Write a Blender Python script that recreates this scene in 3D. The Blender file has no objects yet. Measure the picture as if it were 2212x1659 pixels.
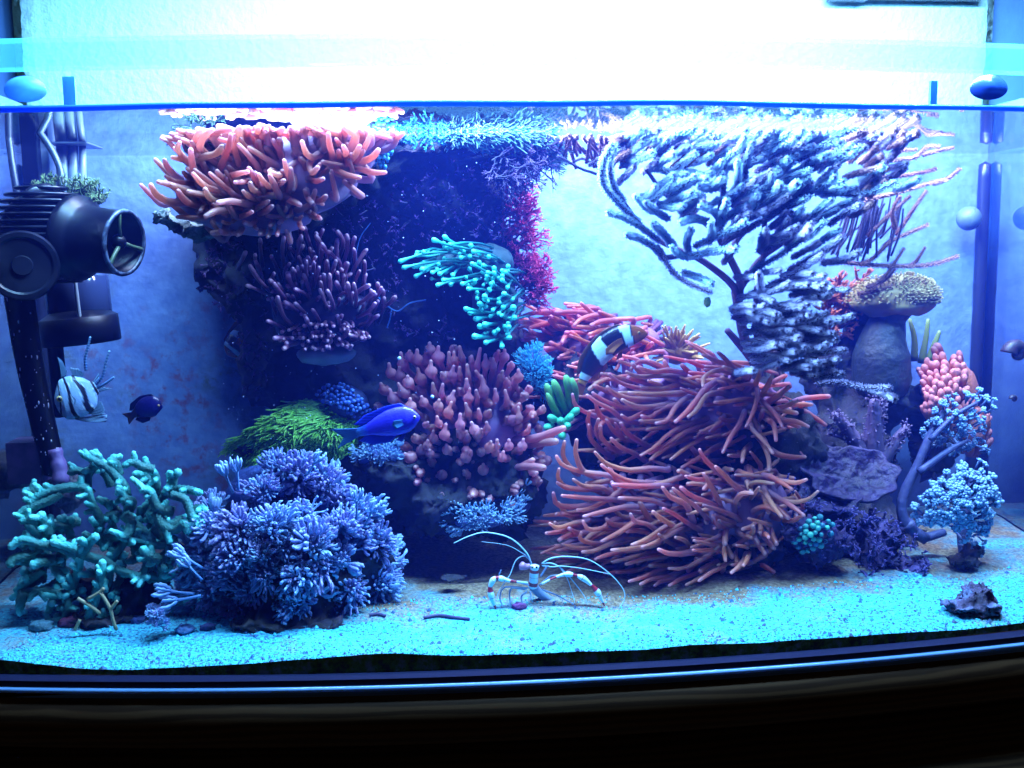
import bpy, bmesh, math, random
import numpy as np
from mathutils import Vector, Matrix, noise

sc = bpy.context.scene
PI = math.pi

# ------------------------------------------------------------------ camera
CAM = Vector((-0.1235, -0.7093, 0.2996))
YAW, PITCH, ROLL = 0.09639, 0.12465, -0.01163
CROT = Matrix.Rotation(-YAW, 3, 'Z') @ Matrix.Rotation(PI / 2 - PITCH, 3, 'X') @ Matrix.Rotation(ROLL, 3, 'Z')
cd = bpy.data.cameras.new('camera')
cam = bpy.data.objects.new('camera', cd)
sc.collection.objects.link(cam)
cam.matrix_world = Matrix.Translation(CAM) @ CROT.to_4x4()
cd.sensor_width = 36.0
cd.lens = 36.0
cd.clip_start = 0.01
cd.clip_end = 50
sc.camera = cam

# ------------------------------------------------------------------ world (a dim room), view
w = bpy.data.worlds.new('World')
sc.world = w
w.use_nodes = True
w.node_tree.nodes['Background'].inputs[0].default_value = (1.0, 0.82, 0.66, 1)
w.node_tree.nodes['Background'].inputs[1].default_value = 0.012

# ------------------------------------------------------------------ the two tubes of the aquarium lamp
def area(name, loc, sx, sy, color, power, rot=(0, 0, 0)):
    l = bpy.data.lights.new(name, 'AREA')
    l.shape = 'RECTANGLE'
    l.size, l.size_y = sx, sy
    l.color = color
    l.energy = power
    o = bpy.data.objects.new(name, l)
    sc.collection.objects.link(o)
    o.location = loc
    o.rotation_euler = rot
    return o
area('actinic_tube_light', (0.05, 0.030, 0.62), 0.80, 0.05, (0.27, 0.61, 1.0), 22, (0.0, 0, 0))
area('daylight_tube_light', (0.08, 0.19, 0.635), 0.74, 0.06, (0.48, 0.63, 1.0), 19, (0.28, 0, 0))

vs = sc.view_settings
sc.display_settings.display_device = 'sRGB'
vs.view_transform = 'Standard'
vs.look = 'None'
vs.exposure = 0.5
vs.gamma = 1
vs.use_curve_mapping = False
cy = sc.cycles
cy.max_bounces = 5
cy.diffuse_bounces = 2
cy.glossy_bounces = 3
cy.transmission_bounces = 3
cy.volume_bounces = 1
cy.transparent_max_bounces = 12
cy.caustics_reflective = False
cy.caustics_refractive = False
cy.use_denoising = True
cy.use_adaptive_sampling = True
cy.adaptive_threshold = 0.05
cy.adaptive_min_samples = 16
cy.sample_clamp_indirect = 4.0
cy.blur_glossy = 0.5

# ------------------------------------------------------------------ geometry helpers
FX = 2212.0
def ray(x, y):
    d = CROT @ Vector(((x - 1106.0) / FX, (829.5 - y) / FX, -1.0))
    return d
def at(x, y, Y):
    """the place on the upright plane at depth Y that shows at (x, y) of the photograph"""
    d = ray(x, y)
    return CAM + d * ((Y - CAM.y) / d.y)
def ground(x, y, z=0.0):
    d = ray(x, y)
    return CAM + d * ((z - CAM.z) / d.z)
def px(Y):
    return (Y - CAM.y) / FX
def Z(reg, pts):
    """coordinates read in an enlarged detail of the photograph -> whole photograph"""
    x0, y0, w_ = reg
    k = w_ / 2212.0
    return [((x0 + p[0] * k) * 0.85340, (y0 + p[1] * k) * 0.85340) for p in pts]
BOW = 0.1983
def front(x):
    return BOW * x * x
BACK, HALF, WATER = 0.36, 0.5, 0.4025

def crom(P, n):
    P = [Vector(p) for p in P]
    if len(P) == 1:
        return P * n
    Q = [P[0] * 2 - P[1]] + P + [P[-1] * 2 - P[-2]]
    out = []
    m = len(P) - 1
    for i in range(n):
        u = i / (n - 1) * m
        k = min(int(u), m - 1)
        t = u - k
        a, b, c, d = Q[k], Q[k + 1], Q[k + 2], Q[k + 3]
        out.append(0.5 * ((2 * b) + (c - a) * t + (2 * a - 5 * b + 4 * c - d) * t * t + (3 * b - a - 3 * c + d) * t ** 3))
    return out

class MB:
    def __init__(s):
        s.v, s.f, s.t, s.m = [], [], [], []
    def add(s, v, f, t=None, mi=0):
        o = len(s.v)
        s.v += [tuple(p) for p in v]
        s.f += [tuple(i + o for i in q) for q in f]
        s.t += list(t) if t is not None else [0.5] * len(v)
        s.m += [mi] * len(f)
        return s
    def tube(s, P, R, n=8, t0=0.0, t1=1.0, knob=0.0, cap=True, squash=None, tv=None, mi=0):
        """a tube along the points P with radii R, rounded at its far end"""
        P = [Vector(p) for p in P]
        k = len(P)
        V, T = [], []
        tan = [(P[min(i + 1, k - 1)] - P[max(i - 1, 0)]) for i in range(k)]
        tan = [q.normalized() if q.length > 1e-9 else Vector((0, 0, 1)) for q in tan]
        u = tan[0].orthogonal().normalized()
        for i in range(k):
            u = (u - tan[i] * u.dot(tan[i]))
            u = u.normalized() if u.length > 1e-8 else tan[i].orthogonal().normalized()
            b = tan[i].cross(u)
            for j in range(n):
                a = 2 * PI * j / n
                r = R[i] * (1 + knob * (1 if (i + j) % 2 else -1))
                V.append(P[i] + (u * math.cos(a) + b * (math.sin(a) * (squash if squash else 1))) * r)
                T.append(tv[i] if tv else t0 + (t1 - t0) * i / (k - 1))
        F = [(i * n + j, i * n + (j + 1) % n, (i + 1) * n + (j + 1) % n, (i + 1) * n + j) for i in range(k - 1) for j in range(n)]
        if cap:
            V.append(P[-1] + tan[-1] * R[-1] * 0.6)
            T.append(T[-1])
            c = len(V) - 1
            F += [((k - 1) * n + j, (k - 1) * n + (j + 1) % n, c) for j in range(n)]
            V.append(P[0])
            T.append(T[0])
            c = len(V) - 1
            F += [((j + 1) % n, j, c) for j in range(n)]
        return s.add(V, F, T, mi)
    def ball(s, c, r, seg=8, rings=5, t=0.5, mi=0):
        c = Vector(c)
        r = r if hasattr(r, '__len__') else (r, r, r)
        V = [c + Vector((0, 0, r[2]))]
        for i in range(1, rings):
            a = PI * i / rings
            for j in range(seg):
                b = 2 * PI * j / seg
                V.append(c + Vector((r[0] * math.sin(a) * math.cos(b), r[1] * math.sin(a) * math.sin(b), r[2] * math.cos(a))))
        V.append(c - Vector((0, 0, r[2])))
        F = [(0, 1 + j, 1 + (j + 1) % seg) for j in range(seg)]
        for i in range(rings - 2):
            for j in range(seg):
                F.append((1 + i * seg + j, 1 + (i + 1) * seg + j, 1 + (i + 1) * seg + (j + 1) % seg, 1 + i * seg + (j + 1) % seg))
        l = len(V) - 1
        F += [(l, 1 + (rings - 2) * seg + (j + 1) % seg, 1 + (rings - 2) * seg + j) for j in range(seg)]
        return s.add(V, F, [t] * len(V), mi)
    def box(s, lo, hi, mi=0, t=0.5):
        (a, b, c), (d, e, f) = lo, hi
        V = [(a, b, c), (d, b, c), (d, e, c), (a, e, c), (a, b, f), (d, b, f), (d, e, f), (a, e, f)]
        F = [(0, 3, 2, 1), (4, 5, 6, 7), (0, 1, 5, 4), (1, 2, 6, 5), (2, 3, 7, 6), (3, 0, 4, 7)]
        return s.add(V, F, [t] * 8, mi)
    def blob(s, c, r, sub=4, amp=0.15, freq=2.0, seed=0, t=None, rot=None):
        """a lump: an icosphere pushed in and out by fractal noise"""
        bm = bmesh.new()
        bmesh.ops.create_icosphere(bm, subdivisions=sub, radius=1.0)
        c = Vector(c)
        sv = Vector((seed * 7.3, seed * 3.1, seed * 5.7))
        V, T = [], []
        for q in bm.verts:
            n_ = noise.fractal(q.co * freq + sv, 1.0, 2.0, 5)
            p = q.co * (1 + amp * n_)
            p = Vector((p.x * r[0], p.y * r[1], p.z * r[2]))
            if rot:
                p = rot @ p
            V.append(c + p)
            T.append(0.5 + 0.5 * n_ if t is None else t)
        F = [tuple(v.index for v in f.verts) for f in bm.faces]
        bm.free()
        return s.add(V, F, T)
    def mesh(s, name, origin=(0, 0, 0), smooth=True):
        me = bpy.data.meshes.new(name)
        o = np.array(origin, dtype=float)
        v = np.array(s.v, dtype=float) - o
        me.from_pydata(v.tolist(), [], s.f)
        at_ = me.attributes.new('t', 'FLOAT', 'POINT')
        at_.data.foreach_set('value', np.array(s.t, dtype=np.float32))
        if smooth:
            me.polygons.foreach_set('use_smooth', [True] * len(me.polygons))
        if any(s.m):
            me.polygons.foreach_set('material_index', s.m)
        return me
    def build(s, name, mat, parent=None, smooth=True, loc=None, **tags):
        org = WL[parent.name] if parent else (Vector(loc) if loc is not None else Vector((0, 0, 0)))
        me = s.mesh(name, org, smooth)
        for m_ in (mat if isinstance(mat, (list, tuple)) else [mat]):
            me.materials.append(m_)
        o = bpy.data.objects.new(name, me)
        sc.collection.objects.link(o)
        if parent:
            o.parent = parent
        else:
            o.location = org
        WL[o.name] = Vector(org)
        for k, q in tags.items():
            o[k] = q
        return o
WL = {}
def thing(name, label, category, loc, group=None):
    o = bpy.data.objects.new(name, None)
    o.empty_display_size = 0.01
    sc.collection.objects.link(o)
    o.location = loc
    o['label'] = label
    o['category'] = category
    if group:
        o['group'] = group
    WL[o.name] = Vector(loc)
    return o
def inst(name, me, parent, pos, direc, roll, scale):
    """a piece that shares its mesh with its likes, standing at pos along direc"""
    o = bpy.data.objects.new(name, me)
    sc.collection.objects.link(o)
    o.parent = parent
    d = Vector(direc).normalized()
    q = d.to_track_quat('Z', 'Y') @ Matrix.Rotation(roll, 3, 'Z').to_quaternion()
    o.rotation_mode = 'QUATERNION'
    o.rotation_quaternion = q
    o.location = Vector(pos) - WL[parent.name]
    o.scale = scale if hasattr(scale, '__len__') else (scale,) * 3
    return o

# ------------------------------------------------------------------ materials
def lnk(nt, a, b):
    nt.links.new(a, b)
def ramp(nt, stops, src=None):
    n = nt.nodes.new('ShaderNodeValToRGB')
    e = n.color_ramp.elements
    while len(e) < len(stops):
        e.new(0.5)
    for i, (p, c) in enumerate(stops):
        e[i].position = p
        e[i].color = (c[0], c[1], c[2], 1)
    if src is not None:
        lnk(nt, src, n.inputs[0])
    return n
def mat(name, color=None, rough=0.5, stops=None, translucent=0.0, nscale=0, namp=0.0, bump=0.0, bscale=60.0, spec=0.5, metal=0.0, mottling=None, coat=0.0, vary=0.0):
    """Principled; colour plain or along the piece (attribute t); mottling = (scale, dark colour, amount)"""
    m = bpy.data.materials.new(name)
    m.use_nodes = True
    nt = m.node_tree
    b = nt.nodes['Principled BSDF']
    out = nt.nodes['Material Output']
    b.inputs['Roughness'].default_value = rough
    b.inputs['Specular IOR Level'].default_value = spec
    b.inputs['Metallic'].default_value = metal
    b.inputs['Coat Weight'].default_value = coat
    tc = nt.nodes.new('ShaderNodeTexCoord')
    col = None
    if stops:
        a = nt.nodes.new('ShaderNodeAttribute')
        a.attribute_name = 't'
        src = a.outputs['Fac']
        if namp:
            nz = nt.nodes.new('ShaderNodeTexNoise')
            nz.inputs['Scale'].default_value = nscale
            lnk(nt, tc.outputs['Object'], nz.inputs['Vector'])
            ma = nt.nodes.new('ShaderNodeMath')
            ma.operation = 'MULTIPLY_ADD'
            lnk(nt, nz.outputs['Fac'], ma.inputs[0])
            ma.inputs[1].default_value = namp
            ad = nt.nodes.new('ShaderNodeMath')
            ad.operation = 'ADD'
            lnk(nt, src, ma.inputs[2])
            lnk(nt, ma.outputs[0], ad.inputs[0])
            ad.inputs[1].default_value = -namp * 0.5
            src = ad.outputs[0]
        col = ramp(nt, stops, src).outputs[0]
        if vary:
            oi = nt.nodes.new('ShaderNodeObjectInfo')
            hs = nt.nodes.new('ShaderNodeHueSaturation')
            for inp, lo, hi in (('Hue', 0.5 - 0.02 * vary, 0.5 + 0.02 * vary), ('Saturation', 1 - 0.15 * vary, 1.0), ('Value', 1 - 0.3 * vary, 1 + 0.12 * vary)):
                mr = nt.nodes.new('ShaderNodeMapRange')
                if inp == 'Hue':
                    lnk(nt, oi.outputs['Random'], mr.inputs['Value'])
                else:
                    ml_ = nt.nodes.new('ShaderNodeMath')
                    ml_.operation = 'MULTIPLY'
                    lnk(nt, oi.outputs['Random'], ml_.inputs[0])
                    ml_.inputs[1].default_value = 7.3 if inp == 'Value' else 13.7
                    fr_ = nt.nodes.new('ShaderNodeMath')
                    fr_.operation = 'FRACT'
                    lnk(nt, ml_.outputs[0], fr_.inputs[0])
                    lnk(nt, fr_.outputs[0], mr.inputs['Value'])
                mr.inputs['To Min'].default_value = lo
                mr.inputs['To Max'].default_value = hi
                lnk(nt, mr.outputs[0], hs.inputs[inp])
            lnk(nt, col, hs.inputs['Color'])
            col = hs.outputs[0]
    else:
        rgb = nt.nodes.new('ShaderNodeRGB')
        rgb.outputs[0].default_value = (*color, 1)
        col = rgb.outputs[0]
    if mottling:
        nz = nt.nodes.new('ShaderNodeTexNoise')
        nz.inputs['Scale'].default_value = mottling[0]
        nz.inputs['Detail'].default_value = 6
        lnk(nt, tc.outputs['Object'], nz.inputs['Vector'])
        rp = ramp(nt, [(0.42, (0, 0, 0)), (0.62, (1, 1, 1))], nz.outputs['Fac'])
        mu = nt.nodes.new('ShaderNodeMath')
        mu.operation = 'MULTIPLY'
        lnk(nt, rp.outputs[0], mu.inputs[0])
        mu.inputs[1].default_value = mottling[2]
        mx = nt.nodes.new('ShaderNodeMix')
        mx.data_type = 'RGBA'
        lnk(nt, mu.outputs[0], mx.inputs[0])
        lnk(nt, col, mx.inputs[6])
        mx.inputs[7].default_value = (*mottling[1], 1)
        col = mx.outputs[2]
    lnk(nt, col, b.inputs['Base Color'])
    if bump:
        nz = nt.nodes.new('ShaderNodeTexNoise')
        nz.inputs['Scale'].default_value = bscale
        nz.inputs['Detail'].default_value = 4
        lnk(nt, tc.outputs['Object'], nz.inputs['Vector'])
        bp = nt.nodes.new('ShaderNodeBump')
        bp.inputs['Strength'].default_value = bump
        bp.inputs['Distance'].default_value = 0.003
        lnk(nt, nz.outputs['Fac'], bp.inputs['Height'])
        lnk(nt, bp.outputs[0], b.inputs['Normal'])
    if translucent:
        tr = nt.nodes.new('ShaderNodeBsdfTranslucent')
        lnk(nt, col, tr.inputs[0])
        mx = nt.nodes.new('ShaderNodeMixShader')
        mx.inputs[0].default_value = translucent
        lnk(nt, b.outputs[0], mx.inputs[1])
        lnk(nt, tr.outputs[0], mx.inputs[2])
        lnk(nt, mx.outputs[0], out.inputs['Surface'])
    return m

def clear_mat(name, tint, power, base, top, rough=0.02):
    """a clear pane: lets light straight through, mirrors more at a flat angle"""
    m = bpy.data.materials.new(name)
    m.use_nodes = True
    nt = m.node_tree
    nt.nodes.remove(nt.nodes['Principled BSDF'])
    out = nt.nodes['Material Output']
    lw = nt.nodes.new('ShaderNodeLayerWeight')
    lw.inputs[0].default_value = 0.5
    p = nt.nodes.new('ShaderNodeMath')
    p.operation = 'POWER'
    lnk(nt, lw.outputs['Facing'], p.inputs[0])
    p.inputs[1].default_value = power
    q = nt.nodes.new('ShaderNodeMath')
    q.operation = 'MULTIPLY_ADD'
    lnk(nt, p.outputs[0], q.inputs[0])
    q.inputs[1].default_value = top
    q.inputs[2].default_value = base
    t = nt.nodes.new('ShaderNodeBsdfTransparent')
    t.inputs[0].default_value = (*tint, 1)
    g = nt.nodes.new('ShaderNodeBsdfGlossy')
    g.inputs['Roughness'].default_value = rough
    mx = nt.nodes.new('ShaderNodeMixShader')
    lnk(nt, q.outputs[0], mx.inputs[0])
    lnk(nt, t.outputs[0], mx.inputs[1])
    lnk(nt, g.outputs[0], mx.inputs[2])
    lnk(nt, mx.outputs[0], out.inputs['Surface'])
    return m

M = {}
M['glass'] = clear_mat('tank_glass', (0.98, 0.99, 1.0), 5.0, 0.004, 0.3)
M['side_glass'] = clear_mat('side_glass', (0.9, 0.95, 1.0), 0.8, 0.1, 0.75)
M['silicone'] = mat('black_silicone', (0.008, 0.010, 0.02), 0.35)
M['trim'] = mat('navy_base_trim', (0.008, 0.010, 0.040), 0.6, spec=0.15)
M['edge'] = mat('glass_plate_edge', (0.25, 0.5, 0.95), 0.15, translucent=0.3)  # blue colour stands in for light guided along the glass edge
M['black'] = mat('black_plastic', (0.003, 0.004, 0.010), 0.3, spec=0.3, mottling=(45, (0.016, 0.018, 0.035), 0.5))
M['blackmatt'] = mat('matt_black_plastic', (0.002, 0.003, 0.009), 0.4, spec=0.25)
M['greyplastic'] = mat('grey_blue_plastic', (0.22, 0.27, 0.36), 0.35, mottling=(30, (0.10, 0.12, 0.15), 0.5))
M['whitepipe'] = mat('pale_pipe', (0.22, 0.27, 0.32), 0.4, mottling=(25, (0.10, 0.13, 0.12), 0.6))
M['housing'] = mat('lamp_housing', (0.02, 0.025, 0.06), 0.3)
M['wood'] = mat('dark_cabinet_wood', (0.06, 0.035, 0.02), 0.35)

# ------------------------------------------------------------------ setting: wall, cabinet
def plain_wall():
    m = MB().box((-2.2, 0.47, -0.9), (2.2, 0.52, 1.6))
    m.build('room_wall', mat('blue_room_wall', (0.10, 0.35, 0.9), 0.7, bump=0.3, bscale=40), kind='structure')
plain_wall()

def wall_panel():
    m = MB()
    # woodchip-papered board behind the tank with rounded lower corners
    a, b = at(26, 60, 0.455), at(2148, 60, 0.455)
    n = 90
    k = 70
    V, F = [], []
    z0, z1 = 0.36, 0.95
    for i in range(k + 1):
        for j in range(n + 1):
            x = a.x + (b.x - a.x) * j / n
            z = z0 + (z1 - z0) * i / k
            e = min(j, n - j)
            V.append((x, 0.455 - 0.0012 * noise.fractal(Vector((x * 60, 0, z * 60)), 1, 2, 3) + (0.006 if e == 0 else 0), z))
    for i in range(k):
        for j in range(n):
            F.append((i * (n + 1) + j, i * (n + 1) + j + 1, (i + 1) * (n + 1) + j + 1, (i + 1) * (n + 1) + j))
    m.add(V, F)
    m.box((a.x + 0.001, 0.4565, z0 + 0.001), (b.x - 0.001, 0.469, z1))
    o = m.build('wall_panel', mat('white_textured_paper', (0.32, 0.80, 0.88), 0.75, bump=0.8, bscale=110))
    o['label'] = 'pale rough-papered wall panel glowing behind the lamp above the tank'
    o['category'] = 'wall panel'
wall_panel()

def wood_mat():
    m = bpy.data.materials.new('knotty_dark_wood')
    m.use_nodes = True
    nt = m.node_tree
    b = nt.nodes['Principled BSDF']
    tc = nt.nodes.new('ShaderNodeTexCoord')
    mp = nt.nodes.new('ShaderNodeMapping')
    mp.inputs['Scale'].default_value = (3, 30, 30)
    lnk(nt, tc.outputs['Object'], mp.inputs[0])
    wv = nt.nodes.new('ShaderNodeTexWave')
    wv.bands_direction = 'Z'
    wv.inputs['Scale'].default_value = 1.5
    wv.inputs['Distortion'].default_value = 9
    wv.inputs['Detail'].default_value = 3
    wv.inputs['Detail Scale'].default_value = 0.7
    lnk(nt, mp.outputs[0], wv.inputs[0])
    r = ramp(nt, [(0.2, (0.028, 0.012, 0.007)), (0.8, (0.07, 0.032, 0.016))], wv.outputs['Fac'])
    lnk(nt, r.outputs[0], b.inputs['Base Color'])
    b.inputs['Roughness'].default_value = 0.45
    b.inputs['Specular IOR Level'].default_value = 0.25
    return m
M['wood'] = wood_mat()

def front_strip(m, z0, z1, out0, out1, thick=0.008, n=60, x0=-0.56, x1=0.56, t=0.5, mi=0):
    """a strip that follows the bowed front: from height z0 (set out by out0) to z1 (set out by out1)"""
    V, F = [], []
    for i in range(n + 1):
        x = x0 + (x1 - x0) * i / n
        y = front(x)
        V += [(x, y - out0, z0), (x, y - out1, z1), (x, y - out1 + thick, z1), (x, y - out0 + thick, z0)]
    for i in range(n):
        a, b = 4 * i, 4 * i + 4
        for j in range(4):
            F.append((a + j, b + j, b + (j + 1) % 4, a + (j + 1) % 4))
    F += [(0, 1, 2, 3), (4 * n + 3, 4 * n + 2, 4 * n + 1, 4 * n)]
    m.add(V, F, [t] * len(V), mi)
    return m

cab = thing('cabinet', 'dark wooden cabinet with a rounded top moulding under the aquarium', 'cabinet', (0, 0.15, -0.5))
m = MB()
prof = [(-0.0135, 0.004), (-0.018, 0.009), (-0.026, 0.012), (-0.036, 0.012), (-0.046, 0.009), (-0.052, 0.003)]
V, F = [], []
n = 60
for i in range(n + 1):
    x = -0.75 + 1.5 * i / n
    y = BOW * min(abs(x), .56) ** 2 + max(0, abs(x) - .56) * 0.25
    for z, o_ in prof:
        V.append((x, y - o_, z))
k = len(prof)
for i in range(n):
    for j in range(k - 1):
        F.append((i * k + j, (i + 1) * k + j, (i + 1) * k + j + 1, i * k + j + 1))
m.add(V, F)
m.build('top_moulding', M['wood'], cab)
m = MB()
front_strip(m, -0.6, -0.054, -0.012, -0.012, 0.02, x0=-0.7, x1=0.7)
m.build('front_panel', M['wood'], cab)
m = MB().box((-0.6, 0.07, -0.03), (0.6, 0.40, -0.014))
m.build('top_board', M['wood'], cab)

# ------------------------------------------------------------------ the tank
def back_mat():
    m = bpy.data.materials.new('algae_stained_back_sheet')
    m.use_nodes = True
    nt = m.node_tree
    b = nt.nodes['Principled BSDF']
    b.inputs['Roughness'].default_value = 0.6
    tc = nt.nodes.new('ShaderNodeTexCoord')
    def nz(scale, detail, off=(0, 0, 0), rough=0.55):
        mp = nt.nodes.new('ShaderNodeMapping')
        mp.inputs['Location'].default_value = off
        lnk(nt, tc.outputs['Object'], mp.inputs[0])
        q = nt.nodes.new('ShaderNodeTexNoise')
        q.inputs['Scale'].default_value = scale
        q.inputs['Detail'].default_value = detail
        q.inputs['Roughness'].default_value = rough
        lnk(nt, mp.outputs[0], q.inputs['Vector'])
        return q.outputs['Fac']
    def mix(fac, a, c):
        x = nt.nodes.new('ShaderNodeMix')
        x.data_type = 'RGBA'
        lnk(nt, fac, x.inputs[0])
        for i, q in ((6, a), (7, c)):
            if isinstance(q, tuple):
                x.inputs[i].default_value = (*q, 1)
            else:
                lnk(nt, q, x.inputs[i])
        return x.outputs[2]
    base = ramp(nt, [(0.3, (0.085, 0.145, 0.34)), (0.7, (0.15, 0.24, 0.45))], nz(70, 5)).outputs[0]
    # coralline and brown algae patches, each with a ragged outline
    big = ramp(nt, [(0.50, (0, 0, 0)), (0.60, (1, 1, 1))], nz(7, 6, (3.1, 0, 1.2))).outputs[0]
    fine = ramp(nt, [(0.50, (0, 0, 0)), (0.62, (1, 1, 1))], nz(55, 6, (1, 2, 3), 0.7)).outputs[0]
    mul = nt.nodes.new('ShaderNodeMath')
    mul.operation = 'MULTIPLY'
    lnk(nt, big, mul.inputs[0])
    lnk(nt, fine, mul.inputs[1])
    px_ = nt.nodes.new('ShaderNodeSeparateXYZ')
    lnk(nt, tc.outputs['Object'], px_.inputs[0])
    mrx = nt.nodes.new('ShaderNodeMapRange')
    lnk(nt, px_.outputs['X'], mrx.inputs['Value'])
    mrx.inputs['From Min'].default_value = 0.02
    mrx.inputs['From Max'].default_value = -0.22
    mulx = nt.nodes.new('ShaderNodeMath')
    mulx.operation = 'MULTIPLY'
    lnk(nt, mul.outputs[0], mulx.inputs[0])
    lnk(nt, mrx.outputs[0], mulx.inputs[1])
    c = mix(mulx.outputs[0], base, (0.16, 0.07, 0.13))
    big2 = ramp(nt, [(0.55, (0, 0, 0)), (0.66, (1, 1, 1))], nz(9, 6, (7, 1, 9))).outputs[0]
    fine2 = ramp(nt, [(0.48, (0, 0, 0)), (0.60, (1, 1, 1))], nz(70, 6, (5, 2, 8), 0.7)).outputs[0]
    mul2 = nt.nodes.new('ShaderNodeMath')
    mul2.operation = 'MULTIPLY'
    lnk(nt, big2, mul2.inputs[0])
    lnk(nt, fine2, mul2.inputs[1])
    mulx2 = nt.nodes.new('ShaderNodeMath')
    mulx2.operation = 'MULTIPLY'
    lnk(nt, mul2.outputs[0], mulx2.inputs[0])
    lnk(nt, mrx.outputs[0], mulx2.inputs[1])
    c = mix(mulx2.outputs[0], c, (0.09, 0.11, 0.07))
    lnk(nt, c, b.inputs['Base Color'])
    bp = nt.nodes.new('ShaderNodeBump')
    bp.inputs['Strength'].default_value = 0.4
    bp.inputs['Distance'].default_value = 0.002
    lnk(nt, nz(160, 4), bp.inputs['Height'])
    lnk(nt, bp.outputs[0], b.inputs['Normal'])
    return m

tank = thing('aquarium', 'bow-fronted glass aquarium with dark seams and a navy base trim', 'aquarium', (0, 0.18, -0.014))
RIM = 0.452
m = front_strip(MB(), -0.0005, 0.4285, 0.0, 0.0, 0.006, n=80, x0=-HALF, x1=HALF)
m.build('front_pane', M['glass'], tank, smooth=False)
for s in (-1, 1):
    MB().box((s * HALF - 0.003, front(HALF) + 0.007, -0.002), (s * HALF + 0.003, BACK - 0.001, RIM)).build('side_pane', M['side_glass'], tank, smooth=False)
back = MB().box((-HALF, BACK, -0.002), (HALF, BACK + 0.008, WATER + 0.022)).build('back_pane', back_mat(), tank, smooth=False)
back['label'] = 'pale blue back pane stained with algae'
m = front_strip(MB(), -0.0052, -0.0008, 0.0045, 0.0045, 0.012)
m.build('base_trim', M['trim'], tank, smooth=False)
m = front_strip(MB(), -0.0086, -0.0056, 0.0075, 0.0060, 0.014)
m.build('plate_edge', M['edge'], tank)
MB().box((-0.52, 0.07, -0.0125), (0.52, 0.37, -0.0025)).build('bottom_plate', M['trim'], tank, smooth=False)
for s, wd in ((-1, 0.006), (1, 0.0065)):
    m = MB()
    P = [Vector((s * (HALF - 0.009), BACK - 0.007, z)) for z in np.linspace(0.0, WATER - 0.012, 30)]
    m.tube(P, [wd * (1 + 0.12 * noise.noise(Vector((p.z * 40, s, 0)))) for p in P], 10)
    m.build('silicone_seam', M['silicone'], tank)
# glass brace along the top of the front
def brace_mat():
    m = bpy.data.materials.new('frosted_brace_glass')
    m.use_nodes = True
    nt = m.node_tree
    b = nt.nodes['Principled BSDF']
    b.inputs['Base Color'].default_value = (0.45, 0.85, 1.0, 1)
    b.inputs['Roughness'].default_value = 0.55
    out = nt.nodes['Material Output']
    tl = nt.nodes.new('ShaderNodeBsdfTranslucent')
    tl.inputs[0].default_value = (0.16, 0.80, 0.95, 1)
    tp = nt.nodes.new('ShaderNodeBsdfTransparent')
    tp.inputs[0].default_value = (0.88, 0.98, 1, 1)
    m1 = nt.nodes.new('ShaderNodeMixShader')
    m1.inputs[0].default_value = 0.86
    lnk(nt, tl.outputs[0], m1.inputs[1])
    lnk(nt, tp.outputs[0], m1.inputs[2])
    m2 = nt.nodes.new('ShaderNodeMixShader')
    m2.inputs[0].default_value = 0.07
    lnk(nt, m1.outputs[0], m2.inputs[1])
    lnk(nt, b.outputs[0], m2.inputs[2])
    lnk(nt, m2.outputs[0], out.inputs['Surface'])
    return m
m = MB()
front_strip(m, 0.4290, 0.4480, 0.0, 0.0, 0.016, n=80, x0=-HALF + .004, x1=HALF - .004)
m.build('front_brace', brace_mat(), tank, smooth=False)

# ------------------------------------------------------------------ lamp over the tank
lamp = thing('aquarium_lamp', 'long dark aquarium lamp hanging just above the tank', 'lamp', (0.05, 0.11, 0.63))
def lampbox(lo, hi):
    V = []
    for x in (lo[0], hi[0]):
        dz = -0.016 * (x - lo[0]) / (hi[0] - lo[0])
        for y in (lo[1], hi[1]):
            for z in (lo[2], hi[2]):
                V.append((x, y, z + dz))
    F = [(0, 1, 3, 2), (4, 6, 7, 5), (0, 4, 5, 1), (2, 3, 7, 6), (0, 2, 6, 4), (1, 5, 7, 3)]
    return V, F
m = MB()
zt = 0.672
m.add(*lampbox((-0.40, -0.045, zt), (0.50, 0.30, zt + 0.035)))
m.build('housing', M['housing'], lamp, smooth=False)
for lo, hi in (((-0.40, -0.0455, zt - 0.03), (0.50, -0.0425, zt - 0.0005)), ((-0.40, 0.2975, zt - 0.004), (0.50, 0.3005, zt - 0.0005))):
    MB().add(*lampbox(lo, hi)).build('side_shade', M['housing'], lamp, smooth=False)
for y in (0.03, 0.19):
    m = MB()
    m.tube([(x, y, zt + 0.002 - 0.016 * (x + .4) / .9) for x in np.linspace(-0.30, 0.42, 12)], [0.0055] * 12, 12)
    m.build('tube', mat('tube_glass', (0.8, 0.85, 0.9), 0.2), lamp)

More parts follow.
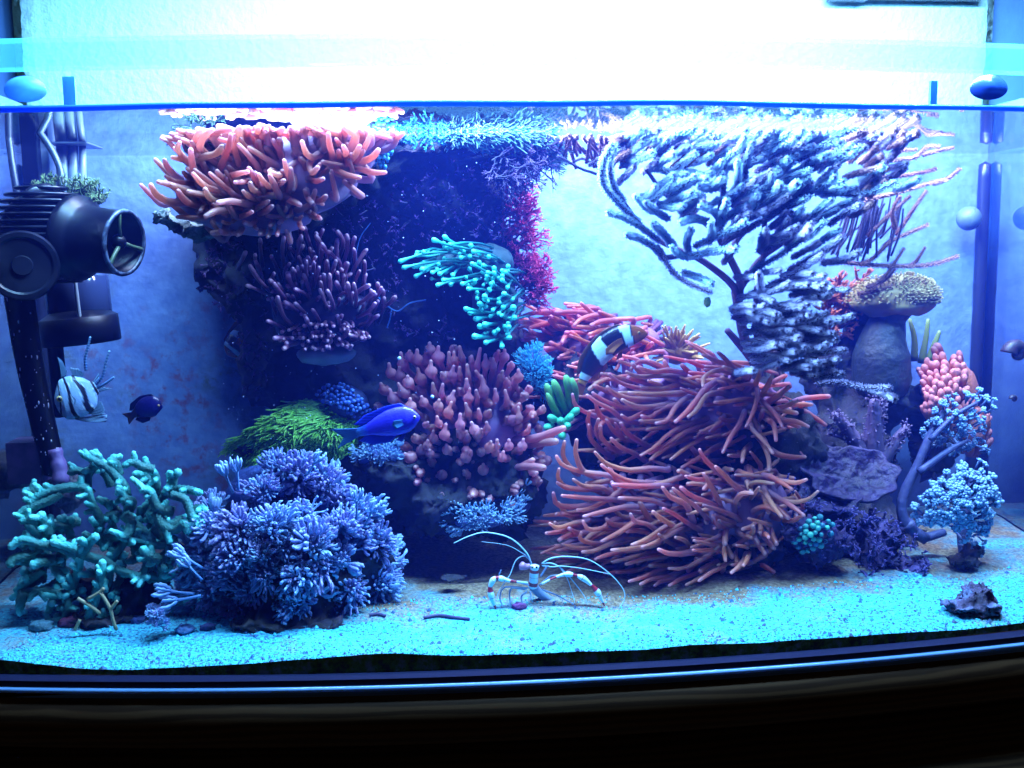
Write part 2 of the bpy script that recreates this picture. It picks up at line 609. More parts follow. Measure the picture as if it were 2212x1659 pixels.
# ------------------------------------------------------------------ water: body with mirrored underside and a blue veil
def water_mat():
    m = bpy.data.materials.new('tank_water')
    m.use_nodes = True
    nt = m.node_tree
    nt.nodes.remove(nt.nodes['Principled BSDF'])
    out = nt.nodes['Material Output']
    geo = nt.nodes.new('ShaderNodeNewGeometry')
    sep = nt.nodes.new('ShaderNodeSeparateXYZ')
    lnk(nt, geo.outputs['Position'], sep.inputs[0])
    gt = nt.nodes.new('ShaderNodeMath')
    gt.operation = 'GREATER_THAN'
    lnk(nt, sep.outputs['Z'], gt.inputs[0])
    gt.inputs[1].default_value = WATER - 0.004
    tc = nt.nodes.new('ShaderNodeTexCoord')
    nz = nt.nodes.new('ShaderNodeTexNoise')
    nz.inputs['Scale'].default_value = 14
    nz.inputs['Detail'].default_value = 2
    lnk(nt, tc.outputs['Object'], nz.inputs['Vector'])
    bp = nt.nodes.new('ShaderNodeBump')
    bp.inputs['Strength'].default_value = 0.035
    bp.inputs['Distance'].default_value = 0.01
    lnk(nt, nz.outputs['Fac'], bp.inputs['Height'])
    lw = nt.nodes.new('ShaderNodeLayerWeight')
    lw.inputs[0].default_value = 0.5
    mr = nt.nodes.new('ShaderNodeMapRange')
    mr.interpolation_type = 'SMOOTHSTEP'
    lnk(nt, lw.outputs['Facing'], mr.inputs['Value'])
    mr.inputs['From Min'].default_value = 0.68
    mr.inputs['From Max'].default_value = 0.82
    mr.inputs['To Min'].default_value = 0.02
    mr.inputs['To Max'].default_value = 0.97
    mu = nt.nodes.new('ShaderNodeMath')
    mu.operation = 'MULTIPLY'
    lnk(nt, gt.outputs[0], mu.inputs[0])
    lnk(nt, mr.outputs[0], mu.inputs[1])
    t = nt.nodes.new('ShaderNodeBsdfTransparent')
    g = nt.nodes.new('ShaderNodeBsdfGlossy')
    g.inputs['Roughness'].default_value = 0.01
    lnk(nt, bp.outputs[0], g.inputs['Normal'])
    mx = nt.nodes.new('ShaderNodeMixShader')
    lnk(nt, mu.outputs[0], mx.inputs[0])
    lnk(nt, t.outputs[0], mx.inputs[1])
    lnk(nt, g.outputs[0], mx.inputs[2])
    lnk(nt, mx.outputs[0], out.inputs['Surface'])
    v = nt.nodes.new('ShaderNodeVolumePrincipled')
    v.inputs['Color'].default_value = (0.05, 0.11, 1.0, 1)
    v.inputs['Density'].default_value = 0.30
    v.inputs['Anisotropy'].default_value = 0.2
    lnk(nt, v.outputs[0], out.inputs['Volume'])
    return m
def water():
    n = 60
    V, F = [], []
    xs = np.linspace(-HALF + 0.004, HALF - 0.004, n + 1)
    for x in xs:
        y0, y1 = front(x) + 0.0075, BACK - 0.001
        V += [(x, y0, 0.0005), (x, y1, 0.0005), (x, y1, WATER), (x, y0, WATER)]
    for i in range(n):
        a, b = 4 * i, 4 * i + 4
        for j in range(4):
            F.append((a + j, a + (j + 1) % 4, b + (j + 1) % 4, b + j))
    F += [(3, 2, 1, 0), (4 * n, 4 * n + 1, 4 * n + 2, 4 * n + 3)]
    m = MB().add(V, F)
    o = m.build('water', water_mat(), smooth=False, kind='structure')
    e = MB()
    P, R = [], []
    for i in range(121):
        x = -HALF + 0.006 + (2 * HALF - 0.012) * i / 120
        P.append((x, front(x) + 0.0082, WATER + 0.0010 + 0.0022 * noise.noise(Vector((x * 7, 0, 3)))))
        R.append(0.0022 + 0.0013 * noise.noise(Vector((x * 6, 4, 3))))
    e.tube(P, R, 8)
    e.build('waterline', mat('waterline_meniscus', (0.06, 0.22, 0.85), 0.25, translucent=0.5), o)
water()

# ------------------------------------------------------------------ sand
def sand_z(x, y):
    d = y - front(x)
    z = 0.0088 + (0.0015 + 0.0040 * min(1, d / .05)) * noise.fractal(Vector((x * 9, y * 11, 2.0)), 1, 2, 5)
    z += 0.008 * max(0, min(1, d / 0.25))
    e = math.exp(-(d / 0.03) ** 2)
    # dips where the coral rocks were set near the glass
    z -= 0.006 * math.exp(-((x + 0.33) / 0.07) ** 2) * e
    z += 0.004 * math.exp(-((x + 0.15) / 0.05) ** 2) * e
    z -= 0.005 * max(0, min(1, (x - 0.05) / 0.3)) * e
    return max(z, 0.0025)
def sand_mat():
    m = bpy.data.materials.new('aragonite_sand')
    m.use_nodes = True
    nt = m.node_tree
    b = nt.nodes['Principled BSDF']
    b.inputs['Roughness'].default_value = 0.8
    tc = nt.nodes.new('ShaderNodeTexCoord')
    def nz(scale, detail, rough=.6, loc=(0, 0, 0)):
        mp = nt.nodes.new('ShaderNodeMapping')
        mp.inputs['Location'].default_value = loc
        lnk(nt, tc.outputs['Object'], mp.inputs[0])
        q = nt.nodes.new('ShaderNodeTexNoise')
        q.inputs['Scale'].default_value = scale
        q.inputs['Detail'].default_value = detail
        q.inputs['Roughness'].default_value = rough
        lnk(nt, mp.outputs[0], q.inputs['Vector'])
        return q.outputs['Fac']
    grain = ramp(nt, [(0.36, (0.025, 0.08, 0.20)), (0.48, (0.04, 0.34, 0.48)), (0.7, (0.08, 0.58, 0.70))], nz(420, 3)).outputs[0]
    # brown painted in for the shade under and behind the corals, ragged outline
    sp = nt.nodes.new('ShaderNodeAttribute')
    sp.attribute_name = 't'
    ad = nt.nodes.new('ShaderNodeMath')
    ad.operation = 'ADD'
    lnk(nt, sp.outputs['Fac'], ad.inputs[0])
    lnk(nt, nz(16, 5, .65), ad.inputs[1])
    shade_mask = ramp(nt, [(0.52, (0, 0, 0)), (0.78, (1, 1, 1))], ad.outputs[0]).outputs[0]
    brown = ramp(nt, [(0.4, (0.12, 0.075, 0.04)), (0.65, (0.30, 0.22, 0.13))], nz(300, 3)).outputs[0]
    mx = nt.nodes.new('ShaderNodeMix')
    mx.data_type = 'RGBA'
    lnk(nt, shade_mask, mx.inputs[0])
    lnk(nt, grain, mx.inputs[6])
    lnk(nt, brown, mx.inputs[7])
    # green algae where the sand lies against the front glass
    geo = nt.nodes.new('ShaderNodeNewGeometry')
    sx = nt.nodes.new('ShaderNodeSeparateXYZ')
    lnk(nt, geo.outputs['True Normal'], sx.inputs[0])
    lt = nt.nodes.new('ShaderNodeMath')
    lt.operation = 'LESS_THAN'
    lnk(nt, sx.outputs['Y'], lt.inputs[0])
    lt.inputs[1].default_value = -0.7
    green = ramp(nt, [(0.38, (0.02, 0.04, 0.05)), (0.5, (0.06, 0.20, 0.03)), (0.62, (0.14, 0.26, 0.30))], nz(90, 6, .7)).outputs[0]
    m2 = nt.nodes.new('ShaderNodeMix')
    m2.data_type = 'RGBA'
    lnk(nt, lt.outputs[0], m2.inputs[0])
    lnk(nt, mx.outputs[2], m2.inputs[6])
    lnk(nt, green, m2.inputs[7])
    lnk(nt, m2.outputs[2], b.inputs['Base Color'])
    bp = nt.nodes.new('ShaderNodeBump')
    bp.inputs['Strength'].default_value = 0.9
    bp.inputs['Distance'].default_value = 0.0015
    lnk(nt, nz(420, 3), bp.inputs['Height'])
    lnk(nt, bp.outputs[0], b.inputs['Normal'])
    return m
def sand():
    nx, ny = 220, 90
    V, F, T = [], [], []
    for j in range(ny + 1):
        for i in range(nx + 1):
            x = -HALF + 0.0045 + (2 * HALF - 0.009) * i / nx
            y0, y1 = front(x) + 0.0078, BACK - 0.0015
            y = y0 + (y1 - y0) * (j / ny) ** 1.4
            V.append((x, y, sand_z(x, y)))
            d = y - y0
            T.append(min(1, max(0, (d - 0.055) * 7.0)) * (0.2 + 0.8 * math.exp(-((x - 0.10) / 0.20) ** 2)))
    o = len(V)
    for i in range(nx + 1):
        x = V[i][0]
        V.append((x, V[i][1], -0.0005))
        T.append(0)
    for j in range(ny):
        for i in range(nx):
            a = j * (nx + 1) + i
            F.append((a, a + 1, a + nx + 2, a + nx + 1))
    for i in range(nx):
        F.append((o + i, o + i + 1, i + 1, i))
    m = MB().add(V, F, T)
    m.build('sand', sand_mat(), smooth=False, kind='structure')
    # loose coarse grains on top, near enough to be seen
    rnd = random.Random(4)
    g = MB()
    for q in range(9000):
        x = rnd.uniform(-0.43, 0.44)
        d = 0.008 + rnd.random() ** 1.7 * 0.11
        y = front(x) + d
        r = rnd.uniform(0.0004, 0.0010) if rnd.random() < .95 else rnd.uniform(.0012, .0022)
        z = sand_z(x, y) + r * 0.2
        a = rnd.uniform(0, PI)
        e = [(r * rnd.uniform(.7, 1.4) * math.cos(a + k * PI / 2 + rnd.uniform(-.3, .3)), r * math.sin(a + k * PI / 2)) for k in range(4)]
        V = [(x + e[k][0], y + e[k][1], z) for k in range(4)] + [(x, y, z + r), (x, y, z - r)]
        t = rnd.random()
        g.add(V, [(0, 1, 4), (1, 2, 4), (2, 3, 4), (3, 0, 4), (1, 0, 5), (2, 1, 5), (3, 2, 5), (0, 3, 5)], [t] * 6)
    g.build('sand_grains', mat('sand_grain', rough=0.7, stops=[(0.0, (0.04, 0.08, 0.16)), (0.28, (0.02, 0.12, 0.30)), (0.32, (0.03, 0.46, 0.60)), (1.0, (0.10, 0.68, 0.78))]), smooth=False, kind='stuff', label='loose coarse sand grains lying on the tank floor')
sand()
# ------------------------------------------------------------------ living rock
def rock_mat(name, a, b, c, scale=28):
    m = bpy.data.materials.new(name)
    m.use_nodes = True
    nt = m.node_tree
    p = nt.nodes['Principled BSDF']
    p.inputs['Roughness'].default_value = 0.75
    tc = nt.nodes.new('ShaderNodeTexCoord')
    n1 = nt.nodes.new('ShaderNodeTexNoise')
    n1.inputs['Scale'].default_value = scale
    n1.inputs['Detail'].default_value = 8
    n1.inputs['Roughness'].default_value = 0.7
    lnk(nt, tc.outputs['Object'], n1.inputs['Vector'])
    r = ramp(nt, [(0.30, a), (0.5, b), (0.66, c)], n1.outputs['Fac'])
    # pale specks of tube worms and bits of shell
    vo = nt.nodes.new('ShaderNodeTexVoronoi')
    vo.inputs['Scale'].default_value = 170
    lnk(nt, tc.outputs['Object'], vo.inputs['Vector'])
    r2 = ramp(nt, [(0.05, (1, 1, 1)), (0.12, (0, 0, 0))], vo.outputs['Distance'])
    wn = nt.nodes.new('ShaderNodeTexNoise')
    wn.inputs['Scale'].default_value = 60
    lnk(nt, tc.outputs['Object'], wn.inputs['Vector'])
    r3 = ramp(nt, [(0.56, (0, 0, 0)), (0.6, (1, 1, 1))], wn.outputs['Fac'])
    mu = nt.nodes.new('ShaderNodeMath')
    mu.operation = 'MULTIPLY'
    lnk(nt, r2.outputs[0], mu.inputs[0])
    lnk(nt, r3.outputs[0], mu.inputs[1])
    mx = nt.nodes.new('ShaderNodeMix')
    mx.data_type = 'RGBA'
    lnk(nt, mu.outputs[0], mx.inputs[0])
    lnk(nt, r.outputs[0], mx.inputs[6])
    mx.inputs[7].default_value = (0.22, 0.2, 0.3, 1)
    lnk(nt, mx.outputs[2], p.inputs['Base Color'])
    bp = nt.nodes.new('ShaderNodeBump')
    bp.inputs['Strength'].default_value = 1.0
    bp.inputs['Distance'].default_value = 0.004
    lnk(nt, n1.outputs['Fac'], bp.inputs['Height'])
    lnk(nt, bp.outputs[0], p.inputs['Normal'])
    return m
M['rock'] = rock_mat('dark_live_rock', (0.004, 0.004, 0.008), (0.009, 0.008, 0.018), (0.026, 0.014, 0.036))
M['purplerock'] = rock_mat('coralline_rock', (0.015, 0.012, 0.04), (0.05, 0.028, 0.12), (0.14, 0.09, 0.30), 45)
M['greyrock'] = rock_mat('grey_green_rock', (0.04, 0.05, 0.06), (0.12, 0.16, 0.17), (0.30, 0.34, 0.36), 60)

def rock(name, label, blobs, material, voxel=0.006, rough=0.012, tex=0.03, category='rock'):
    """one rock grown together from several lumps: (x, y, rx, ry) in the photograph, depth Y, half thickness"""
    m = MB()
    for i, (x, y, rx, ry, Y, ryd) in enumerate(blobs):
        k = px(Y)
        m.blob(at(x, y, Y), (rx * k, ryd, ry * k), 3, 0.22, 2.0, i + len(name))
    c = at(blobs[0][0], blobs[0][1], blobs[0][4])
    o = m.build(name, material, loc=(c.x, c.y, 0.005), label=label, category=category)
    md = o.modifiers.new('remesh', 'REMESH')
    md.mode = 'VOXEL'
    md.voxel_size = voxel
    md.use_smooth_shade = True
    for sz, st in ((tex, rough * 2.2), (tex * 0.35, rough * 1.0)):
        tx = bpy.data.textures.new(name + '_relief', 'CLOUDS')
        tx.noise_scale = sz
        tx.noise_depth = 4
        tx.noise_type = 'HARD_NOISE'
        dm = o.modifiers.new('relief', 'DISPLACE')
        dm.texture = tx
        dm.texture_coords = 'GLOBAL'
        dm.strength = st
        dm.mid_level = 0.5
    return o

rock('live_rock', 'tall dark rock pillar spreading out under the water surface', [
    (880, 330, 300, 90, 0.265, 0.075), (700, 300, 330, 75, 0.27, 0.07), (1080, 300, 110, 60, 0.26, 0.06), (520, 460, 110, 80, 0.27, 0.06),
    (800, 480, 280, 130, 0.27, 0.07), (980, 470, 130, 150, 0.265, 0.065), (1060, 580, 70, 110, 0.265, 0.05), (620, 600, 170, 110, 0.28, 0.06),
    (460, 560, 45, 90, 0.285, 0.04), (470, 625, 50, 25, 0.285, 0.03), (800, 660, 260, 150, 0.285, 0.06), (620, 760, 110, 120, 0.285, 0.06), (560, 730, 50, 70, 0.285, 0.04),
    (570, 830, 58, 60, 0.285, 0.04), (760, 850, 180, 170, 0.285, 0.06), (930, 850, 180, 260, 0.29, 0.055), (1080, 800, 90, 180, 0.29, 0.05), (900, 1050, 200, 110, 0.27, 0.07), (600, 430, 170, 70, 0.18, 0.045), (720, 370, 130, 75, 0.18, 0.045), (900, 325, 230, 55, 0.215, 0.05), (1080, 305, 100, 40, 0.215, 0.04), (900, 420, 180, 90, 0.24, 0.05)], M['rock'])
rock('rock_knob', 'small grey-green rock knob beneath the upper left anemone', [(352, 468, 30, 26, 0.135, 0.014), (395, 490, 40, 26, 0.145, 0.016), (440, 500, 50, 28, 0.16, 0.025)], M['greyrock'], 0.003, 0.006, 0.012)
rock('base_rock', 'dark base rock beneath the bulb-tipped anemone', [(960, 1080, 150, 90, 0.20, 0.05), (850, 1010, 90, 60, 0.20, 0.045), (1090, 1050, 100, 130, 0.21, 0.05), (1000, 980, 150, 110, 0.22, 0.05)], M['rock'], 0.005, 0.010, 0.02)
rock('base_rock', 'dark rock carrying the two large orange anemones', [(1500, 1120, 200, 110, 0.215, 0.05), (1560, 1180, 140, 90, 0.20, 0.05), (1660, 980, 130, 170, 0.24, 0.05), (1400, 930, 180, 130, 0.26, 0.05), (1620, 900, 120, 120, 0.26, 0.05), (1240, 850, 110, 110, 0.27, 0.05)], M['rock'], 0.006, 0.010, 0.02)
rock('base_rock', 'dark cave rock in the shade beneath the mushroom leather coral', [(1830, 1000, 120, 140, 0.285, 0.05), (1880, 1150, 120, 90, 0.25, 0.05), (1790, 820, 70, 90, 0.31, 0.03), (1760, 1130, 100, 80, 0.22, 0.05), (1900, 860, 110, 70, 0.30, 0.04), (1860, 700, 60, 70, 0.32, 0.025), (2010, 930, 60, 120, 0.29, 0.04)], M['rock'], 0.006, 0.012, 0.02)
rock('coralline_rock', 'lilac knobbly rock on the sand below the purple plate coral', [(1935, 1235, 45, 50, 0.165, 0.03), (1985, 1215, 30, 25, 0.155, 0.015), (1880, 1200, 50, 60, 0.175, 0.03), (1860, 1260, 40, 40, 0.16, 0.02), (1960, 1270, 25, 22, 0.15, 0.012), (1900, 1150, 60, 40, 0.18, 0.03)], M['purplerock'], 0.0035, 0.012, 0.013)
rock('zoanthid_rock', 'small dark rock dotted with turquoise polyps beside the lower orange anemone', [(1745, 1150, 62, 45, 0.15, 0.025), (1800, 1170, 50, 40, 0.16, 0.025), (1760, 1200, 50, 30, 0.16, 0.02)], M['purplerock'], 0.003, 0.007, 0.012)
rock('coral_rock', 'small blue and lilac crusted stone on the open sand at the corner', [(2110, 1280, 48, 28, 0.055, 0.014), (2068, 1308, 42, 24, 0.050, 0.013), (2126, 1312, 48, 34, 0.048, 0.014)], rock_mat('crusted_stone', (0.02, 0.02, 0.03), (0.07, 0.05, 0.13), (0.16, 0.24, 0.48), 70), 0.0025, 0.006, 0.01)
rock('base_stone', 'dark stone foot of the tall blue soft coral near the corner', [(2080, 1212, 45, 22, 0.155, 0.015), (2100, 1190, 30, 30, 0.16, 0.012)], M['rock'], 0.003, 0.006, 0.012)
rock('base_rock', 'low dark rock beneath the big blue feathery coral', [(640, 1260, 180, 100, 0.125, 0.035), (580, 1345, 90, 36, 0.085, 0.02), (690, 1350, 70, 30, 0.085, 0.02), (770, 1200, 90, 70, 0.13, 0.03), (600, 1120, 120, 100, 0.15, 0.03)], M['rock'], 0.005, 0.009, 0.015)
rock('base_rock', 'low dark rubble rock beneath the green branching coral', [(230, 1335, 90, 16, 0.115, 0.02), (300, 1285, 70, 55, 0.14, 0.025), (190, 1270, 60, 45, 0.15, 0.02)], M['rock'], 0.004, 0.008, 0.014)
rock('stone', 'flat dark stone lying on the shaded sand behind the shrimp', [(975, 1248, 34, 9, 0.135, 0.012)], M['rock'], 0.0025, 0.003, 0.01)
rock('rubble_rock', 'low grey rubble rock behind the black pump stand', [(60, 1010, 90, 60, 0.30, 0.03), (150, 1060, 60, 50, 0.29, 0.03)], M['greyrock'], 0.005, 0.010, 0.02)

# ------------------------------------------------------------------ anemones
def tentacle(parent, pts, r0, r1, material, bulb=None, n=8, k=13, name='tentacle'):
    """pts from the body to the tip; thin to the tip, which is rounded; bulb = (position, swelling, width)"""
    P = crom(pts, k)
    for q in P:
        if q.z > WATER - 0.012:
            q.z = WATER - 0.012 + 0.007 * (1 - math.exp(-(q.z - WATER + 0.012) / 0.02))
    R, tv = [], []
    for i in range(k):
        u = i / (k - 1)
        r = r0 + (r1 - r0) * u ** 0.9
        if bulb:
            r = r * (1 + bulb[1] * math.exp(-((u - bulb[0]) / bulb[2]) ** 2))
        w1 = 1 + 0.13 * noise.noise(P[i] * 70 + Vector((r0 * 9e3, 0, 0))) + 0.10 * math.exp(-((u - 0.80) / 0.10) ** 2)
        R.append(r * w1)
        tv.append(u * 0.97)
    # rounded end
    d = (P[-1] - P[-2]).normalized()
    P.append(P[-1] + d * R[-1] * 0.55)
    R.append(R[-1] * 0.80)
    P.append(P[-1] + d * R[-2] * 0.30)
    R.append(R[-2] * 0.45)
    tv += [1.0, 1.0]
    return MB().tube(P, R, n, tv=tv).build(name, material, parent)

def anemone_mats(nm, base, mid, tip, tr=0.48):
    ten = mat(nm + '_tentacle', rough=0.30, stops=[(0.0, base), (0.30, tuple(0.7 * a + 0.3 * b for a, b in zip(base, mid))), (0.62, mid), (0.88, mid), (0.99, tip)], translucent=tr, nscale=90, namp=0.16, spec=0.45, vary=1.0)
    body = mat(nm + '_body', base, 0.5, mottling=(40, tuple(c * 0.45 for c in base), 0.7), bump=0.3, bscale=90, translucent=0.1)
    return ten, body
def mound(parent, name, specs, material, sub=4, amp=0.10):
    m = MB()
    for i, (x, y, rx, ry, Y, d) in enumerate(specs):
        k = px(Y)
        m.blob(at(x, y, Y), (rx * k, d, ry * k), sub, amp, 1.8, i + 3)
    return m.build(name, material, parent)

def traced(parent, reg, lines, r0, r1, Yt, Yb, material, seed, bulb=None, jit=0.012):
    """tentacles whose run was followed in the photograph, tip first; depth from Yt (tip) to Yb (body)"""
    rnd = random.Random(seed)
    for L in lines:
        pts = Z(reg, L)
        dy = rnd.uniform(-jit, jit)
        n = len(pts)
        P3 = []
        for i, (x, y) in enumerate(pts):
            u = i / max(1, n - 1)
            Y = Yt + dy + (Yb - Yt - dy * 0.3) * u ** 1.2 + rnd.uniform(-0.003, 0.003)
            P3.append(at(x, y, Y))
        P3.reverse()
        # carry the root on into the body
        if n > 1:
            d = (P3[0] - P3[1])
            P3.insert(0, P3[0] + d.normalized() * 0.008 + Vector((0, 0.014, 0)))
        kk = px(Yt) * rnd.uniform(0.88, 1.12)
        tentacle(parent, P3, r0 * kk, r1 * kk, material, bulb)

def filled(parent, n, poly, Yt, Yb, flow, length, r0, r1, material, seed, centre, bulb=None, spread=0.5):
    """further tentacles scattered over the outline poly, leaning with the current and away from the centre"""
    rnd = random.Random(seed)
    xs = [p[0] for p in poly]
    ys = [p[1] for p in poly]
    made = 0
    while made < n:
        x, y = rnd.uniform(min(xs), max(xs)), rnd.uniform(min(ys), max(ys))
        ins = False
        for i in range(len(poly)):
            (x1, y1), (x2, y2) = poly[i], poly[i - 1]
            if (y1 > y) != (y2 > y) and x < (x2 - x1) * (y - y1) / (y2 - y1) + x1:
                ins = not ins
        if not ins:
            continue
        made += 1
        dx, dy = x - centre[0], y - centre[1]
        l = math.hypot(dx, dy) or 1
        vx = dx / l * (1 - spread) + flow[0] * spread + rnd.uniform(-.35, .35)
        vy = dy / l * (1 - spread) + flow[1] * spread + rnd.uniform(-.35, .35)
        q = math.hypot(vx, vy) or 1
        L = length * rnd.uniform(0.7, 1.25)
        vx, vy = vx / q * L, vy / q * L
        bx, by = -vy * rnd.uniform(-.22, .22), vx * rnd.uniform(-.22, .22)
        Y1 = Yt + rnd.uniform(0, 0.022)
        P3 = [at(x - vx, y - vy, Yb + 0.012), at(x - vx * .55 + bx, y - vy * .55 + by, Yb - 0.008), at(x - vx * .2 + bx, y - vy * .2 + by, (Y1 + Yb) / 2 - 0.006), at(x, y - rnd.uniform(0, .12) * L, Y1)]
        k = px(Yt) * rnd.uniform(.85, 1.1)
        tentacle(parent, P3, r0 * k, r1 * k, material, bulb, k=11)

def cover(parent, specs, n, flow, L, r0, r1, material, seed, bulb=None, lift=0.7, down=-0.35, curl=0.35):
    """tentacles standing over the lumps of the body, each leaning with the current"""
    rnd = random.Random(seed)
    tot = sum(s_[2] * s_[3] for s_ in specs)
    for (x, y, rx, ry, Y, d) in specs:
        k = px(Y)
        c = at(x, y, Y)
        made = 0
        want = round(n * rx * ry / tot)
        while made < want:
            v = Vector((rnd.gauss(0, 1), rnd.gauss(0, 1), rnd.gauss(0, 1))).normalized()
            if v.y > 0.25 or v.z < down:
                continue
            made += 1
            b = c + Vector((v.x * rx * k, v.y * d, v.z * ry * k))
            nn = Vector((v.x / rx, v.y / (d / k), v.z / ry)).normalized()
            f = Vector((flow[0], flow[1], flow[2])) + Vector((rnd.uniform(-.4, .4), rnd.uniform(-.25, .25), rnd.uniform(-.4, .4)))
            f.normalize()
            l = L * k * rnd.uniform(.7, 1.25)
            w_ = Vector((rnd.uniform(-1, 1), rnd.uniform(-.4, .4), rnd.uniform(-1, 1))) * curl * l * .4
            p1 = b + nn * l * .35
            p2 = p1 + (nn * lift * .5 + f).normalized() * l * .4 + w_ * .5
            p3 = p2 + (f + nn * .2 + w_ / l).normalized() * l * .4
            q = rnd.uniform(.85, 1.12) * k
            tentacle(parent, [b - nn * .006, p1, p2, p3], r0 * q, r1 * q, material, bulb, k=11, n=7)

RC = (1250, 750, 900)
RD = (1350, 1050, 800)
RE = (850, 750, 700)
RG = (350, 250, 700)
RH = (500, 550, 700)
RJ = (850, 250, 700)
RK = (1350, 250, 700)
RL = (1892, 250, 700)
RN = (1892, 750, 700)
RO = (0, 1100, 700)

ROSE = anemone_mats('rose_anemone', (0.40, 0.20, 0.42), (0.88, 0.27, 0.19), (0.97, 0.42, 0.44))
PINK = anemone_mats('pink_anemone', (0.42, 0.24, 0.54), (0.88, 0.30, 0.34), (0.98, 0.46, 0.48))
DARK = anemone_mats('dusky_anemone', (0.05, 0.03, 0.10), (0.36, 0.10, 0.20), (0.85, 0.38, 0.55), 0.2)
TOPL = anemone_mats('top_anemone', (0.46, 0.26, 0.48), (0.86, 0.32, 0.27), (0.97, 0.46, 0.48))
BACKR = anemone_mats('back_anemone', (0.26, 0.12, 0.26), (0.75, 0.17, 0.10), (0.95, 0.32, 0.38))

# upper large orange anemone
up = thing('sea_anemone', 'upper of the two large orange anemones below the blue gorgonian', 'anemone', at(1560, 960, 0.215))
UPB = [(1560, 890, 140, 85, 0.235, 0.030), (1420, 880, 180, 85, 0.245, 0.030), (1640, 940, 75, 75, 0.24, 0.025), (1480, 955, 150, 55, 0.245, 0.025)]
mound(up, 'body', UPB, ROSE[1])
cover(up, UPB, 150, (-1, -.2, -.05), 88, 7.2, 3.0, ROSE[0], 111)
cover(up, [(1640, 920, 80, 90, .235, .025)], 26, (.6, -.4, -.4), 62, 7.5, 5, ROSE[0], 112, down=-.8)
filled(up, 26, [(1230, 860), (1330, 790), (1500, 780), (1620, 830), (1690, 940), (1620, 1000), (1440, 1010), (1300, 980)], 0.185, 0.225, (-1, -0.05), 110, 7.5, 5, ROSE[0], 11, (1620, 900))
filled(up, 22, [(1650, 830), (1700, 810), (1745, 880), (1745, 990), (1690, 1010), (1660, 920)], 0.205, 0.225, (0.7, -0.3), 50, 6.5, 4.5, ROSE[0], 12, (1600, 920))
traced(up, RC, [
    [(715, 485), (790, 540), (900, 570), (1040, 580), (1180, 565)], [(895, 440), (990, 470), (1080, 460), (1180, 480)], [(825, 470), (900, 500), (1060, 495), (1160, 500)],
    [(920, 570), (1050, 575), (1150, 550), (1280, 545)], [(840, 600), (960, 610), (1130, 605), (1240, 600)], [(705, 565), (760, 610), (860, 640), (960, 640), (1060, 640)],
    [(615, 600), (690, 650), (800, 690), (930, 700), (1020, 700)], [(580, 615), (640, 660), (720, 700), (800, 760), (900, 790)], [(490, 610), (510, 680), (590, 730), (690, 760)],
    [(630, 655), (660, 740), (740, 780), (830, 800)], [(800, 645), (880, 685), (980, 690), (1100, 670)], [(795, 740), (840, 765), (920, 730), (1020, 700), (1100, 690)],
    [(920, 745), (970, 755), (1030, 710), (1120, 680), (1200, 670)], [(1010, 790), (1080, 770), (1130, 690), (1200, 630), (1280, 610)], [(1130, 780), (1190, 730), (1250, 660), (1330, 560), (1430, 510)],
    [(1210, 750), (1260, 710), (1320, 620), (1390, 600), (1450, 610)], [(1375, 660), (1450, 655), (1560, 640), (1640, 650)], [(910, 775), (980, 780), (1080, 770), (1180, 740)],
    [(590, 800), (600, 880), (650, 940), (730, 1000)], [(665, 810), (670, 880), (730, 940), (800, 970)], [(700, 770), (740, 830), (800, 880), (880, 900)], [(755, 790), (790, 860), (830, 910)],
    [(790, 790), (830, 850), (900, 900), (990, 950)], [(730, 885), (790, 940), (880, 980), (970, 1040)], [(650, 765), (635, 840), (670, 900)], [(597, 715), (585, 780), (610, 860)],
    [(915, 990), (1000, 940), (1100, 850), (1230, 790), (1330, 760)], [(970, 975), (1060, 930), (1180, 850), (1300, 800), (1400, 780)], [(975, 1015), (1060, 950), (1160, 900), (1260, 850)],
    [(1100, 1015), (1200, 940), (1300, 880), (1400, 790)], [(1170, 1065), (1270, 1010), (1380, 940), (1470, 900)], [(1425, 970), (1470, 880), (1540, 770), (1560, 700)],
    [(1570, 810), (1610, 730), (1640, 620), (1630, 560)], [(1795, 810), (1750, 730), (1700, 680), (1650, 640)], [(1755, 895), (1745, 810), (1710, 770), (1660, 740)], [(1955, 810), (1880, 780), (1790, 770), (1700, 750)],
    [(1735, 975), (1680, 900), (1610, 830), (1580, 760)], [(1710, 1085), (1710, 1010), (1670, 910), (1620, 850)], [(1935, 1000), (1850, 1000), (1760, 980), (1690, 930)], [(1460, 990), (1530, 990), (1600, 960)],
    [(1545, 1030), (1560, 960), (1600, 920)], [(1300, 560), (1310, 500), (1400, 460), (1500, 480)], [(1300, 365), (1380, 400), (1470, 430), (1530, 480)], [(1395, 350), (1440, 390), (1480, 440), (1520, 500)],
    [(1430, 440), (1500, 470), (1570, 500)], [(1660, 460), (1640, 520), (1610, 570)], [(1735, 490), (1700, 560), (1660, 620)], [(1835, 560), (1780, 610), (1710, 650)], [(1890, 650), (1820, 680), (1740, 700)]],
    9.4, 3.9, 0.160, 0.212, ROSE[0], 5)

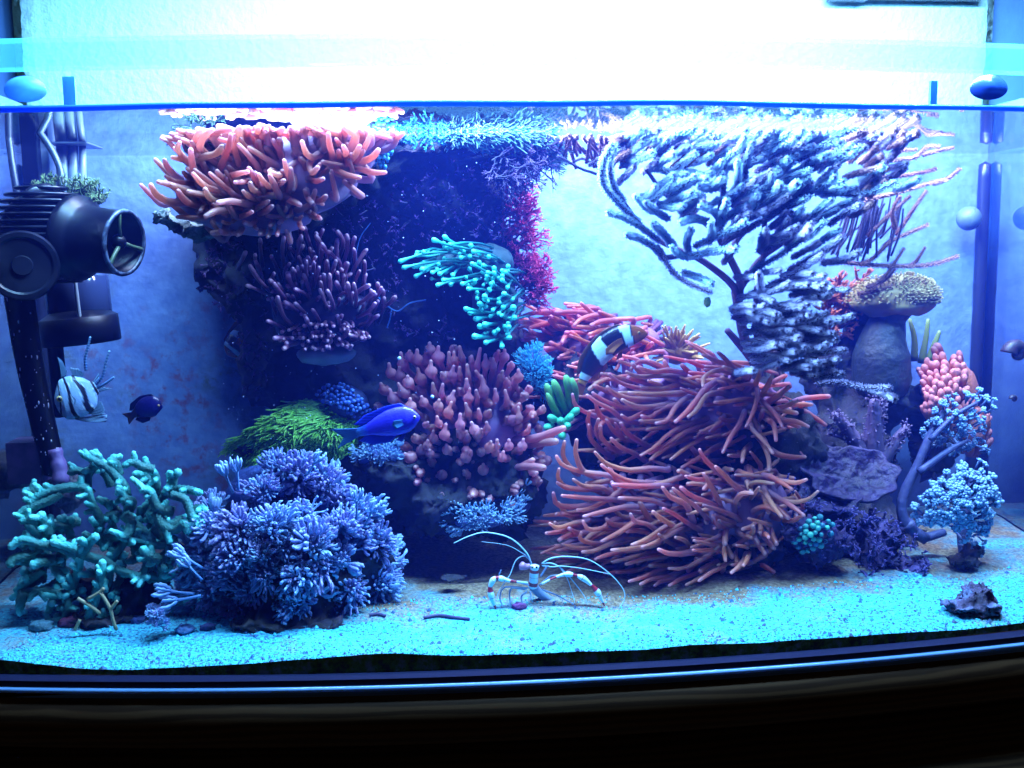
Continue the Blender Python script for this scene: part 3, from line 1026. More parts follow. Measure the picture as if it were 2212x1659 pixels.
# lower large orange anemone
low = thing('sea_anemone', 'lower of the two large orange anemones, its tentacles nearly on the sand', 'anemone', at(1560, 1230, 0.16))
LOB = [(1590, 1110, 115, 92, 0.188, 0.030), (1440, 1130, 180, 90, 0.198, 0.028), (1640, 1090, 60, 70, 0.19, 0.022), (1380, 1150, 140, 72, 0.20, 0.022)]
mound(low, 'body', LOB, ROSE[1])
cover(low, LOB, 130, (-1, -.2, .05), 88, 7.2, 3.0, ROSE[0], 113, down=-.85)
cover(low, [(1610, 1110, 100, 90, .185, .03)], 34, (.1, -.7, -.3), 60, 7.5, 5, ROSE[0], 114, down=-.9)
filled(low, 34, [(1190, 1080), (1280, 1020), (1480, 1010), (1620, 1060), (1660, 1150), (1560, 1240), (1420, 1250), (1270, 1200), (1200, 1140)], 0.135, 0.175, (-1, 0.15), 105, 7.5, 5, ROSE[0], 21, (1600, 1120))
traced(low, RC, [
    [(390, 995), (430, 1050), (540, 1090), (690, 1110), (790, 1130)], [(440, 905), (430, 980), (460, 1050), (520, 1100)], [(515, 895), (510, 980), (550, 1080), (640, 1130)], [(405, 1075), (400, 1130), (440, 1180), (520, 1200)],
    [(395, 1160), (450, 1190), (560, 1200), (680, 1190)], [(495, 1140), (560, 1180), (670, 1190), (750, 1240)], [(370, 1225), (390, 1290), (470, 1310), (600, 1300), (700, 1290)], [(425, 1240), (520, 1250), (680, 1260), (800, 1270)],
    [(520, 1330), (600, 1320), (700, 1270), (800, 1200), (900, 1160)], [(560, 1370), (680, 1340), (820, 1310), (980, 1310)], [(780, 1255), (880, 1260), (990, 1270), (1080, 1310)], [(555, 1400), (590, 1450), (680, 1440), (740, 1390), (820, 1370)],
    [(700, 1385), (740, 1420), (850, 1420), (950, 1400)], [(670, 1525), (780, 1470), (900, 1390), (1000, 1350)], [(735, 1580), (860, 1570), (980, 1550), (1080, 1500)], [(860, 1545), (950, 1510), (1040, 1450), (1120, 1400)],
    [(920, 1565), (1010, 1530), (1130, 1440), (1220, 1400)], [(850, 1355), (880, 1400), (960, 1420), (1040, 1480)], [(1055, 1320), (1130, 1360), (1220, 1420), (1300, 1460)], [(990, 1340), (1050, 1390), (1120, 1430), (1190, 1510)],
    [(1050, 1190), (1100, 1250), (1190, 1290), (1240, 1400)], [(1115, 1195), (1180, 1250), (1270, 1320), (1330, 1390)], [(1165, 1190), (1230, 1240), (1350, 1290), (1440, 1350)], [(1280, 955), (1310, 1010), (1370, 1070), (1450, 1140)],
    [(1380, 1060), (1430, 1110), (1500, 1180), (1570, 1230)], [(1305, 1105), (1350, 1180), (1400, 1280), (1420, 1400)], [(1195, 1120), (1260, 1140), (1330, 1140), (1420, 1170)], [(1305, 1300), (1400, 1330), (1500, 1370), (1560, 1420)],
    [(1610, 1225), (1540, 1230), (1500, 1290), (1500, 1360)], [(1740, 1165), (1650, 1155), (1600, 1170), (1590, 1240)], [(1650, 1190), (1620, 1230), (1590, 1260)], [(1855, 1200), (1790, 1160), (1720, 1120), (1650, 1110)],
    [(1945, 1140), (1880, 1160), (1800, 1150), (1720, 1150)], [(2015, 1215), (1960, 1260), (1880, 1280), (1790, 1270), (1700, 1250)], [(1930, 1365), (1860, 1310), (1780, 1260), (1700, 1210)], [(1790, 1370), (1750, 1320), (1700, 1240), (1680, 1190)],
    [(1765, 1345), (1700, 1310), (1640, 1320), (1580, 1360)], [(1930, 1360), (1860, 1395), (1790, 1390), (1700, 1360)], [(1615, 1430), (1610, 1470), (1570, 1480)], [(1710, 1500), (1690, 1480), (1640, 1480)],
    [(1245, 1520), (1330, 1540), (1420, 1560)], [(1130, 1500), (1190, 1520), (1230, 1580)], [(1025, 1575), (1090, 1600), (1180, 1600), (1260, 1580)], [(1240, 1580), (1330, 1580), (1450, 1560)], [(1025, 1480), (1070, 1520), (1150, 1560)],
    [(670, 1050), (750, 1110), (850, 1150), (990, 1160), (1100, 1160)], [(630, 970), (700, 1040), (830, 1080), (980, 1070), (1080, 1080)], [(910, 1200), (980, 1180), (1090, 1150), (1200, 1110)], [(740, 1170), (860, 1180), (1000, 1180), (1100, 1170)]],
    9.4, 3.9, 0.114, 0.165, ROSE[0], 6)
traced(low, RD, [
    [(90, 830), (170, 820), (280, 790), (370, 780)], [(115, 760), (170, 790), (280, 760), (380, 740)], [(180, 875), (230, 850), (330, 830), (430, 800)], [(250, 795), (320, 830), (420, 830)], [(335, 825), (330, 870), (420, 900), (520, 890)],
    [(200, 905), (280, 930), (420, 930), (520, 900)], [(345, 960), (430, 950), (540, 900), (640, 860)], [(480, 885), (600, 820), (700, 750), (800, 720)], [(555, 1030), (680, 1000), (850, 960), (960, 930)], [(650, 1045), (780, 1010), (900, 990), (1000, 950)],
    [(435, 1010), (520, 980), (620, 960), (720, 930)], [(950, 1075), (1060, 1070), (1200, 1000), (1280, 950)], [(850, 1195), (900, 1165), (1000, 1150), (1110, 1110)], [(950, 1195), (1030, 1150), (1140, 1110), (1220, 1060)],
    [(1070, 1190), (1150, 1150), (1250, 1080), (1320, 1010)], [(1160, 1160), (1250, 1100), (1330, 1060), (1380, 990)], [(750, 1185), (830, 1150), (940, 1130), (1040, 1090)], [(670, 1165), (760, 1140), (850, 1100), (950, 1060)],
    [(1385, 1105), (1440, 1060), (1480, 1000), (1490, 930)], [(1470, 1055), (1500, 1000), (1510, 940)], [(1435, 1080), (1470, 1020), (1490, 960)], [(690, 910), (800, 880), (950, 800), (1050, 770)], [(760, 925), (860, 890), (990, 820), (1090, 780)]],
    9.4, 3.9, 0.120, 0.168, ROSE[0], 7)

# rose anemone behind
bk = thing('sea_anemone', 'rosy long-tentacled anemone behind the clownfish', 'anemone', at(1270, 800, 0.27))
mound(bk, 'body', [(1300, 740, 130, 50, 0.285, 0.03), (1230, 760, 110, 50, 0.285, 0.03)], BACKR[1])
cover(bk, [(1300, 740, 120, 45, .285, .025), (1230, 760, 100, 45, .285, .025)], 60, (-.9, -.3, .1), 70, 6, 4, BACKR[0], 118)
filled(bk, 30, [(1130, 700), (1200, 675), (1310, 680), (1400, 720), (1400, 790), (1300, 800), (1180, 790)], 0.245, 0.285, (-1, 0.1), 85, 6, 4.2, BACKR[0], 31, (1380, 740))
RF = (1280, 760, 400)
traced(bk, RF, [
    [(200, 240), (350, 190), (560, 150), (800, 190)], [(700, 170), (950, 160), (1200, 190), (1450, 240)], [(960, 350), (1060, 260), (1250, 210), (1480, 240)], [(340, 250), (480, 300), (650, 320)], [(630, 230), (760, 280), (950, 340)],
    [(320, 390), (450, 350), (620, 320), (800, 310)], [(340, 420), (420, 470), (560, 490)], [(500, 400), (620, 470), (740, 490)], [(265, 480), (350, 500), (480, 530), (700, 540)], [(840, 450), (1000, 450), (1200, 480), (1320, 500)],
    [(790, 590), (840, 500), (980, 490), (1200, 570)], [(540, 670), (680, 660), (800, 600), (950, 580)], [(770, 780), (870, 740), (960, 660), (1150, 640)], [(820, 890), (900, 830), (1050, 780), (1150, 740)], [(910, 930), (1000, 880), (1130, 790)],
    [(710, 1050), (800, 990), (900, 950)], [(1200, 350), (1320, 300), (1500, 280), (1600, 320)], [(180, 390), (300, 340), (420, 350)], [(190, 310), (350, 310), (500, 360)], [(1780, 740), (1880, 720), (1950, 620)], [(1980, 830), (1960, 760), (2030, 700)],
    [(2050, 600), (2000, 650), (1940, 720)], [(1620, 830), (1700, 780), (1800, 680)]], 7.0, 4.4, 0.235, 0.278, BACKR[0], 8)

# upper left anemone, touching the surface
tl = thing('sea_anemone', 'bright orange-pink anemone at the top of the rock, reaching the water surface', 'anemone', at(580, 480, 0.105))
TLB = [(600, 380, 165, 95, 0.125, 0.028), (500, 420, 115, 75, 0.12, 0.024), (710, 320, 110, 60, 0.125, 0.024), (560, 465, 110, 42, 0.12, 0.024)]
mound(tl, 'body', TLB, TOPL[1])
cover(tl, TLB, 110, (-.35, -.4, .35), 78, 9, 4.6, TOPL[0], 115, down=-.8)
cover(tl, [(630, 330, 185, 55, .12, .028)], 60, (.0, -.15, 1), 90, 10.5, 5.4, TOPL[0], 116, down=.0)
filled(tl, 34, [(360, 400), (430, 290), (560, 262), (740, 265), (800, 330), (720, 420), (620, 480), (520, 515), (420, 490)], 0.075, 0.115, (-0.5, -0.2), 85, 8.5, 5.4, TOPL[0], 41, (610, 400), spread=0.35)
filled(tl, 40, [(400, 440), (480, 450), (620, 440), (740, 410), (690, 480), (600, 520), (480, 515), (420, 490)], 0.08, 0.115, (-0.4, 0.3), 38, 5.6, 4.2, TOPL[0], 42, (590, 430), spread=0.3)
traced(tl, RG, [
    [(100, 690), (140, 760), (210, 810), (300, 830), (420, 830)], [(160, 665), (260, 690), (350, 720), (450, 740)], [(210, 490), (230, 540), (270, 590), (330, 640)], [(220, 620), (290, 660), (400, 680), (500, 690)], [(330, 350), (315, 400), (350, 460), (400, 510)],
    [(420, 410), (430, 500), (450, 590), (500, 640)], [(440, 600), (500, 670), (580, 720), (700, 740), (800, 740)], [(505, 220), (460, 310), (430, 400), (440, 480)], [(590, 240), (520, 310), (490, 390), (500, 460)], [(735, 205), (640, 230), (560, 280), (520, 360)],
    [(735, 160), (650, 180), (600, 220), (580, 290)], [(670, 380), (620, 440), (510, 470), (460, 540)], [(740, 290), (720, 400), (680, 500), (640, 600)], [(765, 290), (770, 400), (800, 500), (820, 590)], [(805, 370), (880, 450), (950, 540), (990, 640)],
    [(1310, 345), (1340, 430), (1390, 470), (1470, 430)], [(1520, 280), (1530, 370), (1550, 440), (1560, 520)], [(1770, 380), (1740, 440), (1690, 490), (1600, 520)], [(1860, 285), (1840, 330), (1810, 390), (1760, 440)], [(1920, 410), (1880, 460), (1800, 500), (1700, 510)],
    [(1975, 590), (1880, 590), (1760, 560), (1640, 540)], [(1770, 630), (1640, 600), (1500, 530)], [(875, 585), (800, 600), (740, 620), (710, 680)], [(1050, 580), (1130, 610), (1200, 550), (1320, 480)], [(1220, 560), (1220, 660), (1200, 740), (1150, 780)],
    [(965, 605), (1000, 660), (1060, 720), (1100, 780)], [(895, 675), (920, 730), (990, 750), (1060, 770)], [(990, 670), (1010, 740), (1090, 780)], [(1165, 655), (1110, 690), (1050, 690)], [(535, 725), (570, 790), (650, 830), (740, 830)],
    [(400, 740), (500, 760), (620, 780), (760, 790)], [(270, 690), (360, 730), (500, 770), (600, 780)], [(320, 740), (370, 810), (450, 850), (560, 850)], [(840, 740), (900, 790), (990, 820)], [(640, 830), (750, 820), (860, 840), (960, 840)], [(540, 940), (620, 900), (750, 890), (860, 890)],
    [(1040, 820), (960, 870), (900, 900)], [(910, 905), (830, 940), (740, 950)], [(1070, 860), (1000, 910), (920, 930)], [(1435, 550), (1390, 590), (1370, 520), (1420, 480)], [(1480, 640), (1420, 660), (1360, 640)], [(1640, 380), (1660, 440), (1590, 480)]],
    10.5, 4.9, 0.062, 0.108, TOPL[0], 9, jit=0.010)
traced(tl, RG, [
    [(1020, 200), (980, 300), (960, 420), (970, 560)], [(880, 130), (870, 250), (920, 400), (940, 520)], [(1070, 140), (1050, 250), (1060, 400), (1050, 540)], [(1150, 140), (1120, 250), (1110, 400), (1110, 540)], [(1200, 160), (1230, 280), (1290, 370), (1370, 450)],
    [(1270, 180), (1260, 280), (1290, 400)], [(1480, 130), (1540, 200), (1620, 300), (1660, 380)], [(1650, 140), (1690, 220), (1740, 290), (1700, 400), (1600, 470)], [(1770, 175), (1790, 260), (1800, 350), (1760, 440)], [(1390, 140), (1430, 240), (1480, 340), (1500, 440)],
    [(960, 140), (950, 240), (960, 360)], [(810, 150), (800, 260), (820, 380), (840, 480)]], 14.0, 5.8, 0.068, 0.108, TOPL[0], 10, jit=0.010)

for ch in [c for c in tl.children if c.name.startswith('tentacle')]:
    xs_ = [(v.co + tl.location) for v in ch.data.vertices]
    if min(v.x for v in xs_) < at(338, 470, .09).x and sum(v.z for v in xs_) / len(xs_) < .340:
        bpy.data.objects.remove(ch)
# dusky anemone in the shade
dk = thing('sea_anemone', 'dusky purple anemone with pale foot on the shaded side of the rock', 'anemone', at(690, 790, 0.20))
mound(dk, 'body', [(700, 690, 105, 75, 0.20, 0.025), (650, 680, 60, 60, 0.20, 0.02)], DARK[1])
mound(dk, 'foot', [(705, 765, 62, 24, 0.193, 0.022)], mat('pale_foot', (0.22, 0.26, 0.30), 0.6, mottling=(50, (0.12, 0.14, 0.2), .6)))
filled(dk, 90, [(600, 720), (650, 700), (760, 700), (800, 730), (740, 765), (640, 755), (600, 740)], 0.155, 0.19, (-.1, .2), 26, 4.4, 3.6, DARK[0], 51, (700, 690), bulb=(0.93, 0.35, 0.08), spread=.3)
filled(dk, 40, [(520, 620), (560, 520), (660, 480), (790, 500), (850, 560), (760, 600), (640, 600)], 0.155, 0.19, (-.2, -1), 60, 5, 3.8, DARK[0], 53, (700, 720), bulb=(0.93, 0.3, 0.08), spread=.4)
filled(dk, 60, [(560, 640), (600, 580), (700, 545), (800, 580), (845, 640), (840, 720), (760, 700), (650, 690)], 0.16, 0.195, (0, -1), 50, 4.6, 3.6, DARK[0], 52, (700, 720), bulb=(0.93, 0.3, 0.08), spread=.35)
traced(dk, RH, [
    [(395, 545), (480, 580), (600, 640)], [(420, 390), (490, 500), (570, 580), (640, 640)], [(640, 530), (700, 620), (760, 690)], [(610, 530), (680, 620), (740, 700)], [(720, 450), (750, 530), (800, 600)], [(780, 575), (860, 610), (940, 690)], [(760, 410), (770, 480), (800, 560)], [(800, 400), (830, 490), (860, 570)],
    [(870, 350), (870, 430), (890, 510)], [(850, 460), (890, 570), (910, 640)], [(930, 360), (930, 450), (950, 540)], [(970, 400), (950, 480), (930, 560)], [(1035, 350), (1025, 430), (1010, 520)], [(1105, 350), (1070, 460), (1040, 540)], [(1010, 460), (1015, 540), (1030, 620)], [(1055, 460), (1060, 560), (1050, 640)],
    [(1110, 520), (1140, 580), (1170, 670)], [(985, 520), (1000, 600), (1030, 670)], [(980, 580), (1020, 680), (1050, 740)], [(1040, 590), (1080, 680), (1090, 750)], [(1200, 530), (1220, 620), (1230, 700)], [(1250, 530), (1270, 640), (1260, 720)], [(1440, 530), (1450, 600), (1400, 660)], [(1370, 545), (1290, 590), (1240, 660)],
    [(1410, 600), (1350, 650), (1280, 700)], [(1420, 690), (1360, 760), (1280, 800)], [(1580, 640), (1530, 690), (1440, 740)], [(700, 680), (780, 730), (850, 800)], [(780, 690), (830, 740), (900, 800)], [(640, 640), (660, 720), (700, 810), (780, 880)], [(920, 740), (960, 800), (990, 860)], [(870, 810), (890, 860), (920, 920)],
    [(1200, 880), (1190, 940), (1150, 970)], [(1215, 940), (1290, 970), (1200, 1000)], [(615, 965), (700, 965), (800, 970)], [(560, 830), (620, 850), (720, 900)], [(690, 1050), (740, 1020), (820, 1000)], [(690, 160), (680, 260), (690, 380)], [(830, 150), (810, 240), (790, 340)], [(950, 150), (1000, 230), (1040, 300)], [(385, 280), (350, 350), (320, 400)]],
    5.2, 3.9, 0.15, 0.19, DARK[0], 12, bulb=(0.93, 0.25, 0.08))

# bulb-tipped anemone in the middle
bt = thing('sea_anemone', 'bulb-tipped pink anemone in the middle of the tank', 'anemone', at(1030, 1090, 0.16))
BULB = [(540, 550, 42, 520, 455), (590, 485, 35, 590, 440), (655, 505, 38, 650, 430), (725, 510, 45, 722, 440), (755, 430, 40, 750, 375), (820, 490, 50, 820, 405), (950, 520, 38, 945, 450), (945, 425, 35, 940, 400), (1010, 500, 26, 990, 405), (910, 560, 20, 905, 450),
    (445, 620, 40, 425, 540), (515, 640, 40, 510, 570), (580, 690, 42, 575, 640), (680, 665, 45, 655, 580), (765, 605, 45, 760, 520), (880, 645, 44, 845, 612), (930, 640, 38, 942, 560), (990, 640, 25, 990, 570), (1200, 550, 35, 1195, 470), (1130, 570, 25, 1155, 420), (1345, 490, 40, 1350, 430), (1290, 480, 30, 1300, 435),
    (390, 750, 40, 360, 700), (465, 815, 48, 430, 745), (545, 765, 48, 500, 700), (600, 885, 45, 595, 820), (705, 850, 35, 685, 805), (790, 770, 22, 775, 700), (850, 790, 24, 855, 705), (920, 830, 38, 945, 760), (820, 880, 38, 825, 830), (1060, 820, 40, 1070, 740), (1185, 760, 42, 1165, 640), (900, 935, 40, 925, 850),
    (995, 1030, 38, 995, 945), (1060, 930, 28, 1040, 860), (870, 1110, 42, 880, 1025), (780, 1140, 38, 780, 1080), (825, 1020, 30, 810, 965), (1110, 1070, 40, 1085, 1010), (1140, 1105, 40, 1165, 1065), (1210, 1060, 28, 1205, 1010), (1040, 1290, 42, 1045, 1240), (890, 1230, 38, 885, 1190), (1230, 1210, 40, 1240, 1165), (1290, 1200, 25, 1290, 1150),
    (1385, 1200, 35, 1385, 1150), (1490, 1200, 38, 1500, 1145), (1330, 1290, 35, 1340, 1245), (1180, 1390, 42, 1180, 1345), (850, 1430, 40, 850, 1400), (1030, 1480, 35, 1035, 1450), (935, 1570, 35, 930, 1545), (730, 1590, 40, 700, 1610), (790, 1630, 38, 780, 1660), (1075, 1620, 35, 1050, 1620), (650, 1520, 40, 600, 1535), (640, 1140, 35, 630, 1110),
    (555, 1200, 35, 530, 1180), (600, 1290, 50, 555, 1260), (680, 1230, 35, 680, 1195), (735, 1195, 35, 735, 1155), (1460, 650, 38, 1460, 590), (1370, 700, 30, 1365, 660), (1320, 650, 28, 1335, 600), (1280, 820, 25, 1275, 745), (1370, 850, 22, 1355, 755), (1460, 980, 35, 1460, 890), (1510, 800, 35, 1490, 780), (1555, 900, 32, 1530, 880), (1650, 910, 30, 1660, 880), (1575, 945, 30, 1575, 960),
    (1530, 1085, 22, 1548, 1035), (1130, 810, 20, 1122, 755), (1150, 960, 20, 1142, 905), (1400, 560, 30, 1405, 530), (340, 880, 30, 315, 870), (1440, 1595, 30, 1440, 1620), (1090, 540, 22, 1085, 480), (1060, 640, 22, 1050, 550), (1050, 730, 24, 1045, 665), (1180, 690, 22, 1120, 600), (1545, 745, 30, 1540, 720), (1260, 560, 30, 1255, 500), (720, 1030, 25, 735, 1010), (760, 1260, 30, 750, 1230)]
BTB = [(1015, 930, 118, 108, 0.215, 0.028), (1060, 960, 90, 110, 0.21, 0.028), (1040, 1040, 85, 55, 0.215, 0.025)]
mound(bt, 'body', BTB, PINK[1])
cover(bt, BTB, 90, (0, -.5, .3), 50, 6.5, 4.2, PINK[0], 117, bulb=(0.72, 1.1, 0.14), down=-.9, curl=.2)
def bulbs():
    rnd = random.Random(77)
    cx, cy_ = Z(RE, [(1130, 1060)])[0]
    for (bx, by, r, tx, ty) in BULB:
        (x, y), (x2, y2) = Z(RE, [(bx, by), (tx, ty)])
        rr = r * 700 / 2212 * 0.8534
        d = math.hypot(x - cx, y - cy_)
        Yt = 0.148 + 0.00022 * d + rnd.uniform(-.006, .006)
        root = (x + (cx - x) * 0.45, y + (cy_ - y) * 0.45 + 14)
        L = math.hypot(x2 - x, y2 - y)
        # stalk, bulb, nipple
        Pc = crom([at(root[0], root[1], Yt + 0.055), at(x + (cx - x) * 0.18, y + (cy_ - y) * 0.12 + rr * 1.2, Yt + 0.022), at(x, y, Yt), at(x2, y2, Yt - 0.004)], 22)
        k = px(Yt)
        R, tv = [], []
        for i in range(22):
            u = i / 21
            base = (7.5 - 3.6 * u)
            b_ = math.exp(-((u - 0.68) / 0.11) ** 2)
            R.append((base * (1 - b_) + rr * b_ * 1.15) * k)
            tv.append(0.08 + 0.86 * u)
        dd = (Pc[-1] - Pc[-2]).normalized()
        Pc += [Pc[-1] + dd * R[-1] * .55, Pc[-1] + dd * R[-1] * .85]
        R += [R[-1] * .8, R[-1] * .42]
        tv += [1, 1]
        MB().tube(Pc, R, 10, tv=tv).build('tentacle', PINK[0], bt)
bulbs()
filled(bt, 20, [(870, 870), (960, 800), (1090, 800), (1180, 880), (1180, 1010), (1100, 1080), (960, 1090), (890, 1000)], 0.175, 0.21, (0, -.3), 42, 8, 6, PINK[0], 61, (1050, 960), bulb=(0.78, 0.75, 0.13), spread=.2)
filled(bt, 44, [(880, 990), (960, 1060), (1100, 1060), (1185, 990), (1180, 1060), (1110, 1108), (980, 1114), (905, 1080)], 0.155, 0.20, (0, .4), 40, 7, 5.2, PINK[0], 64, (1040, 960), bulb=(0.78, 0.8, 0.14), spread=.2)
filled(bt, 30, [(900, 1030), (980, 1060), (1100, 1050), (1170, 1030), (1130, 1095), (1010, 1110), (930, 1090)], 0.172, 0.21, (0, .5), 34, 7, 6, ROSE[0], 62, (1040, 980), bulb=(0.8, 0.6, 0.13), spread=.2)
traced(bt, RE, [[(1820, 1055), (1700, 1100), (1560, 1140), (1430, 1150)], [(1660, 1370), (1530, 1360), (1420, 1370)], [(1575, 1310), (1500, 1350), (1400, 1390)], [(1760, 1160), (1660, 1170), (1540, 1190)]], 10, 7, 0.15, 0.19, PINK[0], 63)

# ------------------------------------------------------------------ turquoise torch coral
TORCH = mat('torch_tentacle', rough=0.4, stops=[(0.0, (0.01, 0.10, 0.10)), (0.75, (0.02, 0.24, 0.22)), (0.90, (0.05, 0.55, 0.45)), (0.97, (0.12, 0.85, 0.68))], translucent=0.25)
tc_ = thing('torch_coral', 'turquoise torch coral with glowing round tips on the rock pillar', 'coral', at(1080, 720, 0.20))
mound(tc_, 'skeleton', [(1050, 570, 60, 45, 0.205, 0.02), (1070, 660, 50, 70, 0.205, 0.02), (990, 570, 60, 30, 0.21, 0.02)], mat('torch_skeleton', (0.03, 0.08, 0.08), 0.7, bump=.6))
torch_lines = [[(515, 1300), (700, 1240), (900, 1230), (1150, 1270), (1350, 1330)], [(545, 1350), (680, 1320), (850, 1300), (1050, 1310), (1200, 1350)], [(625, 1340), (760, 1330), (950, 1290), (1150, 1310)], [(645, 1250), (750, 1260), (900, 1230), (1100, 1220), (1330, 1290)],
    [(640, 1420), (760, 1360), (900, 1330), (1050, 1330)], [(690, 1365), (800, 1320), (950, 1280), (1150, 1290)], [(720, 1370), (850, 1340), (1000, 1320)], [(770, 1390), (880, 1350), (1020, 1340)], [(830, 1400), (930, 1350), (1060, 1320)], [(785, 1130), (900, 1170), (1050, 1200), (1250, 1250), (1380, 1340)],
    [(870, 1105), (960, 1160), (1100, 1180), (1300, 1240)], [(935, 1410), (980, 1360), (1050, 1300)], [(1000, 1270), (1080, 1260), (1200, 1290)], [(910, 1165), (1050, 1150), (1200, 1170), (1340, 1240)], [(1100, 1220), (1200, 1240), (1320, 1310)],
    [(860, 1450), (1000, 1430), (1200, 1390), (1330, 1450)], [(815, 1490), (950, 1450), (1100, 1420), (1250, 1430)], [(1060, 1520), (1200, 1530), (1300, 1600)], [(1090, 1320), (1180, 1370), (1300, 1440), (1400, 1540)], [(1190, 1600), (1300, 1610), (1430, 1640)], [(1215, 1390), (1290, 1410), (1370, 1480)],
    [(1330, 1450), (1380, 1500), (1410, 1570)], [(1240, 1480), (1310, 1510), (1400, 1580)], [(1010, 1480), (1110, 1450), (1220, 1450)], [(1345, 1560), (1390, 1580), (1430, 1610)]]
torch2 = [[(1040, 100), (1150, 120), (1300, 140), (1400, 160)], [(1075, 130), (1180, 150), (1310, 190)], [(1120, 180), (1260, 160), (1330, 180)], [(1190, 0), (1230, 50), (1400, 60)], [(1150, 240), (1230, 265), (1320, 250)], [(1110, 320), (1230, 330), (1330, 320)], [(1390, 330), (1330, 340), (1270, 320)],
    [(1420, 90), (1370, 120), (1310, 150)], [(1190, 225), (1280, 220), (1350, 210)], [(1385, 245), (1330, 260), (1270, 270)], [(1200, 370), (1270, 350), (1340, 330)], [(1330, 400), (1320, 350), (1310, 300)], [(1430, 170), (1380, 190), (1310, 200)], [(1270, 290), (1300, 260), (1340, 230)], [(1150, 60), (1230, 90), (1330, 100)]]
traced(tc_, RJ, torch_lines, 3.2, 2.6, 0.150, 0.20, TORCH, 13, bulb=(1.0, 1.1, 0.05))
traced(tc_, RE, torch2, 4.6, 3.4, 0.150, 0.20, TORCH, 14, bulb=(1.0, 0.9, 0.08))
filled(tc_, 90, [(870, 560), (960, 520), (1080, 540), (1110, 600), (1115, 730), (1040, 730), (1010, 640), (930, 610)], 0.155, 0.20, (-1, 0.2), 46, 3.0, 2.5, TORCH, 15, (1090, 620), bulb=(1.0, 1.1, 0.06), spread=.6)
# ------------------------------------------------------------------ gorgonian
def fuzz_branch(parent, P3, r0, r1, fuzz, material, rnd, step=0.0014, name='branch', around=10, into=None):
    """a branch thickly set with small feeding polyps"""
    L = sum((Vector(P3[i + 1]) - Vector(P3[i])).length for i in range(len(P3) - 1))
    k = max(8, int(L / 0.006))
    P = crom(P3, k)
    m = MB() if into is None else into
    m.tube(P, [(r0 + (r1 - r0) * i / (k - 1)) * (1 + .15 * noise.noise(P[i] * 160)) for i in range(k)], 6, tv=[0.0] * k)
    if fuzz > 0:
        n = max(4, int(L / step))
        Q = crom(P3, n)
        V, F, T = [], [], []
        for i in range(n):
            u = i / (n - 1)
            tan = (Q[min(i + 1, n - 1)] - Q[max(i - 1, 0)])
            tan = tan.normalized() if tan.length > 1e-9 else Vector((0, 0, 1))
            a0 = tan.orthogonal().normalized()
            b0 = tan.cross(a0)
            dens = 0.55 + 0.9 * (0.5 + 0.5 * noise.noise(Q[i] * 90))
            r = (r0 + (r1 - r0) * u)
            ph = rnd.uniform(0, 2 * PI)
            for j in range(around):
                if rnd.random() > dens:
                    continue
                a = ph + 2 * PI * j / around + rnd.uniform(-.4, .4)
                d = (a0 * math.cos(a) + b0 * math.sin(a) + tan * rnd.uniform(-.2, .7)).normalized()
                s_ = d.cross(tan).normalized()
                h = fuzz * rnd.uniform(.4, 1.15)
                w_ = fuzz * 0.17
                c = Q[i] + d * (r * 0.7)
                e = Q[i] + d * (r + h)
                q = s_.cross(d)
                o = len(V)
                V += [c + s_ * w_, c - s_ * w_ * .5 + q * w_, c - s_ * w_ * .5 - q * w_, e + s_ * w_ * .8, e - s_ * w_ * .8]
                F += [(o, o + 1, o + 4, o + 3), (o + 1, o + 2, o + 4), (o + 2, o, o + 3, o + 4)]
                T += [0.4, 0.4, 0.4, 1, 1]
        m.add(V, F, T)
    return m.build(name, material, parent) if into is None else None
GORG = mat('gorgonian_polyps', rough=0.55, stops=[(0.0, (0.16, 0.15, 0.24)), (0.3, (0.24, 0.26, 0.42)), (0.5, (0.42, 0.58, 0.84)), (1.0, (0.56, 0.82, 0.97))], translucent=0.55, vary=0.6)
GORGB = mat('gorgonian_brown', rough=0.6, stops=[(0.0, (0.17, 0.065, 0.045)), (1.0, (0.50, 0.24, 0.22))], translucent=0.1)
GORGL = mat('gorgonian_lilac', rough=0.6, stops=[(0.0, (0.12, 0.08, 0.14)), (0.3, (0.28, 0.22, 0.38)), (1.0, (0.60, 0.56, 0.86))], translucent=0.5, vary=0.6)
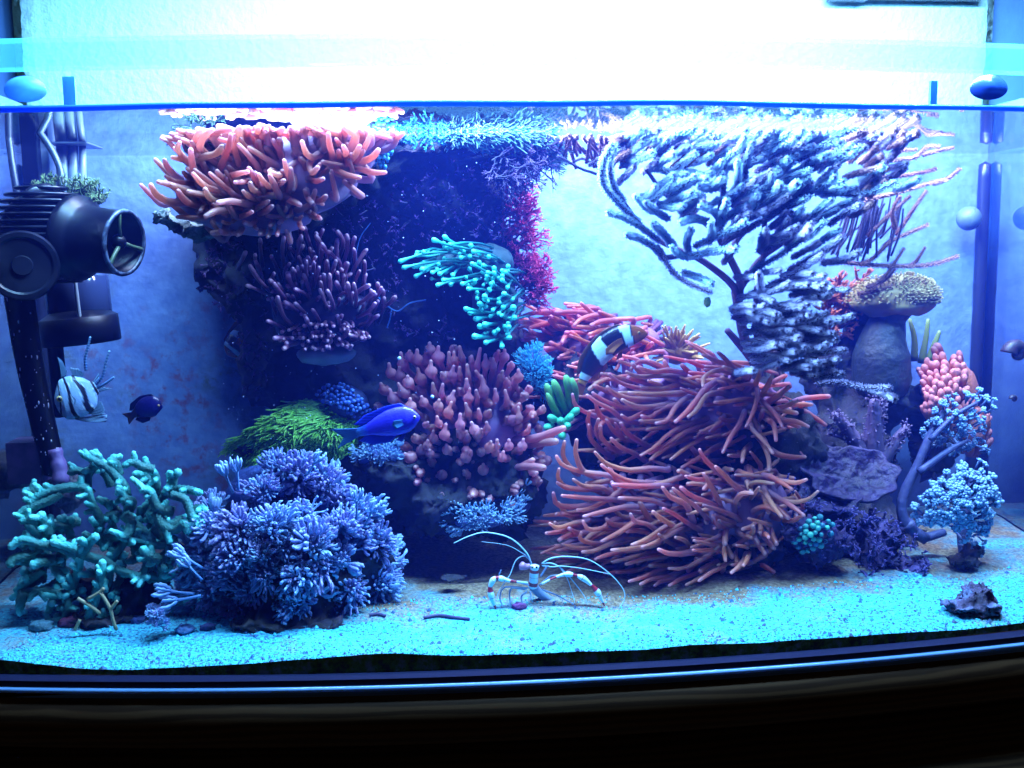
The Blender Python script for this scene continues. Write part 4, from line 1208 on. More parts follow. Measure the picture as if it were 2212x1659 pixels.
def gorgonian():
    rnd = random.Random(100)
    g = thing('gorgonian', 'large branching gorgonian, blue and furry, spreading up to the water surface', 'gorgonian', at(1640, 830, 0.245))
    k0 = px(0.2)
    heap = {}
    def run(reg, lines, Yt, Yb, r0, r1, fuzz, material, jit=0.02, mass=False):
        for L in lines:
            pts = Z(reg, L)
            dy = rnd.uniform(-jit, jit)
            n = len(pts)
            P3 = [at(x, y, Yt + dy + (Yb - Yt) * i / (n - 1)) for i, (x, y) in enumerate(pts)][::-1]
            for p in P3:
                p.z = min(p.z, WATER - 0.006)
            fuzz_branch(g, P3, r0 * k0, r1 * k0, fuzz * k0 * rnd.uniform(.85, 1.15), material, rnd, into=heap.setdefault(material.name, MB()) if mass else None)
    # trunk
    for L, r in (([(1640, 560), (1640, 480), (1620, 400), (1560, 260), (1525, 100), (1500, -30)], 17), ([(1650, 480), (1655, 380), (1650, 300), (1640, 150), (1640, 0), (1640, -60)], 15), ([(1640, 420), (1600, 380), (1530, 300), (1450, 210)], 13),
                 ([(1655, 400), (1750, 350), (1850, 400), (1900, 480)], 6), ([(1650, 300), (1720, 240), (1760, 130)], 8), ([(1560, 260), (1610, 200), (1650, 150)], 5), ([(1700, 330), (1780, 470), (1790, 560)], 5), ([(1660, 380), (1800, 300), (1900, 280)], 6)):
        P3 = [at(x, y, 0.245 - 0.02 * i / len(L)) for i, (x, y) in enumerate(Z(RC, L))]
        P = crom(P3, 16)
        MB().tube(P, [(r * (1 - 0.45 * i / 15)) * k0 * (1 + .08 * noise.noise(P[i] * 150)) for i in range(16)], 10, tv=[0.1] * 16).build('trunk', GORGL, g)
    for L, r in (([(1640, 1650), (1600, 1500), (1430, 1350), (1250, 1250), (1040, 1270), (990, 1180)], 9), ([(1640, 1650), (1650, 1450), (1560, 1250), (1480, 1080), (1490, 900), (1520, 780)], 10), ([(1650, 1500), (1800, 1350), (1850, 1200), (1850, 960), (1900, 920)], 8),
                 ([(1640, 1550), (1800, 1300), (2000, 1150), (2212, 1000)], 8), ([(1560, 1250), (1700, 1000), (1750, 850), (1830, 800)], 8), ([(1250, 1250), (1000, 1130), (850, 1000), (720, 820)], 7), ([(1480, 1080), (1250, 900), (1050, 760), (900, 560)], 7), ([(1520, 780), (1500, 600), (1400, 480), (1280, 420)], 7)):
        P3 = [at(x, y, 0.23 - 0.06 * i / len(L)) for i, (x, y) in enumerate(Z(RK, L))]
        P = crom(P3, 16)
        MB().tube(P, [(r * (1 - 0.4 * i / 15)) * k0 for i in range(16)], 8, tv=[0.1] * 16).build('limb', GORGL, g)
    # brown branches behind
    run(RL, [[(1580, 650), (1450, 680), (1200, 750), (900, 820)], [(1700, 560), (1600, 640), (1480, 680)], [(1540, 270), (1440, 370), (1380, 440), (1300, 480), (1050, 500)], [(1650, 340), (1550, 410), (1400, 450)], [(1510, 560), (1400, 590), (1200, 620), (1000, 640)],
             [(1440, 1010), (1300, 1070), (1150, 1140), (1000, 1280), (900, 1330)], [(1420, 1190), (1350, 1300), (1300, 1340)], [(1680, 1260), (1500, 1320), (1300, 1340), (1000, 1330), (700, 1300)], [(1360, 190), (1290, 330), (1240, 410), (1150, 480)], [(1230, 120), (1100, 230), (960, 310), (840, 400)], [(1100, 110), (980, 200), (860, 280)],
             [(1430, 740), (1350, 850), (1250, 1000), (1180, 1090)], [(1300, 780), (1200, 870), (1100, 960), (960, 1100)], [(1220, 780), (1160, 900), (1180, 1040)], [(1250, 1200), (1100, 1420), (980, 1520)], [(1150, 1500), (1020, 1540), (880, 1560)], [(1180, 1360), (1100, 1450), (950, 1510)]], 0.24, 0.25, 5.5, 3.0, 4.5, GORGB)
    for q in range(46):
        x = rnd.uniform(700, 1250)
        y = rnd.uniform(760, 900)
        run(RL, [[(x, y), (x - rnd.uniform(20, 60), y + rnd.uniform(120, 200)), (x - rnd.uniform(60, 170), y + rnd.uniform(280, 450))]], 0.25, 0.26, 2.6, 2.0, 2.0, GORGL, mass=True)
    for q in range(40):
        x = rnd.uniform(230, 800)
        y = rnd.uniform(70, 170) 
        run(RK, [[(x, y), (x + rnd.uniform(-40, 30), y + rnd.uniform(120, 220)), (x + rnd.uniform(-60, 90), y + rnd.uniform(280, 430))]], 0.15, 0.19, 3.2, 2.2, 2.4, GORGB, mass=True)
    run(RK, [[(220, 280), (300, 330), (420, 420), (520, 560), (620, 640)], [(200, 460), (260, 490), (380, 560), (500, 600), (600, 660)], [(180, 110), (195, 220), (260, 330), (400, 400)], [(330, 500), (400, 480), (500, 540)]], 0.17, 0.20, 3.0, 2.2, 2.2, GORGL)
    for q in range(70):
        x = rnd.uniform(600, 2150)
        y = rnd.uniform(85, 420)
        a = rnd.uniform(-.9, -.2)
        l = rnd.uniform(140, 260)
        run(RK, [[(x, y), (x - l * .5 * math.cos(a), y - l * .5 * math.sin(a)), (x - l * math.cos(a), y - l * math.sin(a) + 30)]], 0.15, 0.18, 3.8, 2.8, 3.6, rnd.choice([GORGB, GORGB, GORGL]), mass=True)
    # furry blue branches in front
    run(RK, [[(640, 360), (560, 500), (560, 680), (680, 830), (850, 1000)], [(660, 380), (610, 520), (640, 700), (720, 820)], [(980, 320), (850, 370), (720, 450)], [(960, 430), (830, 490), (720, 530)], [(1420, 100), (1350, 180), (1310, 300), (1280, 420)], [(1290, 180), (1150, 230), (1070, 300), (1050, 400)],
             [(1440, 360), (1300, 390), (1220, 470)], [(1710, 130), (1640, 250), (1540, 340), (1490, 430)], [(1700, 300), (1640, 400), (1540, 510), (1520, 780)], [(1230, 600), (1120, 600), (1000, 560), (900, 560)], [(1390, 640), (1300, 600), (1200, 580)], [(980, 700), (920, 770), (830, 800)], [(1130, 440), (1060, 480), (960, 560)],
             [(1270, 750), (1180, 790), (1060, 840)], [(1200, 860), (1100, 870), (1000, 840)], [(1640, 500), (1640, 620), (1620, 780)], [(1740, 390), (1700, 520), (1690, 640), (1680, 760)], [(1920, 600), (1870, 720), (1830, 800)], [(2140, 900), (2000, 1030), (1890, 1160)], [(1860, 1050), (1830, 1120), (1820, 1220)], [(1970, 680), (1920, 760), (1830, 810)],
             [(1770, 770), (1740, 860), (1680, 910), (1540, 960), (1480, 1080)], [(2212, 780), (2050, 850), (1900, 920), (1850, 960)], [(1700, 980), (1600, 1040), (1450, 1110), (1290, 1180)], [(1620, 1200), (1450, 1220), (1250, 1260)], [(600, 910), (720, 950), (850, 1020), (1000, 1130)], [(750, 1090), (850, 1120), (980, 1200), (1040, 1280)],
             [(1430, 1480), (1330, 1430), (1200, 1390)], [(2200, 90), (2050, 190), (1900, 290)], [(2000, 150), (1880, 250), (1750, 350)], [(2050, 270), (1880, 410), (1790, 440)], [(2212, 300), (2050, 420), (1900, 520)], [(2212, 570), (2020, 640), (1950, 720)], [(860, 250), (800, 330), (760, 440)], [(1330, 700), (1420, 720), (1500, 690)], [(1260, 1050), (1230, 1130), (1240, 1230)],
             [(1420, 1000), (1430, 1080), (1400, 1150)], [(900, 830), (980, 900), (1080, 960)], [(1340, 860), (1440, 900), (1500, 960)], [(960, 1000), (1040, 1080), (1120, 1180)], [(1550, 820), (1520, 900), (1490, 1000)], [(1110, 1190), (1160, 1240), (1240, 1270)], [(820, 780), (880, 850), (960, 900)], [(1180, 990), (1280, 960), (1390, 980)]], 0.105, 0.185, 5.0, 3.4, 5.6, GORG)
    run(RK, [[(1420, 1550), (1250, 1480), (1120, 1390), (1040, 1270), (990, 1180)]], 0.10, 0.17, 4.2, 3.2, 5.6, GORGL)
    run(RL, [[(900, 390), (700, 440), (480, 560), (280, 660)], [(860, 240), (650, 340), (500, 450), (300, 530)], [(780, 160), (560, 290), (380, 380)], [(640, 100), (500, 210), (280, 330), (110, 440)], [(770, 660), (620, 680), (400, 790), (120, 930)], [(440, 880), (330, 1010), (190, 1150)], [(620, 980), (520, 1080), (400, 1150), (260, 1250), (100, 1340), (60, 1380)],
             [(740, 1040), (620, 1120), (500, 1200)], [(1180, 670), (1020, 730), (860, 770), (700, 740)], [(1370, 640), (1280, 690), (1180, 720)], [(210, 590), (170, 680), (130, 780)], [(270, 690), (240, 760), (170, 820)], [(400, 670), (340, 730), (250, 790)], [(330, 480), (260, 540), (180, 620)], [(1090, 540), (990, 600), (900, 650)], [(700, 590), (620, 650), (520, 700)]], 0.105, 0.185, 5.0, 3.4, 5.6, GORG)
    run(RL, [[(890, 1230), (760, 1290), (600, 1310)], [(150, 1050), (140, 1140), (90, 1220)], [(500, 1040), (430, 1100), (330, 1170)], [(90, 1400), (110, 1520), (130, 1660)], [(760, 1110), (640, 1200), (480, 1290), (330, 1380)], [(600, 1250), (480, 1330), (330, 1420), (180, 1490)]], 0.09, 0.18, 5.0, 3.6, 5.4, GORGL)
    for q in range(70):
        x, y = rnd.uniform(-120, 560), rnd.uniform(-200, 620)
        a = rnd.uniform(-.25, .2)
        l = rnd.uniform(130, 330)
        run(RN, [[(x + l * math.cos(a), y + l * math.sin(a)), (x + l * .5, y + rnd.uniform(-12, 18)), (x - 20, y + 20)]], 0.085, 0.18, 4.0, 3.0, 4.8, GORGL, mass=q > 14)
    run(RN, [[(420, 190), (270, 210), (130, 220)], [(780, 430), (600, 450), (400, 470), (250, 430)], [(760, 620), (600, 640), (480, 640), (380, 600)], [(1140, 730), (950, 730), (750, 690), (560, 700)], [(450, 90), (300, 80), (120, 90)], [(640, 130), (540, 190), (420, 260), (250, 330)], [(370, 270), (250, 280), (140, 300)], [(420, 330), (300, 340), (180, 370)], [(1180, 820), (1080, 770), (980, 740)]], 0.085, 0.175, 5.0, 3.6, 5.4, GORGL)
    for q in range(115):
        x, y = rnd.uniform(-100, 1300), rnd.uniform(60, 1000)
        if x > 1000 and y > 750:
            continue
        a = rnd.uniform(-.85, -.25)
        l = rnd.uniform(220, 420) * (1 - x / 3000)
        run(RL, [[(x + l * .5 * math.cos(a), y + l * .5 * math.sin(a)), (x, y + rnd.uniform(-10, 14)), (x - l * .5 * math.cos(a), y - l * .5 * math.sin(a))]], 0.12, 0.19, 5.0, 3.8, 4.6, rnd.choice([GORG, GORG, GORGL]) if x < 760 else rnd.choice([GORGB, GORGL]), mass=q > 70)
    # thinner furry filling branches, leaning with the flow
    for q in range(130):
        x, y = rnd.uniform(700, 2180), rnd.uniform(60, 1250)
        if (y > 1050 and x < 1350) or (y > 700 and x < 1000):
            continue
        a = rnd.uniform(-.95, -.35)
        l = rnd.uniform(150, 280)
        run(RK, [[(x + l * .5 * math.cos(a), y + l * .5 * math.sin(a)), (x, y + rnd.uniform(-10, 14)), (x - l * .5 * math.cos(a), y - l * .5 * math.sin(a))]], 0.12, 0.19, 4.6, 3.6, 4.8, rnd.choice([GORG, GORG, GORGL]) if y < 900 else GORGL, mass=q > 60)
    for nm_, mb_ in heap.items():
        mb_.build('fine_branches', bpy.data.materials[nm_], g, kind='stuff')
gorgonian()

# ------------------------------------------------------------------ feathery polyps (blue soft corals)
def polyp_mesh(name, seed, open_=1.0, material=None, petals=8, fringe=True, heads=1):
    """a stalked polyp, or a sprig of several, with eight feathery arms to each crown"""
    rnd = random.Random(seed)
    m = MB()
    for hd in range(heads):
        if heads == 1:
            X = Matrix.Identity(4)
        else:
            X = Matrix.Translation((rnd.uniform(-.1, .1), rnd.uniform(-.1, .1), -.25 + rnd.uniform(-.25, .25))) @ Matrix.Rotation(hd * 2 * PI / heads + rnd.uniform(-.5, .5), 4, 'Z') @ Matrix.Rotation(rnd.uniform(.15, .75), 4, 'Y') @ Matrix.Scale(rnd.uniform(.62, .85), 4)
        P = crom([X @ Vector((0, 0, -0.6)), X @ Vector((rnd.uniform(-.06, .06), rnd.uniform(-.06, .06), 0.2)), X @ Vector((0, 0, 0.85))], 7)
        sc_ = X.to_scale()[0]
        m.tube(P, [sc_ * r for r in (0.12, 0.11, 0.095, 0.09, 0.09, 0.11, 0.15)], 6, t0=0.0, t1=0.45)
        o_h = open_ * rnd.uniform(.75, 1.3)
        for j in range(petals):
            a = 2 * PI * (j + rnd.uniform(-.25, .25)) / petals
            o = o_h * rnd.uniform(.75, 1.25)
            ca, sa = math.cos(a), math.sin(a)
            L = rnd.uniform(.8, 1.15)
            Q = []
            for i in range(7):
                u = i / 6
                rr = 0.10 + o * 0.44 * math.sin(min(1.25, u * 1.25) * PI / 2)
                tw = rnd.uniform(-.06, .06) * u
                Q.append(X @ Vector((ca * rr - sa * tw, sa * rr + ca * tw, 0.80 + L * 0.95 * u)))
            Rr = [0.06, 0.12, 0.09, 0.15, 0.10, 0.14, 0.06] if fringe else [0.07, 0.09, 0.10, 0.10, 0.10, 0.09, 0.06]
            m.tube(Q, [sc_ * r for r in Rr], 5, t0=0.45, t1=1.0, squash=0.6)
    me = m.mesh(name)
    me.materials.append(material)
    return me
XEN = mat('blue_polyp', rough=0.45, stops=[(0.0, (0.12, 0.26, 0.66)), (0.45, (0.16, 0.32, 0.74)), (0.7, (0.32, 0.38, 0.78)), (1.0, (0.40, 0.52, 0.90))], translucent=0.3)
XENF = mat('blue_stalk', (0.06, 0.10, 0.34), 0.6, mottling=(60, (0.03, 0.05, 0.2), .7), bump=.6, bscale=200)
XEN2 = mat('lavender_polyp', rough=0.45, stops=[(0.0, (0.16, 0.26, 0.62)), (0.5, (0.26, 0.32, 0.70)), (1.0, (0.48, 0.46, 0.84))], translucent=0.3)
XEN3 = mat('pale_blue_polyp', rough=0.45, stops=[(0.0, (0.12, 0.28, 0.62)), (0.5, (0.24, 0.42, 0.78)), (1.0, (0.40, 0.60, 0.92))], translucent=0.3)
XM = [polyp_mesh('polyp', i, o, [XEN, XEN2, XEN3][i % 3], heads=3) for i, o in enumerate((0.65, 0.85, 1.0, 1.25, 0.75, 1.5, 0.9, 1.15, 0.55))]

XM1 = polyp_mesh('polyp', 77, .8, XEN3)
def inside(poly, x, y):
    ins = False
    for i in range(len(poly)):
        (x1, y1), (x2, y2) = poly[i], poly[i - 1]
        if (y1 > y) != (y2 > y) and x < (x2 - x1) * (y - y1) / (y2 - y1) + x1:
            ins = not ins
    return ins
def colony(parent, poly, n, centre, Yc, Ye, size, meshes, seed, up=0.5, toward=0.6, minstep=0.0):
    """polyps standing over a dome: nearest the glass at its centre (Yc), further off at its outline (Ye)"""
    rnd = random.Random(seed)
    xs, ys = [p[0] for p in poly], [p[1] for p in poly]
    hw, hh = (max(xs) - min(xs)) / 2, (max(ys) - min(ys)) / 2
    pts = []
    tries = 0
    while len(pts) < n and tries < 20000:
        tries += 1
        x, y = rnd.uniform(min(xs), max(xs)), rnd.uniform(min(ys), max(ys))
        if not inside(poly, x, y):
            continue
        if minstep and any((x - a) ** 2 + (y - b) ** 2 < minstep ** 2 for a, b in pts):
            continue
        pts.append((x, y))
    for x, y in pts:
        ex, ey = (x - centre[0]) / hw, (y - centre[1]) / hh
        q = min(1.0, ex * ex + ey * ey)
        Y = Yc + (Ye - Yc) * q
        d = Vector((ex * 1.0 + rnd.uniform(-.35, .35), -toward * (1.1 - q) + rnd.uniform(-.35, .2), -ey * 0.9 + up + rnd.uniform(-.3, .3))).normalized()
        s_ = size * rnd.uniform(.75, 1.2)
        p = at(x, y, Y) - d * s_ * 1.1
        inst('polyp', rnd.choice(meshes), parent, p, d, rnd.uniform(0, 6.28), s_)

xe = thing('feathery_soft_coral', 'big mound of blue feathery polyps standing near the front glass', 'coral', at(640, 1390, 0.05))
xpoly = [(345, 1310), (400, 1180), (440, 1060), (495, 1000), (560, 985), (605, 940), (655, 940), (695, 990), (760, 1040), (830, 1110), (880, 1190), (885, 1235), (830, 1290), (775, 1325), (755, 1376), (690, 1384), (640, 1345), (570, 1320), (450, 1310), (380, 1325)]
mound(xe, 'base', [(640, 1200, 170, 110, 0.14, 0.04), (600, 1080, 110, 90, 0.16, 0.03), (740, 1210, 60, 50, 0.14, 0.02)], XENF)
def bouquets():
    rnd = random.Random(210)
    cs = []
    tries = 0
    while len(cs) < 36 and tries < 9000:
        tries += 1
        x, y = rnd.uniform(340, 890), rnd.uniform(940, 1380)
        if inside(xpoly, x, y) and all((x - a) ** 2 + (y - b) ** 2 < 1e9 and (x - a) ** 2 + (y - b) ** 2 > 46 ** 2 for a, b in cs):
            cs.append((x, y))
    cs += [(840, 1150), (862, 1205), (806, 1092), (846, 1255), (760, 1330), (720, 1360)]
    tot = 0
    for x, y in cs:
        ex, ey = (x - 610) / 275, (y - 1190) / 220
        q = min(1, ex * ex + ey * ey)
        Y = 0.070 + 0.075 * q + rnd.uniform(-.008, .012)
        d0 = Vector((ex * 1.1 + rnd.uniform(-.4, .4), -.65 * (1.1 - q), -ey * .8 + .45 + rnd.uniform(-.3, .3))).normalized()
        c = at(x, y, Y)
        big = rnd.uniform(.75, 1.25)
        P = crom([c - d0 * .045 + Vector((0, .02, -.01)), c - d0 * .028, c - d0 * .018], 8)
        MB().tube(P, [.0075 * big, .007 * big, .0065 * big, .006 * big, .006 * big, .0065 * big, .007 * big, .006 * big], 9).build('stalk', XENF, xe)
        for k in range(rnd.randint(6, 8)):
            if tot >= 286:
                break
            tot += 1
            v = Vector((rnd.gauss(0, 1), rnd.gauss(0, 1) - .2, rnd.gauss(0, 1) + .2)) * .62
            d = (d0 + v).normalized()
            s_ = .0118 * big * rnd.uniform(.7, 1.25)
            inst('polyp', rnd.choice(XM), xe, c + d * .006 - d0 * .016, d, rnd.uniform(0, 6.28), (s_ * rnd.uniform(.85, 1.2), s_ * rnd.uniform(.85, 1.2), s_ * rnd.uniform(.85, 1.25)))
bouquets()
for (x, y, dx, dy, s_) in ((510, 1000, 0, 1, .012), (770, 1065, 0.05, 1, .012), (480, 1010, -.3, .9, .012), (810, 1090, .4, .8, .011), (380, 1190, -.7, .6, .013), (395, 1210, -.6, .8, .012), (345, 1275, -1, .2, .014), (360, 1300, -1, -.1, .014), (690, 985, .5, .7, .011)):
    p = at(x, y, 0.075)
    d = Vector((dx, -.15, dy)).normalized()
    inst('polyp', XM1, xe, p - d * s_ * 1.3, d, 0.4, s_ * .9)

# small blue tufts below and beside the bulb-tipped anemone
def tuft(label, poly, n, centre, Yc, Ye, size, seed, material=None, mound_=None, cat_='coral', name='soft_coral_tuft'):
    t = thing(name, label, cat_, at(centre[0], max(p[1] for p in poly), Ye))
    if mound_:
        mound(t, 'base', mound_, XENF, 3)
    colony(t, poly, n, centre, Yc, Ye, size, material or XM, seed, up=.4, toward=.9)
    return t
PALE = mat('pale_polyp', rough=0.45, stops=[(0.0, (0.16, 0.3, 0.62)), (0.6, (0.28, 0.5, 0.8)), (1.0, (0.5, 0.72, 0.95))], translucent=0.25)
PM = [polyp_mesh('polyp', 20 + i, o, PALE, 6) for i, o in enumerate((0.8, 1.2, 1.5))]
CYAN = mat('cyan_polyp', rough=0.45, stops=[(0.0, (0.04, 0.2, 0.4)), (0.6, (0.08, 0.45, 0.75)), (1.0, (0.16, 0.75, 0.95))], translucent=0.25)
CM = [polyp_mesh('polyp', 30 + i, o, CYAN, 6, False) for i, o in enumerate((0.8, 1.2, 1.4))]
tuft('row of small blue feathery tufts under the bulb-tipped anemone', [(925, 1120), (960, 1095), (1090, 1090), (1140, 1040), (1150, 1080), (1130, 1120), (1060, 1135), (1000, 1150), (950, 1150)], 60, (1050, 1115), 0.15, 0.165, 0.0062, 201, PM, [(1020, 1120, 80, 22, 0.18, 0.02), (1120, 1080, 28, 35, 0.18, 0.015)])
tuft('blue feathery tufts under the blurred blue fish', [(760, 965), (820, 945), (875, 960), (890, 1005), (850, 1010), (800, 1000), (770, 1000)], 46, (825, 975), 0.165, 0.18, 0.0058, 202, PM, [(825, 985, 55, 26, 0.195, 0.02)])
tuft('cluster of bright turquoise polyps between the bulb-tipped and rosy anemones', [(1110, 770), (1130, 745), (1165, 740), (1195, 790), (1195, 850), (1170, 870), (1150, 830), (1125, 800)], 90, (1155, 800), 0.185, 0.205, 0.0052, 203, CM, [(1155, 800, 38, 55, 0.215, 0.02)])
tuft('small blue polyp sprig on the sand in front of the green branching coral', [(305, 1330), (330, 1300), (362, 1305), (368, 1345), (330, 1350)], 16, (335, 1330), 0.065, 0.075, 0.0055, 204, XM, None)

# ------------------------------------------------------------------ green branching coral
GREEN = mat('green_branch', rough=0.6, stops=[(0.0, (0.03, 0.10, 0.085)), (0.45, (0.05, 0.26, 0.24)), (0.75, (0.08, 0.55, 0.50)), (1.0, (0.22, 0.88, 0.82))], bump=0.5, bscale=500)
gc = thing('branching_coral', 'green branching stony coral with pale knobbly tips near the front glass', 'coral', at(230, 1370, 0.08))
gl = [[(650, 150), (740, 200), (850, 260), (930, 340), (1000, 430), (1010, 560)], [(850, 220), (760, 250), (700, 320), (690, 410)], [(540, 310), (620, 290), (680, 320), (700, 420)], [(700, 420), (740, 560), (800, 680), (780, 800)], [(230, 560), (330, 480), (500, 430), (660, 420), (710, 470)], [(180, 470), (230, 450), (300, 470), (360, 490)], [(140, 660), (230, 590), (400, 520), (480, 460)],
    [(400, 640), (400, 740), (410, 850)], [(70, 910), (180, 840), (330, 880), (480, 900), (620, 960)], [(70, 1060), (110, 1000), (220, 960), (330, 900)], [(400, 850), (560, 900), (640, 950), (750, 990), (820, 1000)], [(780, 800), (700, 880), (640, 960)], [(960, 800), (900, 830), (800, 820)], [(1020, 560), (1000, 640), (900, 640), (800, 690)], [(940, 410), (990, 500), (1060, 540)],
    [(960, 520), (1010, 520), (1060, 540), (1030, 620)], [(1110, 430), (1200, 460), (1240, 560), (1300, 600), (1390, 620)], [(1190, 660), (1220, 600), (1250, 550)], [(1510, 800), (1480, 710), (1400, 760), (1300, 720), (1250, 620)], [(1350, 290), (1370, 420), (1300, 500), (1250, 560)], [(1440, 290), (1390, 330), (1370, 420)], [(1620, 470), (1500, 440), (1370, 430)], [(1600, 760), (1530, 640), (1480, 520), (1370, 480)], [(1660, 610), (1590, 590), (1520, 620)],
    [(950, 830), (1020, 790), (1050, 700), (1000, 640)], [(1075, 880), (1040, 820), (1050, 740)], [(1225, 830), (1130, 760), (1060, 700)], [(1160, 860), (1270, 890), (1350, 870), (1280, 800), (1230, 740)], [(1170, 1050), (1300, 970), (1380, 890), (1380, 800)], [(1550, 1020), (1450, 960), (1390, 900)], [(1340, 1090), (1290, 1040), (1320, 970)], [(1200, 1140), (1100, 1130), (950, 1080), (820, 1000)],
    [(510, 1175), (470, 1120), (430, 1030), (500, 950)], [(860, 1190), (800, 1120), (800, 1010)], [(300, 1540), (500, 1480), (540, 1350), (480, 1260), (280, 1250), (160, 1270)], [(160, 1450), (165, 1350), (190, 1270)], [(980, 260), (1060, 220), (1140, 260), (1230, 280)], [(1060, 310), (1150, 330), (1220, 400), (1260, 480)], [(1210, 280), (1240, 330), (1250, 430)], [(860, 200), (920, 230), (950, 320)],
    [(640, 960), (620, 1100), (560, 1250), (520, 1400), (500, 1560)], [(820, 1000), (800, 1150), (760, 1300), (700, 1500)], [(1060, 700), (1000, 850), (900, 1000), (860, 1200), (800, 1450)], [(1250, 700), (1200, 900), (1150, 1100), (1050, 1350)], [(320, 620), (350, 700), (390, 800)], [(150, 690), (220, 680), (300, 700)], [(760, 1500), (850, 1450), (960, 1480)], [(240, 1050), (330, 1020), (450, 1000)], [(1130, 900), (1180, 960), (1280, 1000)]]
def green():
    rnd = random.Random(300)
    for i, L in enumerate(gl):
        pts = Z(RO, L)
        y0 = rnd.uniform(-.012, .016) + 0.11
        P3 = [at(x, y, y0 + 0.012 * j / len(pts)) for j, (x, y) in enumerate(pts)][::-1]
        LL = sum((P3[j + 1] - P3[j]).length for j in range(len(P3) - 1))
        k = max(10, int(LL / 0.0016))
        P = crom(P3, k)
        sz = px(.11) * rnd.uniform(.85, 1.1)
        R = []
        for j in range(k):
            u = j / (k - 1)
            r = (10.8 - 2.8 * u) * sz * (1 + .12 * noise.noise(P[j] * 120))
            if u > .95:
                r *= math.sqrt(max(.15, 1 - ((u - .95) / .05) ** 2 * .8))
            R.append(r)
        tv = [max(0, min(1, 0.30 + 0.25 * noise.noise(P[j] * 60) + (0.75 * max(0, (j / (k - 1) - .55) / .45)) * (0.55 + 0.45 * (i % 3 > 0)))) for j in range(k)]
        br = MB().tube(P, R, 12, knob=0.13, tv=tv)
        for _ in range(max(2, int(LL / .0085))):
            j = rnd.randint(int(k * .15), k - 3)
            tn = (P[j + 1] - P[j - 1]).normalized()
            d = (tn.orthogonal().normalized() * math.cos(3) + Vector((rnd.uniform(-1, 1), rnd.uniform(-1, .2), rnd.uniform(-.6, 1)))).normalized()
            l = rnd.uniform(.004, .011)
            kk = max(5, int(l / .0015))
            Q = [P[j] + d * l * (i2 / (kk - 1)) + tn * l * .25 * (i2 / (kk - 1)) ** 2 for i2 in range(kk)]
            br.tube(Q, [R[j] * (.92 - .35 * i2 / (kk - 1)) for i2 in range(kk)], 10, knob=.13, tv=[min(1, tv[j] + .55 * i2 / (kk - 1)) for i2 in range(kk)])
        br.build('branch', GREEN, gc)
    rr = random.Random(301)
    gpoly = [(40, 1190), (60, 1090), (160, 1040), (200, 985), (300, 1000), (390, 1020), (440, 1070), (430, 1150), (330, 1190), (380, 1240), (320, 1280), (200, 1300), (60, 1300)]
    c = 0
    while c < 46:
        x, y = rr.uniform(40, 440), rr.uniform(985, 1300)
        if not inside(gpoly, x, y):
            continue
        c += 1
        Yb = .125 + rr.uniform(0, .02)
        a = at(x, y, Yb)
        d = Vector(((x - 240) / 200 + rr.uniform(-.5, .5), rr.uniform(-.6, .3), (1180 - y) / 200 + rr.uniform(-.3, .7))).normalized()
        l = rr.uniform(.018, .034)
        k = int(l / .0016)
        P = crom([a - d * l * .4, a + Vector((rr.uniform(-.003, .003), 0, rr.uniform(-.003, .003))), a + d * l * .6], k)
        tt = [max(0, min(1, .25 + .25 * noise.noise(p * 60) + .7 * max(0, (j / (k - 1) - .5) / .5))) for j, p in enumerate(P)]
        br = MB().tube(P, [(9.5 - 2.6 * j / (k - 1)) * px(.12) * (1 + .14 * noise.noise(p * 130)) for j, p in enumerate(P)], 10, knob=.13, tv=tt)
        for _ in range(3):
            j = rr.randint(2, k - 3)
            e = Vector((rr.uniform(-1, 1), rr.uniform(-1, .2), rr.uniform(-.4, 1))).normalized()
            Q = [P[j] + e * .0018 * i2 for i2 in range(5)]
            br.tube(Q, [.0034 - .00028 * i2 for i2 in range(5)], 9, knob=.13, tv=[min(1, tt[j] + .12 * i2) for i2 in range(5)])
        br.build('branch', GREEN, gc)
    # dead bare twigs below
    for L in ([(620, 1310), (720, 1370), (800, 1430)], [(800, 1260), (880, 1390), (900, 1470), (930, 1560)], [(940, 1330), (890, 1390)], [(640, 1480), (600, 1560)], [(700, 1320), (800, 1260), (830, 1230)]):
        P = crom([at(x, y, .085) for x, y in Z(RO, L)], 10)
        MB().tube(P, [4.0 * px(.1)] * 10, 6).build('bare_twig', mat('bare_twig', (0.30, 0.27, 0.16), .7), gc)
green()

# ------------------------------------------------------------------ green star polyps, blue button polyps
def blades(name, parent, poly, n, centre, Yc, Ye, L, r, flow, material, seed, curl=.4, seg=5):
    rnd = random.Random(seed)
    xs, ys = [p[0] for p in poly], [p[1] for p in poly]
    hw, hh = (max(xs) - min(xs)) / 2, (max(ys) - min(ys)) / 2
    m = MB()
    c = 0
    while c < n:
        x, y = rnd.uniform(min(xs), max(xs)), rnd.uniform(min(ys), max(ys))
        if not inside(poly, x, y):
            continue
        c += 1
        ex, ey = (x - centre[0]) / hw, (y - centre[1]) / hh
        q = min(1, ex * ex + ey * ey)
        Y = Yc + (Ye - Yc) * q
        p = at(x, y, Y)
        cl = noise.noise(Vector((x * .02, y * .02, seed)))
        d = Vector((flow[0] + cl + rnd.uniform(-.4, .4), -.5 + rnd.uniform(-.3, .3), flow[1] + rnd.uniform(-.4, .4))).normalized()
        b = Vector((rnd.uniform(-1, 1), 0, rnd.uniform(-1, .3))) * curl
        l = L * rnd.uniform(.6, 1.2)
        P = crom([p - d * l * .3 + Vector((0, .003, 0)), p + d * l * .2, p + (d + b * .5) * l * .6, p + (d + b) * l], seg)
        tt = rnd.uniform(0, .35)
        m.tube(P, [r, r, r * .9, r * .6][:1] * (seg - 1) + [r * .5], 4, t0=tt, t1=tt + .65)
    return m.build(name, material, parent, kind='stuff')
